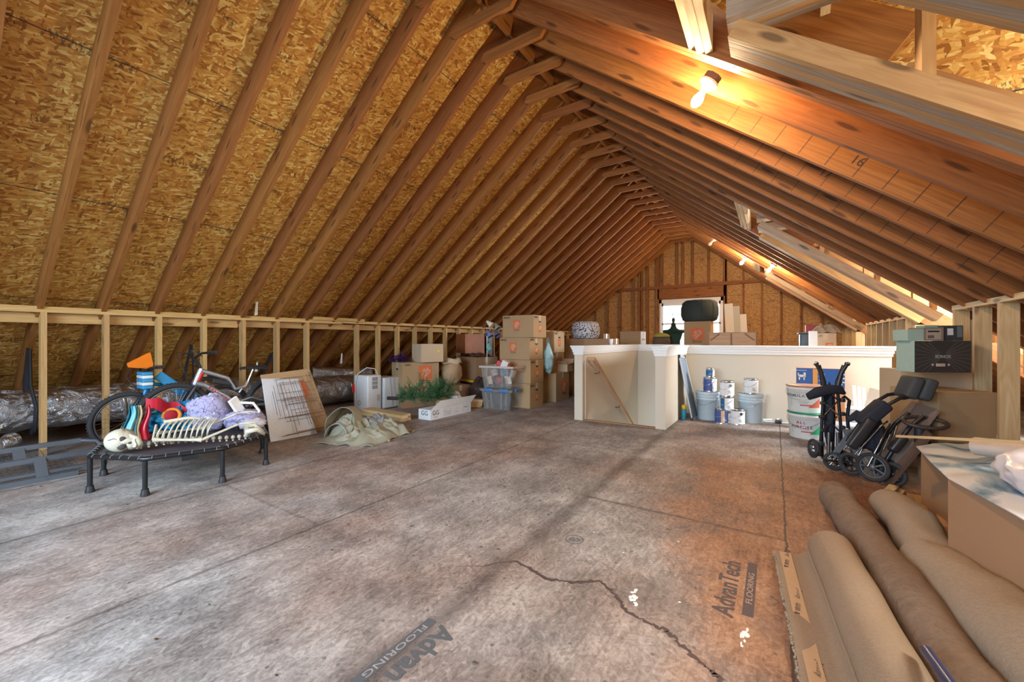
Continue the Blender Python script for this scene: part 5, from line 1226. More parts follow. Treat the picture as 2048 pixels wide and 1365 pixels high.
# ------------------------------------------------------------ clear totes
M_CLR = glass('clear_plastic', (0.62,0.60,0.56), 0.12, 0.13)
def tote(label, loc, w, d, h, rz, rim, lid=None):
    t = thing('clear_tote', label, 'tote', loc, rz, None); m = MB(); k = 0.86
    def ringp(sc_, z): return [Vector((sx*w/2*sc_, sy*d/2*sc_, z)) for sx, sy in ((-1,-1),(1,-1),(1,1),(-1,1))]
    b, tp = ringp(k, 0), ringp(1, h); bi, ti = [v*0.98 for v in ringp(k, 0.004)], [Vector((v.x*0.98, v.y*0.98, v.z)) for v in tp]
    m.add(b+tp, [(0,1,2,3)]+[(i,(i+1)%4,4+(i+1)%4,4+i) for i in range(4)]); m.add(bi+ti, [(0,1,2,3)]+[(i,(i+1)%4,4+(i+1)%4,4+i) for i in range(4)])
    for q in (-0.7,-0.35,0.35,0.7): m.bar((q*w/2*k, -d/2*k-0.003, 0.02), (q*w/2, -d/2-0.003, h-0.04), 0.03, 0.004, up=(0,1,0))
    m.build('tub', M_CLR, t)
    r = MB()
    for sx, sy, a, c_ in ((0,-1,w+0.04,0.022),(0,1,w+0.04,0.022)): r.box((0,sy*(d/2+0.008),h-0.01), (a,c_,0.028))
    for sx in (-1,1): r.box((sx*(w/2+0.008),0,h-0.01), (0.022,d,0.028))
    r.build('rim', rim, t)
    if lid:
        MB().rbox((0,0,h+0.010), (w+0.05,d+0.05,0.022), 0.008).build('lid', M_CLR, t)
        for x, y in ((-w/2,0),(w/2,0),(-w*0.25,-d/2),(w*0.25,-d/2)): MB().rbox((x,y,h-0.005), (0.03 if y == 0 else 0.15,0.12 if y == 0 else 0.03,0.055), 0.008).build('latch', lid, t)
    return t
TX, TY = -3.52, 5.14
t = tote('clear storage tote with blue latches and dark contents, standing on the floor', (TX,TY,0), 0.53, 0.36, 0.30, 0.06, M_CLR, K('blue_latch',(0.02,0.16,0.45),rough=0.35))
t = thing('dark_clothes', 'dark folded clothes inside the blue latched clear tote', 'clothes', (TX,TY,0.01)); rumple(Vector((0,0,0.13)), (0.21,0.135,0.135), 0.08, 5, 12, flatz=0.0).build('clothes', K('dark_grey_cloth',(0.04,0.04,0.05),rough=0.9,var=0.6,scale=9), t)
t = tote('open clear tote full of toys stacked on the blue latched tote', (TX+0.02,TY,0.325), 0.56, 0.40, 0.33, 0.06, K('frosted_rim',(0.55,0.50,0.44),rough=0.3))
rnd = random.Random(21)
cols = [(0.6,0.45,0.3),(0.55,0.5,0.45),(0.5,0.05,0.06),(0.12,0.25,0.4),(0.7,0.65,0.55),(0.35,0.25,0.18),(0.2,0.2,0.22),(0.6,0.3,0.1)]
for i in range(14):
    x = TX+0.02+((i%5)-2)*0.088; y = TY+((i//5)-1)*0.10; z = 0.345+rnd.uniform(0,0.05)+(0.12 if i%2 else 0.02)
    dmn = (rnd.uniform(0.05,0.075), rnd.uniform(0.05,0.08), rnd.uniform(0.08,0.17)); R_ = Matrix.Rotation(rnd.uniform(-0.4,0.4),3,'Y')@Matrix.Rotation(rnd.uniform(-1,1),3,'Z'); c_ = cols[i%8]
    m = MB(); 
    if i%3 == 2: m.ell((0,0,dmn[2]/2), (0.04,0.04,dmn[2]/2), rot=R_); nm='toy_figure'; lb='toy'
    else: m.rbox((0,0,dmn[2]/2), dmn, 0.004, rot=R_); nm='toy_box'; lb='toy box'
    o = m.build(nm, plain(f'toy_colour_{i%8}', c_, 0.5, var=0.35, scale=20)); o.location = (x,y,z)
    tag(o, f'{("lower","upper")[i%2]} {("tan","pale","red","blue grey","cream","brown","dark","orange")[i%8]} toy in the {("front","middle","back")[i//5]} row inside the open clear tote', lb, 'toys in the open clear tote')
t = thing('red_toy_box', 'red and white toy carton tipped out of the top of the clear tote', 'toy box', (TX+0.06,TY-0.06,0.60)); MB().rbox((0,0,0.06), (0.20,0.09,0.10), 0.003, rot=Matrix.Rotation(0.45,3,'Y')@Matrix.Rotation(0.3,3,'Z')).build('box_body', K('red_box_print',(0.55,0.07,0.08),var=0.3), t)
MB().rbox((0.055,-0.03,0.085), (0.10,0.08,0.11), 0.003, rot=Matrix.Rotation(0.45,3,'Y')@Matrix.Rotation(0.3,3,'Z')).build('box_panel', K('white_box_print',(0.75,0.68,0.66)), t)

# ------------------------------------------------------------ tall stack of medium cartons
zz = 0; HS = (0.38,0.365,0.345,0.35)
for i, h in enumerate(HS):
    dx = (0.0,-0.01+0.015,-0.005,0.055)[i]; Lb = ('bottom carton of the tall four-carton stack, behind the clear totes','second carton from the floor in the tall four-carton stack','third carton from the floor in the tall four-carton stack','top carton of the tall four-carton stack, pale end with handwriting')[i]
    t = carton(Lb, (-3.42+dx, 5.55, zz), (0.56,0.42,h-0.003), (0.0,0.01,-0.01,0.015)[i], logos=[('-y',-0.02,0.03,0.13),('+x',0.0,-0.02,0.085)] if i else [('+x',0.0,-0.02,0.085)], tag_='MEDIUM', handle=('+x',), group='cartons of the tall stack')
    zz += h
# second stack to its right
XS = xat(1112, 6.15)
carton('large carton on the floor, base of the stack beside the stair wall', (XS-0.30,6.15+0.26,0), (0.60,0.52,0.49), 0, logos=[('+x',0.05,0.0,0.19)], group='cartons of the stack beside the stair wall')
carton('middle carton of the stack beside the stair wall', (XS-0.40,6.42,0.492), (0.56,0.42,0.34), 0.03, logos=[('+x',0.05,0,0.11)], tag_='MEDIUM', group='cartons of the stack beside the stair wall')
carton('top carton of the stack beside the stair wall, pale taped end', (XS-0.36,6.44,0.835), (0.56,0.40,0.365), 0.0, logos=[('+x',0.0,0.0,0.10)], tag_='SMALL', handle=('+x',), mat=M_CARD2, group='cartons of the stack beside the stair wall')
carton('small open carton with raised flaps on the low carton beside the stair wall', (XS-0.06,6.62,0.492), (0.20,0.30,0.13), 0.1, opened=True, mat=M_CARD2, tape=False)
t = thing('plastic_bag', 'pale teal plastic bag hanging beside the tall carton stack', 'bag', (xat(1096,5.95),5.95,0.50)); m = rumple(Vector((0,0,0.26)), (0.085,0.10,0.24), 0.25, 6, 15); m.v = [(x*(1-0.7*max(0,(z-0.3)/0.25)), y*(1-0.7*max(0,(z-0.3)/0.25)), z) for x,y,z in m.v]; m.build('bag_body', glass('teal_film',(0.45,0.70,0.72),0.2,0.75), t)
m = MB(); m.tube([Vector((0,-0.02,0.44)),Vector((0.0,-0.04,0.56)),Vector((0,0.0,0.60)),Vector((0,0.03,0.5)),Vector((0,0.02,0.44))], 0.006, 6, flat=0.4); m.build('bag_handle', MATS['teal_film'], t)
for i in range(3):
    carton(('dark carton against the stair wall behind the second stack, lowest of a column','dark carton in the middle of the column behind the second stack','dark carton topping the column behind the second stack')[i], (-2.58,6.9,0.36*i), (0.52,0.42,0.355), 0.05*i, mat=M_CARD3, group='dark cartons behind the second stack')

# ------------------------------------------------------------ things seen over the stair wall, on added unseen cartons
def added_support(px, Y, z, w, d, lab, n=2, rz=0.0):
    carton(f'added unseen carton carrying {lab} behind the stair wall', (xat(px,Y),Y,0), (w,d,z-0.002), rz, mat=M_CARD3, tape=False, group='added unseen cartons behind the stair wall')  # invented carton, hidden by the wall, so the thing on it does not float
def over(px, y0, Y): return (xat(px, Y), Y, zat(px, y0, Y))
M_LEO = print_mat('black_white_speckle', (0.55,0.55,0.56), (0.02,0.02,0.02), 30, 0.0)
kx = NT('speckled_fabric'); co = kx.coord(); vv_ = kx.n('ShaderNodeTexVoronoi'); vv_.inputs['Scale'].default_value = 34; kx.l(co, vv_.inputs['Vector'])
kx.col(kx.mix(kx.math('GREATER_THAN', kx.math('ADD', vv_.outputs['Distance'], kx.math('MULTIPLY', kx.noise(co, 60, 2), 0.3)), 0.55), (0.025,0.025,0.03), (0.60,0.61,0.64))); M_SPK = kx.done(0.85)
def pouf(label, px, Y, z, R, h, mat, seams=8):
    t = thing('pouf', label, 'pouf', (xat(px,Y),Y,z)); m = MB()
    prof = [(0,0),(R*0.75,0),(R*0.92,h*0.08),(R,h*0.3),(R*1.0,h*0.6),(R*0.94,h*0.86),(R*0.78,h*0.97),(R*0.4,h*1.0),(0,h*1.0)]
    m.lathe(prof, seg=40); m.build('cushion', mat, t)
    m = MB()
    for i in range(seams): a = 6.283*i/seams; m.tube([Vector((r*1.004*math.cos(a), r*1.004*math.sin(a), z_)) for r, z_ in prof[1:-1]], 0.004, 5)
    m.build('piping', mat, t); return t
YP = 7.3; s1 = zat(1172,678,YP)
added_support(1170, YP, s1, 0.56, 0.46, 'the speckled pouf', 3)
pouf('black and white speckled round pouf above the left end of the stair wall', 1171, YP, s1, 0.265, 0.33, M_SPK)
def far_carton(label, pl, pr, pf, ytop, Y, dep, logo=None, tagw='', mat=None, base=None, pale=False):
    """front face spans px pl..pf at Y, side face reaches px pr"""
    x0, x1 = xat(pl, Y), xat(pf, Y); zt_ = zat(pf, ytop, Y); zb_ = base if base is not None else 0.62
    t = carton(label, ((x0+x1)/2, Y+dep/2, zb_), (x1-x0, dep, zt_-zb_), 0, logos=logo or [], tag_=tagw, mat=mat, handle=(), group=None)
    carton(f'added unseen carton below the {" ".join(label.split()[:7])}', ((x0+x1)/2, Y+dep/2, 0), (x1-x0, dep, zb_-0.002), 0, mat=M_CARD3, tape=False, group='added unseen cartons behind the stair wall')  # made-up lower carton, out of view, only carries the one above
    return t
far_carton('brown carton with faint orange logo beside the speckled pouf', 1165, 1219, 1207, 668, 8.0, 0.36, [('-y',0.0,0.06,0.14)], 'MEDIUM', base=0.80)
t = far_carton('brown carton with a white labelled end over the middle of the stair wall', 1240, 1297, 1281, 663, 8.3, 0.42, [], '', base=0.80)
dmx = (xat(1281,8.3)-xat(1240,8.3), 0.42, zat(1281,663,8.3)-0.80)
decal('white_end_label', '+x', dmx, 0, 0, 0.38, dmx[2]*0.96, M_WBOX, t)
m = MB()
for i in range(5): m.box(face_pt('+x', dmx, -0.1+0.05*i, 0.05, 0.002), (0.001,0.02,0.04))
m.build('end_print', M_BLK, t); text_on('-y', dmx, -0.10, -0.05, 'LARGE', 0.04, M_BLK, t)
t = thing('paper_cup', 'white paper cup standing on the cap of the stair wall', 'cup', (-2.16, yat(1222,-2.16), HZ)); MB().lathe([(0.0,0),(0.024,0),(0.033,0.095),(0.031,0.095),(0.022,0.004),(0,0.004)], seg=20).build('cup', M_PWHITE, t)
# hats on a basket
YH = 8.4; cz = zat(1323,683,YH); added_support(1323, YH, cz-0.10, 0.32, 0.32, 'the straw hats', 2)
t = thing('hat_stack', 'brown hat with a folded yellow green hat on it left of the dress form', 'hat', (xat(1323,YH),YH,cz-0.10)); MB().lathe([(0,0.0),(0.17,0.0),(0.175,0.10),(0.16,0.17),(0.10,0.19),(0,0.19)], seg=28).build('hat_crown', K('dark_straw',(0.16,0.10,0.06),rough=0.8), t)
MB().lathe([(0.08,0.19),(0.155,0.185),(0.165,0.20),(0.12,0.245),(0.05,0.265),(0,0.268)], seg=28).build('yellow_hat', K('yellow_green_felt',(0.45,0.42,0.08),rough=0.9), t)
# dress form
YD = 8.6; t = thing('dress_form', 'dark green tailor dress form with a finial neck in front of the window', 'dress form', (xat(1347,YD),YD,0)); Sx = 1.0
zb, zt_ = 0.70, zat(1347,662,YD)
m = MB(); prof = [(0.10,zb),(0.145,zb+0.03),(0.15,zb+0.12),(0.125,zb+0.24),(0.125,zb+0.34),(0.165,zb+0.47),(0.20,zb+0.56),(0.205,zt_-0.045),(0.13,zt_+0.01),(0.065,zt_+0.05),(0.045,zt_+0.10),(0.045,zt_+0.14),(0.0,zt_+0.145)]
m.lathe(prof, seg=32, sy=0.62); m.build('torso', K('dark_green_jersey',(0.025,0.06,0.035),rough=0.85), t)
MB().lathe([(0.045,zt_+0.14),(0.02,zt_+0.16),(0.018,zt_+0.18),(0.028,zt_+0.20),(0.03,zt_+0.225),(0.016,zt_+0.25),(0.01,zt_+0.262),(0,zt_+0.265)], seg=20).build('finial', K('dark_wood_finial',(0.05,0.04,0.03),rough=0.4), t)
MB().tube([Vector((0,0,0.03)),Vector((0,0,zb+0.01))], 0.016, 10).build('pole', M_BMET, t)
m = MB()
for i in range(3): a = i*2.09; m.tube([Vector((0,0,0.22)), Vector((0.12*math.cos(a),0.12*math.sin(a),0.012))], 0.012, 8)
m.build('tripod', M_BMET, t)
# logo carton with dark pouf
YC = 8.0; x0, x1 = xat(1368,YC), xat(1421,YC); zt_ = zat(1400,643,YC)
dmc = (x1-x0, 0.42, zt_-0.86)
carton('tall carton with an orange logo under the dark round pouf in front of the window', ((x0+x1)/2, YC+0.21, 0.86), dmc, 0.0, logos=[('-y',0.0,0.04,0.21)], tape=True, group=None)
added_support(1394, YC+0.21, 0.86, 0.46, 0.42, 'the tall carton with the dark pouf', 2)
pouf('dark grey green round pouf on a logo carton in front of the window', 1399, YC+0.21, zt_+0.002, 0.315, 0.40, K('dark_slate_fabric',(0.035,0.05,0.05),rough=0.85), 10)
# wooden crate upside down
YK = 7.35; x0, x1 = xat(1416,YK), xat(1515,YK); t = thing('wooden_crate', 'pale wooden crate with two diagonal corner straps in front of the window', 'crate', ((x0+x1)/2, YK, 0.80)); W_ = x1-x0; zt_ = zat(1466,665,YK)-0.80
M_CRW = wood('crate_board', (0.56,0.38,0.24), (0.46,0.29,0.17), 0.15)
m = MB(); m.bb(-W_/2+0.02,W_/2-0.02,0,0.30,0,zt_-0.012); m.build('crate_body', M_CRW, t)
MB().bb(-W_/2,W_/2,-0.02,0.32,zt_-0.012,zt_).build('crate_top', M_CRW, t)
for a, b in (((-W_/2+0.04,zt_-0.13),(-W_/2+0.17,zt_-0.025)),((W_/2-0.04,zt_-0.13),(W_/2-0.17,zt_-0.025)),((0.0,0.0),(-0.01,zt_-0.02))):
    MB().bar((a[0],-0.004,a[1]), (b[0],-0.004,b[1]), 0.008, 0.018, up=(0.3,0,1) if a[0] else (1,0,0)).build('corner_strap', K('rusty_strap',(0.22,0.09,0.05),rough=0.6), t)
MB().lathe([(0.016,0),(0.012,0.012),(0,0.014)], (0.16,-0.001,0.13), (0,-1,0), 12).build('plug', K('bronze_metal',(0,0,0)), t)
carton('added unseen carton under the wooden crate', ((x0+x1)/2,YK+0.16,0), (0.6,0.32,0.797), 0, mat=M_CARD3, tape=False, group='added unseen cartons behind the stair wall')  # added prop out of view, holds the crate up
t = thing('folded_paper_stack', 'low stack of pale paper left of the wooden crate', 'paper', (-0.90,7.2,0.88)); MB().bb(-0.10,0.13,-0.08,0.08,0,0.06).build('paper', K('peach_paper',(0.62,0.46,0.38)), t)
carton('added unseen carton under the low paper stack', (-0.87,7.2,0), (0.26,0.22,0.878), 0, mat=M_CARD3, tape=False, group='added unseen cartons behind the stair wall')  # carton added out of sight so the paper rests on something
# boards leaning on the gable wall right of the window
YW = YG-0.12
for i, (pb, pt_, yt, w) in enumerate(((1465,1457,608,0.20),(1480,1472,613,0.16),(1494,1486,629,0.15))):
    xb, xt = xat(pb,YW-0.25), xat(pt_,YW); zt_ = zat(pt_,yt,YW)
    board(('tallest white painted board leaning right of the window','middle grey white board leaning right of the window','shortest white board leaning right of the window')[i], (xb,YW-0.28,0.0), (xt,YW-0.02,zt_), w, 0.02, (M_WHITE, K('grey_white_primer',(0.55,0.55,0.53)), M_WHITE)[i], up=(0,1,0.1), group='boards leaning right of the window', name='leaning_board')
# right hand totes behind the wall
YR = 7.6; x0, x1 = xat(1597,YR), xat(1640,YR); t = thing('blue_tote', 'blue grey plastic tote at the right end beyond the stair wall', 'tote', ((x0+x1)/2,YR+0.25,0.82)); z_ = zat(1610,667,YR)-0.82
MB().rbox((0,0,z_/2), (x1-x0-0.04,0.40,z_), 0.02).build('tub', K('slate_blue_plastic',(0.07,0.13,0.19),rough=0.4), t); MB().rbox((0,0,z_), (x1-x0,0.44,0.025), 0.008).build('rim', K('slate_blue_plastic',(0,0,0)), t)
carton('added unseen carton under the blue grey tote', ((x0+x1)/2,YR+0.25,0), (0.42,0.4,0.818), 0, mat=M_CARD3, tape=False, group='added unseen cartons behind the stair wall')  # unseen carton added to lift the tote to its height
YQ = 7.0; x0, x1 = xat(1629,YQ), xat(1672,YQ); dq = (x1-x0,0.30,zat(1650,667,YQ)-0.80)
t = carton('pale open carton with torn white flap beside the blue grey tote', ((x0+x1)/2,YQ+0.1,0.80), dq, 0, logos=[('-y',0.04,-0.0,0.08)], mat=M_CARD2, group=None)
text_on('-y', dq, -0.10, dq[2]/2-0.04, 'MEDIUM', 0.035, M_BLK, t)
MB().box((-dq[0]/2-0.02,-0.16,dq[2]/2+0.02), (0.10,0.006,dq[2]+0.02), rz=0.15).build('torn_flap', M_PWHITE, t)
carton('added unseen carton under the pale open carton', ((x0+x1)/2,YQ+0.1,0), (0.4,0.30,0.798), 0, mat=M_CARD3, tape=False, group='added unseen cartons behind the stair wall')  # added hidden base for the open carton
t = thing('crumpled_scarf', 'crumpled beige cloth heaped on the pale open carton', 'cloth', (xat(1651,YQ+0.1),YQ+0.12,0.80+dq[2])); heap(0,0,0.17,0.12,0.12,9,0.2,30,22).build('cloth', K('beige_knit',(0.42,0.36,0.28),rough=0.9,var=0.3,scale=12), t)
t = thing('red_box', 'flat red box propped at the right end beyond the beige cloth', 'box', (xat(1642,8.3),8.3,1.02)); z_ = zat(1642,650,8.3); MB().bb(-0.20,0.18,0,0.25,z_-1.02-0.10,z_-1.02).build('box_body', K('dull_red_board',(0.42,0.06,0.07),rough=0.5), t); t.location.z = 1.02
carton('added unseen carton under the flat red box', (xat(1642,8.3),8.42,0), (0.4,0.3,z_-0.102), 0, mat=M_CARD3, tape=False, group='added unseen cartons behind the stair wall')  # added carton, not visible, keeps the red box from floating
# ================================================================== right half of the attic
# ------------------------------------------------------------ paint buckets and cans along the stair wall
M_TIN = K('bright_tin', (0.62,0.63,0.64), rough=0.25, metal=1.0)
M_PAIL = K('pale_blue_pail', (0.50,0.60,0.66), rough=0.4)
M_NAVY = K('navy_paint_label', (0.05,0.085,0.26), rough=0.4)
M_TEALB = K('teal_blue_label', (0.01,0.10,0.24), rough=0.4)
M_LABW = K('white_paint_label', (0.74,0.75,0.76), rough=0.4)
def wire_handle(t, R, z, drop, side=1, rz=-0.6):
    m = MB(); pts = []
    for i in range(15):
        a = math.pi*i/14; c, s = math.cos(a), math.sin(a); p = Vector((c*(R+0.006), -s*(R*1.02)*side, z-drop*s)); pts.append(Matrix.Rotation(rz,3,'Z')@p)
    m.tube(pts, 0.0022, 5); m.build('wire_handle', M_TIN, t)
def bucket(label, px, py, R, H, mat=None, lid=None, z=0, band=None, loc=None):
    p = fl(px, py) if loc is None else Vector(loc)
    d = ray(px); d.z = 0; d.normalize(); c = p+d*R if loc is None else p
    t = thing('plastic_bucket', label, 'bucket', (c.x, c.y, z)); mat = mat or M_PAIL
    m = MB(); m.lathe([(R*0.86,0),(R*0.88,0.006),(R*0.95,H*0.70),(R*1.0,H*0.71),(R*1.0,H*0.74),(R*0.96,H*0.75),(R*0.965,H*0.80),(R*1.01,H*0.81),(R*1.01,H*0.84),(R*0.97,H*0.85),(R*0.975,H*0.90)], seg=36); m.build('pail', mat, t)
    MB().lathe([(R*1.03,H*0.89),(R*1.05,H*0.90),(R*1.05,H*0.965),(R*1.0,H*1.0),(R*0.90,H*1.0),(R*0.88,H*0.985),(0,H*0.985)], seg=36).build('lid', lid or mat, t)
    wire_handle(t, R, H*0.8, 0.10)
    for q in (-1,1):
        v = Matrix.Rotation(-0.6,3,'Z')@Vector((q*R*1.0,0,H*0.8)); MB().ell(v, (0.012,0.012,0.016), nu=10, nv=6).build('handle_ear', mat, t)
    return t
def can(label, loc, R=0.083, H=0.19, body=None, panel=None, pw=1.2, pa=-1.2, badge=None, lines=True):
    t = thing('paint_can', label, 'paint can', loc); m = MB()
    m.lathe([(R,0),(R,0.006),(R*0.975,0.010),(R*0.975,H-0.012),(R,H-0.008),(R,H-0.001),(R*0.93,H),(R*0.90,H-0.006),(R*0.8,H-0.006),(R*0.78,H-0.003),(0,H-0.003)], seg=32); m.build('tin', M_TIN, t)
    MB().lathe([(R*0.982,0.012),(R*0.982,H-0.022)], seg=32).build('paper_label', body or M_LABW, t)
    def patch(nm, a0, a1, z0, z1, mat, k=0.989):
        q = MB(); q.grid(lambda u, v: (R*k*math.cos(a0+(a1-a0)*u), R*k*math.sin(a0+(a1-a0)*u), z0+(z1-z0)*v), 12, 1, thick=-0.0006); q.build(nm, mat, t)
    if panel: patch('label_panel', pa-pw/2, pa+pw/2, 0.012, H-0.024, panel)
    if badge:
        a = -1.0; q = MB(); c = Vector((R*0.99*math.cos(a), R*0.99*math.sin(a), H*0.72)); q.lathe([(0.018,0),(0.018,0.002)], c, (math.cos(a),math.sin(a),0), 18); q.build('round_badge', badge, t)
    if lines:
        for i in range(3): patch('label_text_line', -1.35, -1.35+0.5-0.1*i, H*(0.22+0.07*i), H*(0.235+0.07*i)+0.002, M_SLOT if body is not M_NAVY else M_LABW, 0.993)
    wire_handle(t, R, H*0.80, 0.07); return t
b1 = bucket('pale blue plastic bucket with lid, carrying two blue cans, nearest the window screen', 1417, 842, 0.150, 0.37)
b2 = bucket('pale blue plastic bucket with lid, carrying one white can', 1502, 848, 0.150, 0.365)
L1, L2 = b1.location, b2.location
can('gallon can with a navy label standing on the bucket nearest the screen', (L1.x+0.02,L1.y-0.02,0.371), body=M_LABW, panel=M_NAVY, pw=1.6, pa=-1.9, badge=M_LABW)
can('small teal blue can on top of the navy labelled can', (L1.x+0.02,L1.y-0.01,0.562), R=0.055, H=0.118, body=M_LABW, panel=M_TEALB, pw=1.7, pa=-1.7)
can('dented silver white gallon can on the bucket behind the navy labelled can', (L1.x+0.135,L1.y+0.10,0.371-0.0) if False else (L1.x+0.165,L1.y+0.30,0.0), R=0.083, H=0.19)
cc = (xat(1453,5.78), 5.78)
can('assumed unseen lowest can of the three-can column between the buckets', (cc[0],cc[1],0.0), H=0.15, R=0.083)  # assumed can, hidden from view, raises the two cans above it
can('middle can with a narrow teal panel in the column between the buckets', (cc[0],cc[1],0.151), body=M_LABW, panel=M_TEALB, pw=0.7, pa=-2.1)
can('top can with a round grey badge in the column between the buckets', (cc[0]+0.005,cc[1],0.343), badge=M_SLOT)
p = fl(1446,849); can('navy labelled gallon can on the floor in front of the buckets', (p.x-0.02,p.y+0.08,0), body=M_NAVY, panel=M_ORW, pw=0.5, pa=-1.35)
p = fl(1474,851); can('white gallon can with a black badge on the floor beside the navy can', (p.x,p.y+0.085,0), badge=M_BLK)
can('white gallon can on top of the right hand blue bucket', (L2.x+0.0,L2.y,0.366), badge=None)
p = fl(1367,840); t = thing('spray_can', 'small blue spray can with a yellow cap beside the window screen', 'spray can', (p.x,p.y+0.03,0))
MB().lathe([(0.028,0),(0.030,0.004),(0.030,0.125),(0.024,0.14)], seg=20).build('can_body', K('sky_blue_print',(0.03,0.32,0.52),var=0.35,scale=40), t); MB().lathe([(0.027,0.14),(0.029,0.142),(0.029,0.188),(0.026,0.192),(0,0.192)], seg=20).build('cap', K('yellow_cap',(0.85,0.55,0.02),rough=0.3), t)
# window screen leaning in the corner
P0s, P1s, Q0s, Q1s = Vector((-0.90,5.68,0.0)), Vector((-0.88,6.02,0.0)), Vector((-1.055,5.66,0.82)), Vector((-1.055,6.06,0.80))
t = thing('window_screen', 'aluminium framed window screen leaning in the corner of the stair wall', 'screen', (-0.95,5.85,0)); o = Vector((-0.95,5.85,0))
m = MB(); nrm_s = (P1s-P0s).cross(Q0s-P0s).normalized()
for a, b in ((P0s,Q0s),(P1s,Q1s),(P0s,P1s),(Q0s,Q1s)): m.bar(a-o+Vector((0,0,0.010)), b-o+Vector((0,0,0.010)), 0.028, 0.012, up=nrm_s)
m.build('screen_frame', K('blue_grey_aluminium',(0.50,0.56,0.62),rough=0.35,metal=0.3), t)
lean(P0s-o+Vector((0,0,0.012)), P1s-o+Vector((0,0,0.012)), Q0s-o, Q1s-o, 0.002).build('mesh_panel', K('grey_insect_mesh',(0.20,0.26,0.34),rough=0.6), t)
for c_ in (P0s,Q0s,Q1s): MB().box(c_-o+Vector((0,0,0.015)), (0.022,0.034,0.045)).build('corner_key', M_BLACK, t)
# poles at the wall base
for i, (a, b, k_) in enumerate((((1528,828),(1590,831),0.05),((1526,838),(1588,843),0.02))):
    A, B = fl(a[0],a[1]+4,k_), fl(b[0],b[1]+4,k_)
    A.y = min(A.y, 6.15); t = thing('extension_pole', ('white extension pole lying nearest the stair wall','white extension pole with a black clip lying in front of the other')[i], 'pole', (A.x, A.y, k_-0.015 if i else 0.0)); d = B-A; d.z = 0
    if not i: t.location.z = 0
    MB().tube([Vector((-0.1,0,0.013)), Vector((d.x*1.5, d.y*1.5+0.0, 0.013))], 0.011, 10).build('pole', M_PWHITE, t); t.location.z = 0
    MB().rbox((d.x*0.5,d.y*0.5,0.02), (0.07,0.05,0.04), 0.008).build('clip', M_BLACK if i else M_TIN, t)
# joint compound pails
def pail(label, loc, R, H, lidc, word, tri):
    t = thing('compound_pail', label, 'bucket', loc); M_P = K('white_pail_plastic',(0.74,0.75,0.72),rough=0.35)
    MB().lathe([(R*0.88,0),(R*0.90,0.006),(R*0.985,H*0.84),(R*1.02,H*0.85),(R*1.02,H*0.875),(R*0.99,H*0.885),(R*0.99,H*0.95)], seg=40).build('pail', M_P, t)
    MB().lathe([(R*1.03,H*0.94),(R*1.05,H*0.95),(R*1.05,H*0.985),(R*1.0,H*1.0),(0,H*0.992)], seg=40).build('lid', lidc, t)
    wire_handle(t, R, H*0.86, 0.11, rz=-0.35)
    def surf(a, z, k=1.004): r = R*(0.90+0.085*z/(H*0.84))*k; return Vector((r*math.cos(a), r*math.sin(a), z))
    for ci, (a0,a1,z0,z1,mt) in enumerate(((-2.28,-0.9,H*0.74,H*0.745,M_REDP),(-1.9,-1.25,H*0.26,H*0.30,M_REDP),(-2.0,-1.4,H*0.40,H*0.41,M_SLOT),(-1.95,-1.45,H*0.36,H*0.37,M_SLOT))):
        q = MB(); q.grid(lambda u, v: surf(a0+(a1-a0)*u, z0+(z1-z0)*v), 12, 1, thick=-0.0008); q.build('label_stripe', mt, t)
    q = MB(); n = 12
    for i in range(n):
        a0, a1 = -1.42+0.75*i/n, -1.42+0.75*(i+1)/n; h0, h1 = 0.36*H*(i/n), 0.36*H*((i+1)/n)
        q.add([surf(a0,H*0.2), surf(a1,H*0.2), surf(a1,H*0.2+h1+0.004), surf(a0,H*0.2+h0)], [(0,1,2,3)])
    q.build('label_wedge', tri, t)
    q = MB(); 
    for i in range(8): q.add([surf(-2.55,H*0.22+i*0.012), surf(-2.43,H*0.22+i*0.012), surf(-2.43,H*0.228+i*0.012), surf(-2.55,H*0.228+i*0.012)], [(0,1,2,3)])
    q.build('barcode', K('green_print',(0.05,0.25,0.12)), t)
    for li, w in enumerate(word):
        tot = 0.058*len(w)*(0.72 if len(word) == 1 else 0.85); a = -1.80-0.5*0.031*len(w)/R
        for ch in w:
            if ch != ' ':
                p_ = surf(a, H*(0.62-0.17*li), 1.008); Rz = Matrix.Rotation(a+math.pi/2,3,'Z')@face_rot('-y') if False else Matrix.Rotation(a+math.pi/2,3,'Z')@Matrix(((1,0,0),(0,0,-1),(0,1,0)))
                writing('label_letter', ch, p_, Rz, 0.040, M_REDD if len(word) > 1 else M_SLOT, t, 0.0004, bold=0.0012)
            a += 0.031/R
    return t
M_REDP = K('red_print', (0.55,0.05,0.06), rough=0.5); M_REDD = K('dark_red_print', (0.30,0.02,0.06), rough=0.5)
pc = fl(1612,880); d = ray(1612); d.z = 0; d.normalize(); pc = pc+d*0.165
pail('white compound pail with green lid, on the floor behind the first stroller', (pc.x,pc.y,0), 0.165, 0.275, K('green_lid',(0.01,0.22,0.10),rough=0.4), ['ALL','PURPOSE'], K('green_wedge',(0.02,0.35,0.14),var=0.4,scale=60))
pail('white compound pail with a red brown lid stacked on the green lidded pail', (pc.x-0.01,pc.y+0.01,0.276), 0.165, 0.285, K('red_brown_lid',(0.40,0.20,0.13),rough=0.4), ['FORMULA VLS'], K('red_wedge',(0.50,0.10,0.05),var=0.4,scale=60))
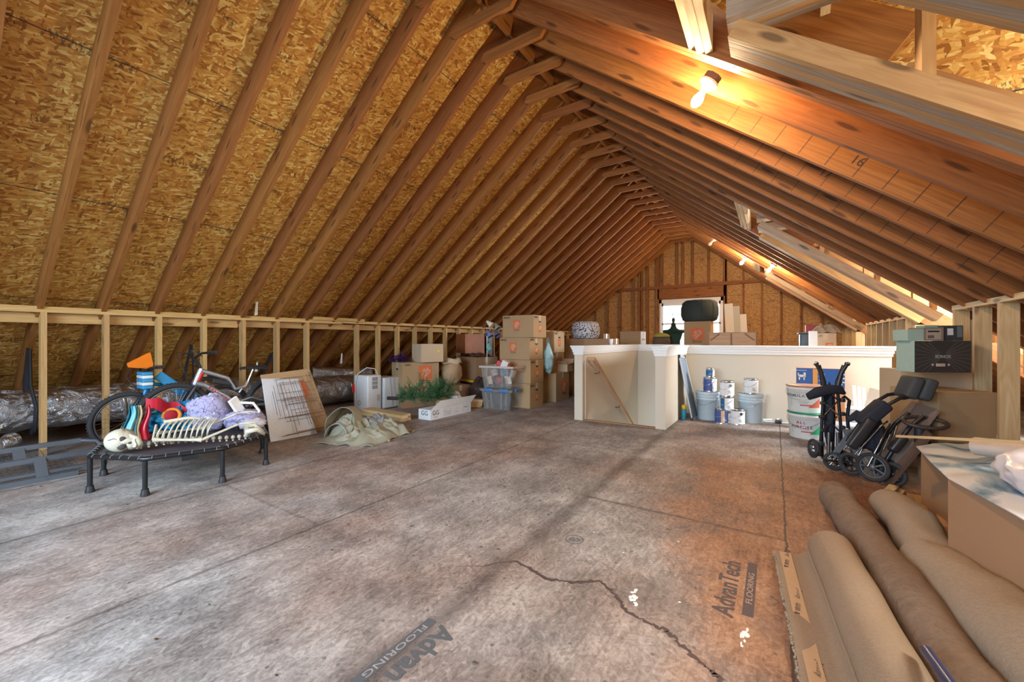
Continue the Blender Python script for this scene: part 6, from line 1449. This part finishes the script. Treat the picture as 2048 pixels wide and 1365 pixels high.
# blue and orange carton behind the pails
dmb = (0.60,0.14,0.72); YB2 = 5.85; xb = (xat(1593,YB2)+xat(1690,YB2))/2; dmb = (xat(1690,YB2)-xat(1593,YB2), 0.14, zat(1640,737,YB2))
t = carton('tall blue and orange carton with a white dog picture behind the pails', (xb,YB2+0.07,0), dmb, 0, mat=K('orange_carton_print',(0.72,0.33,0.16),rough=0.5), tape=False, group=None)
decal('blue_panel', '-y', dmb, 0, dmb[2]*0.34, dmb[0]*0.995, dmb[2]*0.31, K('royal_blue_print',(0.02,0.10,0.36),rough=0.5), t, off=0.0008)
decal('orange_band', '-y', dmb, -0.045, dmb[2]*0.34, 0.045, dmb[2]*0.29, K('orange_print_band',(0.75,0.33,0.05)), t, off=0.0018)
m = MB(); R_ = face_rot('-y'); dv = dmb[2]*0.34
for (u, v, a, b) in ((-0.26,0.0,0.004,0.17),(-0.20,0.085,0.15,0.004),(-0.18,-0.075,0.12,0.008),(-0.17,0.02,0.07,0.028),(-0.145,0.045,0.022,0.03),(-0.195,-0.005,0.012,0.045),(-0.15,-0.005,0.012,0.045),(-0.205,0.04,0.01,0.03)):
    m.box(face_pt('-y', dmb, u, dv+v, 0.002), (a, b, 0.001), rot=R_)
m.build('dog_picture', M_CLOTHW, t)
m = MB()
for i in range(7): m.box(face_pt('-y', dmb, 0.0+(i%2)*0.03, dv-0.075+i*0.024, 0.002), (0.022,0.014,0.001), rot=R_)
for i in range(6): m.box(face_pt('-y', dmb, 0.19+(i%2)*0.02, dv-0.06+i*0.022, 0.002), (0.02,0.013,0.001), rot=R_)
m.build('white_lettering', M_CLOTHW, t)
# sticks in a pail right of the first stroller
p = fl(1728,885); t = thing('white_pail', 'white pail full of clutter between the strollers and the stair wall', 'bucket', (p.x+0.02,p.y+0.12,0)); MB().lathe([(0.13,0),(0.14,0.01),(0.15,0.30),(0.158,0.31),(0.158,0.33),(0.148,0.33),(0.13,0.02),(0,0.02)], seg=30).build('pail', M_PWHITE, t); wp = t.location.copy()
for i in range(3):
    a = PY(1708+i*10, 772+i*2, wp.y+0.55); b = Vector((wp.x-0.05+0.03*i, wp.y+0.02, 0.06)); board(('left','middle','right')[i]+' white wood strip leaning from the pail to the stair wall', b, (a.x,min(a.y,6.17),a.z), 0.030, 0.008, M_WHITE, group='white strips in the pail', name='wood_strip')
t = thing('drywall_offcut', 'small cream plaster offcut propped behind the white strips', 'board', (xat(1745,5.75),5.75,0)); MB().box((0,0.0,0.25), (0.16,0.012,0.50), rot=Matrix.Rotation(0.25,3,'Y')@Matrix.Rotation(-0.1,3,'X')).build('offcut', K('cream_plaster',(0.62,0.56,0.47)), t); t.location.z = 0.02
t = thing('clear_bin', 'clear plastic bin of papers on the floor behind the strollers', 'bin', (fl(1705,905).x,fl(1705,905).y+0.25,0)); MB().rbox((0,0,0.11), (0.42,0.28,0.22), 0.02).build('bin', K('milky_plastic',(0.55,0.60,0.66),rough=0.3,var=0.4,scale=14), t)

# ------------------------------------------------------------ umbrella strollers
M_NAVF = K('black_navy_fabric', (0.018,0.022,0.035), rough=0.85); M_CHR = K('dull_chrome', (0.35,0.38,0.42), rough=0.25, metal=1.0)
def swheel(parent, c, R, axis=(1,0,0), hub=None):
    o = MB().ring(c, R-0.014, 0.014, axis=axis, n=32, seg=8).build('wheel', M_RUB, parent); q = Vector(axis).to_track_quat('Z','Y')
    m = MB(); m.ring(c, R-0.030, 0.006, axis=axis, n=28, seg=6)
    for i in range(7):
        a = 6.283*i/7; m.tube([Vector(c), Vector(c)+q@Vector((math.cos(a)*(R-0.028), math.sin(a)*(R-0.028), 0))], 0.0065, 5)
    m.lathe([(0,-0.016),(0.02,-0.016),(0.02,0.016),(0,0.016)], c, axis, 12); m.build('spoked_rim', hub or M_CHR, o); return o
S0 = fl(1664,943)
t = thing('folded_stroller', 'black folded umbrella stroller standing upright in front of the white pails', 'stroller', (S0.x, S0.y+0.10, 0), math.radians(18))
H_ = 0.84
for sx in (-1,1):
    m = MB(); m.tube([Vector((sx*0.075,0.0,0.09)), Vector((sx*0.066,-0.01,0.35)), Vector((sx*0.05,0.0,0.62)), Vector((sx*0.04,0.0,0.70)), Vector((sx*0.085,-0.01,H_))], 0.0115, 10); m.build('side_tube', M_BMET, t)
    m = MB(); m.tube([Vector((sx*0.035,0.05,0.06)), Vector((sx*0.045,0.045,0.40)), Vector((sx*0.03,0.03,0.66))], 0.010, 8); m.build('rear_tube', M_BMET, t)
    m = MB(); m.tube([Vector((sx*0.035,-0.045,0.10)), Vector((sx*0.03,-0.045,0.30))], 0.013, 8); m.build('chrome_sleeve', M_CHR, t)
    m = MB(); m.tube([Vector((sx*0.05,0.0,0.675)), Vector((sx*0.07,-0.01,0.78)), Vector((sx*0.105,-0.015,0.845))], [0.022,0.017,0.014], 10); m.tube([Vector((sx*0.105,-0.015,0.845)), Vector((sx*0.112,-0.015,0.857))], 0.019, 12); m.build('hand_grip', M_BLACK, t)
    MB().ring((sx*0.109,-0.024,0.852), 0.014, 0.003, axis=(0,1,0), n=16, seg=5).build('grip_ring', M_CHR, t)
for i in range(3):
    m = MB(); m.tube([Vector((-0.06,-0.02,0.30+0.12*i)), Vector((0.05,0.01,0.42+0.12*i))], 0.006, 6); m.tube([Vector((0.06,-0.02,0.30+0.12*i)), Vector((-0.05,0.01,0.42+0.12*i))], 0.006, 6); m.build('cross_brace', M_CHR if i == 1 else M_BMET, t)
for i in range(4):
    z = 0.20+i*0.11; MB().rbox((-0.075+0.01*(i%2),-0.03,z), (0.035,0.035,0.03), 0.006).build('hinge_block', M_BLACK, t); MB().rbox((0.07,-0.03,z+0.03), (0.03,0.035,0.03), 0.006).build('hinge_block', M_BLACK, t)
m = rumple(Vector((0,0.03,0.43)), (0.034,0.04,0.25), 0.18, 7, 31); m.build('folded_seat', M_NAVF, t)
m = MB(); m.tube([Vector((-0.19,-0.08,0.585)), Vector((-0.12,-0.06,0.62)), Vector((-0.02,-0.04,0.645)), Vector((0.06,-0.02,0.64)), Vector((0.10,0.0,0.61))], [0.030,0.044,0.040,0.034,0.012], 12, flat=0.6); m.build('canopy_roll', M_NAVF, t)
m = MB(); m.tube([Vector((0.06,0.0,0.55)), Vector((0.10,0,0.585)), Vector((0.13,0,0.555)), Vector((0.115,0.0,0.42)), Vector((0.13,0.0,0.24)), Vector((0.155,0.0,0.13))], 0.013, 8); m.build('front_tube', M_BMET, t)
MB().tube([Vector((0.15,-0.01,0.20)), Vector((0.165,-0.01,0.10))], 0.014, 8).build('chrome_sleeve', M_CHR, t)
m = MB(); m.tube([Vector((0.11,-0.02,0.40)),Vector((0.17,-0.03,0.45)),Vector((0.22,-0.03,0.42)),Vector((0.25,-0.03,0.36)),Vector((0.32,-0.03,0.40))], [0.02,0.035,0.04,0.04,0.02], 10, flat=0.6); m.build('loose_harness', M_NAVF, t)
swheel(t, (0.0,-0.06,0.075), 0.075, (0.25,1,0)); swheel(t, (0.09,0.02,0.075), 0.070, (0.3,1,0)); swheel(t, (-0.10,0.05,0.15), 0.070, (1,0.15,0)); swheel(t, (-0.095,0.07,0.12), 0.065, (1,0.15,0))
m = MB(); m.rbox((0.0,-0.10,0.085), (0.19,0.025,0.014), 0.005, rz=0.0); m.build('brake_bar', M_BMET, t)
m = MB(); m.box((0.06,-0.06,0.22), (0.035,0.02,0.26), rot=Matrix.Rotation(0.55,3,'Y')); m.box((0.11,-0.06,0.24), (0.035,0.02,0.20), rot=Matrix.Rotation(-0.35,3,'Y')); m.build('footrest_strut', K('grey_plastic',(0.14,0.16,0.18),rough=0.4), t)

S1 = fl(1748,957)
t = thing('folded_stroller', 'wider black stroller folded and leaning to the right against the stacked boxes', 'stroller', (S1.x+0.0, S1.y-0.07, 0), math.radians(18))
def q3(x, z, y=0.0): return Vector((x, y, z))
for y in (-0.06, 0.09):
    m = MB(); m.tube([q3(-0.14,0.26,y), q3(-0.06,0.40,y), q3(0.05,0.58,y), q3(0.12,0.63,y), q3(0.19,0.645,y)], 0.013, 8); m.build('push_tube', M_BMET, t)
    m = MB(); m.tube([q3(-0.16,0.20,y), q3(0.0,0.42,y), q3(0.04,0.455,y), q3(0.055,0.44,y), q3(-0.03,0.24,y), q3(-0.08,0.12,y)], 0.007, 8); m.build('chrome_tube', M_CHR, t)
    m = MB(); m.tube([q3(0.02,0.05,y), q3(0.03,0.17,y), q3(0.10,0.30,y), q3(0.17,0.42,y), q3(0.25,0.50,y)], 0.015, 8); m.build('rear_leg_tube', M_BMET, t)
MB().rbox(q3(-0.13,0.36,-0.08), (0.07,0.05,0.25), 0.015, rot=Matrix.Rotation(0.55,3,'Y')).build('side_panel', M_BLACK, t)
MB().rbox(q3(-0.03,0.50,-0.02), (0.09,0.12,0.22), 0.02, rot=Matrix.Rotation(0.75,3,'Y')).build('seat_pad', M_NAVF, t)
for i, (x, z) in enumerate(((0.20,0.70),(0.28,0.69))): MB().rbox(q3(x,z,0.0), (0.075,0.16,0.16), 0.02, rot=Matrix.Rotation(0.35,3,'Y')).build('canopy_fold', K('charcoal_fabric',(0.05,0.055,0.06),rough=0.8), t)
m = MB()
for i in range(6): m.box(q3(0.155+0.008*i,0.63+0.022*i,-0.03), (0.03,0.02,0.006), rot=Matrix.Rotation(0.5,3,'Y'))
m.build('canopy_ribs', K('grey_plastic',(0,0,0)), t)
m = MB(); m.tube([q3(0.14,0.63,-0.03), q3(0.22,0.655,-0.03)], 0.024, 10); m.build('handle_grip', M_BLACK, t)
m = MB(); m.tube([q3(0.14+0.12*math.cos(a)+0.11, 0.46+0.028*math.sin(a), -0.08+0.07*math.sin(a)) for a in [6.283*i/24 for i in range(24)]], 0.013, 8, closed=True); m.build('bumper_bar', K('brown_black_foam',(0.05,0.035,0.03),rough=0.6), t)
MB().tube([q3(0.24,0.44,-0.08), q3(0.235,0.32,-0.08), q3(0.23,0.22,-0.08)], [0.055,0.05,0.035], 14, flat=0.6).build('cup_holder', M_BLACK, t)
MB().rbox(q3(0.09,0.30,-0.08), (0.06,0.06,0.14), 0.02, rot=Matrix.Rotation(0.6,3,'Y')).build('latch_housing', M_BLACK, t)
swheel(t, q3(-0.05,0.115,-0.06), 0.105, (0.75,0.66,0), K('grey_wheel_rim',(0.13,0.14,0.15),rough=0.4,metal=0.3)); swheel(t, q3(0.05,0.085,-0.10), 0.085, (0.8,0.6,0), M_BMET); swheel(t, q3(0.075,0.085,0.02), 0.085, (0.8,0.6,0), M_BMET); swheel(t, q3(-0.13,0.10,0.06), 0.085, (0.8,0.6,0), M_BMET)
m = MB(); m.tube([q3(-0.05,0.115,-0.06), q3(-0.13,0.10,0.06)], 0.008, 6); m.tube([q3(0.05,0.085,-0.10), q3(0.075,0.085,0.02)], 0.008, 6); m.tube([q3(0.0,0.20,-0.02), q3(0.06,0.09,-0.04)], 0.012, 6); m.build('axle', M_CHR, t)
for i in range(4): 
    m = MB(); m.tube([q3(-0.02+0.03*i,0.20+0.05*i,-0.07), q3(0.04+0.02*i,0.33+0.03*i,-0.05)], 0.006, 6); m.build('linkage', M_CHR if i%2 else M_BMET, t)
m = rumple(q3(-0.01,0.34,0.02), (0.08,0.06,0.13), 0.2, 7, 33); m.build('folded_seat', M_NAVF, t)

# ------------------------------------------------------------ boxes by the right knee wall
ya = math.radians(33)
fx, fy = Vector((math.cos(ya), math.sin(ya), 0)), Vector((-math.sin(ya), math.cos(ya), 0))
def facing(label, p, w, d, z0, z1, rz=ya, **k):
    """carton whose lower near-left front corner stands at p"""
    c = Vector((p[0], p[1], 0))+Matrix.Rotation(rz,3,'Z')@Vector((w/2, d/2, 0))
    return carton(label, (c.x, c.y, z0), (w, d, z1-z0), rz, **k)
pC = fl(1885,1000)
facing('low dark brown carton on the floor under the big closed carton', (pC.x-0.0, pC.y), 0.36, 0.32, 0, 0.30, rz=math.radians(9), mat=M_CARD3, tape=False, group=None)
r1 = ray(1877); r1.z = 0; pB = r1*2.93
facing('big plain closed carton against the right studs behind the strollers', (pB.x,pB.y), 0.40, 0.40, 0.302, 0.665, rz=math.radians(30), mat=M_CARD, tape=True, group=None)
r2 = ray(1800); pT = r2*3.35
facing('carton standing under the speaker box behind the strollers', (pT.x, pT.y), 0.50, 0.26, 0, 0.80, rz=math.radians(20), mat=M_CARD2, tape=True, group=None)
# speaker carton: photo-printed dark front, pale green side
r3 = ray(1829); pS = r3*3.02; dS = (0.385,0.16,0.235); rzS = math.radians(28)
cS = Vector((pS.x,pS.y,0))+Matrix.Rotation(rzS,3,'Z')@Vector((dS[0]/2,dS[1]/2,0))
t = thing('speaker_carton', 'carton with a dark rayed front and pale green side on a tall carton', 'box', (cS.x,cS.y,0.80+0.002), rzS)
MB().box((0,0,dS[2]/2), dS).build('carton', K('pale_green_board',(0.36,0.50,0.45),rough=0.5), t, bevel=0.003)
decal('dark_front', '-y', dS, 0, 0, dS[0]*0.998, dS[2]*0.998, K('charcoal_print',(0.045,0.045,0.045),rough=0.45), t)
m = MB()
for i in range(34):
    a = 6.283*i/34+0.09; c, s = math.cos(a), math.sin(a)
    if abs(s) > 0.82: continue
    k0 = 0.03; k1 = min(0.19/abs(c) if abs(c) > 1e-3 else 9, 0.108/abs(s) if abs(s) > 1e-3 else 9)
    A, B = face_pt('-y',dS,c*k0,s*k0+0.005,0.0019), face_pt('-y',dS,c*k1,s*k1*0.98,0.0019)
    m.bar(A, B, 0.0035, 0.0006, up=(0,1,0))
m.build('ray_pattern', K('brown_ray_print',(0.13,0.105,0.095),rough=0.5), t)
text_on('-y', dS, 0.0, 0.0, 'SONOS', 0.032, K('grey_lettering',(0.35,0.35,0.33)), t, off=0.0032, bold=0.0008)
m = MB()
m.rbox(face_pt('-y',dS,-0.015,-0.062,0.002), (0.062,0.003,0.022), 0.004)
for q in (-0.07,0.04): m.lathe([(0.008,0),(0.008,0.0015)], face_pt('-y',dS,q,-0.060,0.0016), (0,-1,0), 14)
m.build('button_print', K('pale_copper_print',(0.55,0.42,0.36)), t)
zS = 0.802+dS[2]
def small(label, px, w, d, h, z, mat, rz=rzS, dd=3.12, name='small_box'):
    r = ray(px)*dd; c = Vector((r.x,r.y,0))+Matrix.Rotation(rz,3,'Z')@Vector((w/2,d/2,0)); t = thing(name, label, 'box', (c.x,c.y,z), rz)
    MB().box((0,0,h/2), (w,d,h)).build('box_body', mat, t, bevel=0.002); return t, (w,d,h)
t, _ = small('small pale green box on the left of the speaker carton top', 1815, 0.115, 0.13, 0.085, zS+0.001, K('pale_green_board',(0,0,0)), dd=3.05)
t, dq = small('small grey brown box with a barcode in the middle of the speaker carton top', 1847, 0.14, 0.13, 0.10, zS+0.001, K('grey_brown_board',(0.27,0.21,0.17)), dd=3.04)
m = MB()
for i in range(9): m.box(face_pt('-y', dq, -0.04+i*0.005, -0.02, 0.0012), (0.003,0.001,0.022))
m.box(face_pt('-y', dq, 0.0, 0.02, 0.0012), (0.08,0.001,0.012)); m.build('barcode', M_BLK, t); decal('label_patch', '-y', dq, 0.0, 0.0, 0.10, 0.075, K('tan_label',(0.42,0.34,0.28)), t)
t, dq = small('dark grey photo printed box on the right of the speaker carton top', 1886, 0.14, 0.12, 0.115, zS+0.001, K('dark_photo_print',(0.05,0.055,0.06),var=0.5,scale=30), dd=3.05)
decal('white_picture', '-y', dq, -0.02, 0.01, 0.04, 0.05, M_LABW, t); decal('grey_side_picture', '-y', dq, 0.045, 0.01, 0.035, 0.08, K('slate_print',(0.14,0.18,0.21)), t)
t, _ = small('flat mint box lying across the two small boxes on the speaker carton', 1850, 0.10, 0.08, 0.018, zS+0.102, K('mint_board',(0.25,0.48,0.38)), dd=3.10)

# leaning panels beside the second stroller
t = thing('wood_sheet', 'grey wood sheet leaning against the cartons right of the second stroller', 'panel', (0.80,3.70,0)); o = Vector((0.80,3.70,0))
pa, pb = fl(1765,968), fl(1738,935)
lean(pa-o, Vector((pa.x-0.14,pa.y+0.40,0))-o, PY(1876,822,4.02)-o, PY(1824,802,4.32)-o, 0.014).build('panel', K('grey_veneer',(0.20,0.16,0.14),rough=0.35,var=0.3,scale=8), t)
t = thing('wood_sheet', 'darker brown sheet leaning in front of the grey one', 'panel', (0.82,3.62,0)); o = Vector((0.82,3.62,0)); pa = fl(1775,974)
lean(pa-o, Vector((pa.x-0.02,pa.y+0.10,0))-o, PY(1860,870,3.78)-o, PY(1852,860,3.90)-o, 0.02).build('panel', K('dark_brown_board',(0.12,0.07,0.05),rough=0.5), t)

# big open carton at the right with covers on top
rb = math.radians(10); ZB = 0.45
p0 = fl(1896,959,ZB); Rm = Matrix.Rotation(rb,3,'Z')
cB = Vector((p0.x,p0.y,0))+Rm@Vector((0.31,-0.72,0))
tb = thing('large_open_carton', 'very large open cardboard carton at the right edge, heaped with plastic bags', 'box', (cB.x,cB.y,0), rb)
m = MB(); w_, l_ = 0.62, 1.44
for x in (-w_/2, w_/2-0.008): m.bb(x,x+0.008,-l_/2,l_/2,0,ZB)
for y in (-l_/2, l_/2-0.008): m.bb(-w_/2+0.008,w_/2-0.008,y,y+0.008,0,ZB)
m.bb(-w_/2,w_/2,-l_/2,l_/2,0,0.008); m.build('carton', card_mat('smooth_tan_cardboard',(0.37,0.21,0.115),(0.43,0.26,0.15)), tb)
writing('printed_text', 'OPEN', (-w_/2-0.001,-0.40,0.16), Matrix(((0,0,-1),(-1,0,0),(0,1,0))), 0.10, M_BLK, tb, bold=0.003)
pc_ = fl(1838,905,0.33)
t = thing('carton_shoulder', 'brown carton between the very large carton and the leaning panels', 'box', (0.98,3.05,0), rb); MB().bb(-0.13,0.26,-0.42,0.50,0,0.36).build('carton', M_CARD3, t, bevel=0.004)
t = thing('painted_drop_sheet', 'blue and white marbled plastic drop sheet over the carton edge', 'sheet', (0.95,2.9,0)); o = Vector((0.95,2.9,0))
kd = NT('marbled_film'); co = kd.coord(); n1 = kd.noise(kd.mapping(co,(2,1.2,1),(0,0,0.5)), 1.0, 4, 0.55, 1.6)
kd.col(kd.ramp(n1, [(0.36,(0.05,0.17,0.30)),(0.44,(0.30,0.42,0.52)),(0.52,(0.68,0.71,0.75)),(0.72,(0.66,0.62,0.58))])); M_MARB = kd.done(0.3)
E0 = [fl(1832,893,0.38), fl(1862,925,0.40), fl(1896,957,0.462), fl(1950,985,0.465), fl(2010,1018,0.465), fl(2075,1055,0.465)]
E1 = [e+Vector((0.42,0.25-0.03*i,0.05)) for i, e in enumerate(E0)]
def es(E, s): k_ = min(int(s*5),4); f = s*5-k_; return E[k_].lerp(E[k_+1], f)
m = MB(); m.grid(lambda u, v: es(E0,u).lerp(es(E1,u), v)-o+Vector((0,0,0.018*math.sin(u*17+v*6)*v+0.02*math.sin(v*9+u*3)*v)), 40, 14, thick=0.004); m.build('sheet', M_MARB, t)
t = thing('plastic_bag', 'translucent white plastic bag bulging on top of the very large carton', 'bag', (0.98,2.24,0.46)); 
m = rumple(Vector((0.05,0.0,0.085)), (0.31,0.36,0.12), 0.16, 4, 41, nu=64, nv=36); m.v = [(x,y,max(z,0.0)) for x,y,z in m.v]
m.build('bag_body', K('milky_film',(0.70,0.68,0.74),rough=0.3,var=0.05,scale=4), t)
t = thing('foam_roll', 'pale pink beige foam roll lying across the back of the carton', 'roll', (1.05,3.02,0.47)); A = PY(1958,893,3.1); B = PY(2055,905,2.6)
A = Vector((0.86,3.02,0.50)); B = Vector((1.22,2.60,0.53)); o = Vector((1.05,3.02,0.47)); MB().tube([A-o,A.lerp(B,0.3)-o+Vector((0,0,0.01)),A.lerp(B,0.7)-o,B-o], 0.045, 16).build('roll', K('pink_beige_foam',(0.55,0.46,0.40),rough=0.8), t)
A = PY(1797,873,3.30); B = PY(2062,886,2.62)
t = thing('wood_batten', 'thin pale batten lying across the cartons behind the drop sheet', 'batten', (A.x,A.y,0)); MB().bar((0,0,A.z), (B.x-A.x,B.y-A.y,B.z), 0.03, 0.014).build('batten', M_PALE, t)

# ------------------------------------------------------------ carpet rolls
def carpet(name, a, b, scale, bumpy):
    k = NT(name); co = k.coord(); n1 = k.noise(co, scale, 5, 0.75); n2 = k.noise(co, 3, 3)
    k.col(k.mix(k.math('ADD', k.math('MULTIPLY', n1, 0.6), k.math('MULTIPLY', n2, 0.4)), a, b)); k.bump(n1, min(1.0, bumpy*2), 0.012); return k.done(0.95, 0, 0.1)
M_BACK = carpet('carpet_backing', (0.24,0.16,0.10), (0.46,0.34,0.24), 110, 0.3)
M_BACK2 = carpet('carpet_backing_pale', (0.25,0.18,0.12), (0.54,0.44,0.34), 90, 0.3)
M_PILE = carpet('carpet_pile', (0.10,0.065,0.045), (0.40,0.29,0.21), 28, 1.0)
M_TAPEC = K('tan_seam_tape', (0.47,0.30,0.17), rough=0.6)
def sweep(path, prof, thick, n=60, wav=0.0, seed=0):
    """profile (list of (s,h)) across, swept along path [(x,y,scale)...] in plan"""
    def at(u):
        k_ = min(int(u*(len(path)-1)), len(path)-2); f = u*(len(path)-1)-k_; a, b = path[k_], path[k_+1]; return [a[i]+(b[i]-a[i])*f for i in range(3)]
    N = len(prof)-1
    def fn(v, u):
        x, y, s = at(u); k_ = min(int(v*N), N-1); f = v*N-k_; p = (prof[k_][0]+(prof[k_+1][0]-prof[k_][0])*f, prof[k_][1]+(prof[k_+1][1]-prof[k_][1])*f)
        w = wav*mn.noise(Vector((v*3, u*7, seed)))
        return (x+p[0]*s+w*0.5, y, max(0.004, p[1]*s+w))
    m = MB(); m.grid(fn, N*2, n, thick=thick); return m
def arc(cx, cz, r, a0, a1, n=14): return [(cx+r*math.cos(a0+(a1-a0)*i/n), cz+r*math.sin(a0+(a1-a0)*i/n)) for i in range(n+1)]
# first roll: flat lip, then the fold rising over
pr = [(0,0.012),(0.04,0.014),(0.08,0.016),(0.105,0.020)]+[(0.13,0.045),(0.14,0.08)]+arc(0.215,0.083,0.076,math.pi,0.0,12)+[(0.285,0.05),(0.265,0.012)]
path = [(0.0,2.34,1.0),(0.03,1.95,1.0),(0.07,1.45,1.0),(0.10,1.10,1.0),(0.13,0.55,1.05)]
t = thing('carpet_roll', 'tan carpet folded backing side up with printed tape along its flat edge', 'carpet', (0,0,0), group=None)
sweep(path, [(x, z) for x, z in pr], 0.011, wav=0.006, seed=1).build('backing', M_BACK, t)
def atp(u):
    k_ = min(int(u*(len(path)-1)), len(path)-2); f = u*(len(path)-1)-k_; return [path[k_][i]+(path[k_+1][i]-path[k_][i])*f for i in range(3)]
m = MB(); m.grid(lambda v, u: (atp(u)[0]+0.018+v*0.045, atp(u)[1]-0.004, 0.0225+0.003*v), 2, 40, thick=0.002); m.build('seam_tape', M_TAPEC, t)
for (u_, s_) in ((0.075,0.024),(0.29,0.024),(0.50,0.024),(0.71,0.024)):
    x, y, _s = atp(u_); writing('tape_print', '10101 &', (x+0.035,y,0.0262), (0,0,math.pi/2+math.pi-0.08), s_, M_BLK, t); writing('tape_script', 'Johnny', (x+0.045,y+0.11,0.0265), (0,0,math.pi/2+math.pi-0.08), s_*1.1, M_BLK, t, shear=0.4)
m = MB(); rnd = random.Random(9)
for i in range(420):
    u_ = rnd.random(); x, y, _s = atp(u_); p = Vector((x+rnd.uniform(-0.004,0.006), y, rnd.uniform(0.003,0.016))); m.ell(p, rnd.uniform(0.004,0.008), nu=6, nv=4)
m.build('pile_edge', carpet('pile_edge_mat',(0.34,0.22,0.13),(0.55,0.42,0.28),60,0.8), t)['kind'] = 'stuff'
m = MB(); m.tube([Vector((0.0+a_*0.32, 2.345+0.03*math.sin(a_*3.1)*0, 0)) for a_ in (0,)]+[Vector((x, 2.345, z+0.002)) for x, z in pr], 0.006, 6); m.build('bound_end', M_TAPEC, t)
# second roll: tight roll with pile outside
t = thing('carpet_roll', 'thin rolled carpet with brown pile outside, second roll from the left', 'carpet', (0,0,0))
P = [Vector((0.310,3.20,0.085)), Vector((0.332,2.95,0.085)), Vector((0.378,2.5,0.085)), Vector((0.42,2.0,0.085)), Vector((0.455,1.5,0.085)), Vector((0.49,0.9,0.085))]
m = MB(); PP = []
for a, b in zip(P, P[1:]):
    for i in range(10): PP.append(a.lerp(b, i/10))
PP.append(P[-1]); m.tube(PP, [0.082+0.005*math.sin(i*0.5) for i in range(len(PP))], 26, cap=True)
m.v = [tuple(Vector(v)+Vector((1,0,1))*0.006*mn.noise(Vector(v)*8)) for v in m.v]; m.v = [(x,y,max(z,0.003)) for x,y,z in m.v]; m.build('pile', M_PILE, t)
m = MB(); sp = []
for i in range(60): a = i*0.33; r = 0.008+0.0036*i*0.33; sp.append(P[0]+Vector((r*math.cos(a), 0.006, r*math.sin(a))))
m.tube(sp, 0.003, 5); m.build('spiral_end', M_BACK, t)
# third: two loosely rolled sheets, backing outward
t = thing('carpet_roll', 'wide loose carpet roll with pale woven backing against the large carton', 'carpet', (0,0,0))
pr3 = arc(0.10,0.11,0.085,math.radians(250),math.radians(70),16)+[(0.17,0.180),(0.205,0.13),(0.215,0.07),(0.22,0.01)]
path3 = [(0.455,3.12,0.90),(0.47,2.8,1.0),(0.475,2.45,0.85),(0.47,2.2,0.80)]
sweep(path3, pr3, 0.010, wav=0.012, seed=3).build('backing', M_BACK2, t)
pr4 = arc(0.12,0.13,0.115,math.radians(240),math.radians(75),16)+[(0.20,0.235),(0.235,0.18),(0.245,0.10),(0.25,0.01)]
path4 = [(0.462,2.42,0.72),(0.482,2.1,0.85),(0.50,1.8,0.98),(0.525,1.5,1.08),(0.57,0.9,1.25)]
t2 = thing('carpet_piece', 'nearer pale carpet piece lapping over the loose roll, lit white along its crest', 'carpet', (0,0,0))
sweep(path4, pr4, 0.010, wav=0.014, seed=5).build('backing', M_BACK2, t2)
t = thing('broom_handle', 'dark navy tube end poking out between the carpet rolls at the bottom edge', 'pole', (0,0,0)); a, b = fl(1853,1303,0.19), fl(1905,1375,0.22); MB().tube([a, b, b+(b-a)*0.8], 0.014, 12).build('pole', K('navy_tube',(0.02,0.03,0.09),rough=0.3), t)

# short boards on the floor by the carton
for i, (a, b, w) in enumerate((((1800,985),(1773,1018),0.05),((1788,982),(1762,1010),0.05),((1828,995),(1850,1052),0.075),((1862,1003),(1893,1062),0.03),((1875,1000),(1893,1045),0.03))):
    A, B = fl(*a), fl(*b); A.z = B.z = 0.010+(0.02 if i in (1,4) else 0)
    board(('pale offcut nearest the loose carpet roll','pale offcut lying beside the one nearest the loose carpet roll','wide short board between the offcuts and the cartons','narrow reddish strip against the large carton','second narrow strip stacked by the large carton')[i], A, B, w, 0.018, (M_PALE,M_PALE,M_PALE2,M_RAIL,M_RAIL)[i], name='wood_offcut', group='wood offcuts beside the cartons')
# crumbs of debris on the floor
rnd = random.Random(4); m = MB()
for i in range(150):
    if i < 70: p = fl(rnd.gauss(960,130), rnd.gauss(980,55))
    else: p = Vector((rnd.uniform(-4.5,0.8), rnd.uniform(0.5,5.0), 0))
    s_ = rnd.uniform(0.002,0.006); m.ell((p.x,p.y,s_*0.5), (s_*rnd.uniform(0.6,2),s_,s_*0.5), nu=5, nv=4)
o = m.build('leaf_debris', K('dry_leaf_brown',(0.08,0.06,0.035),var=0.5), None); tag(o, 'tiny dry leaf crumbs scattered over the middle of the floor', 'debris', None, 'stuff')
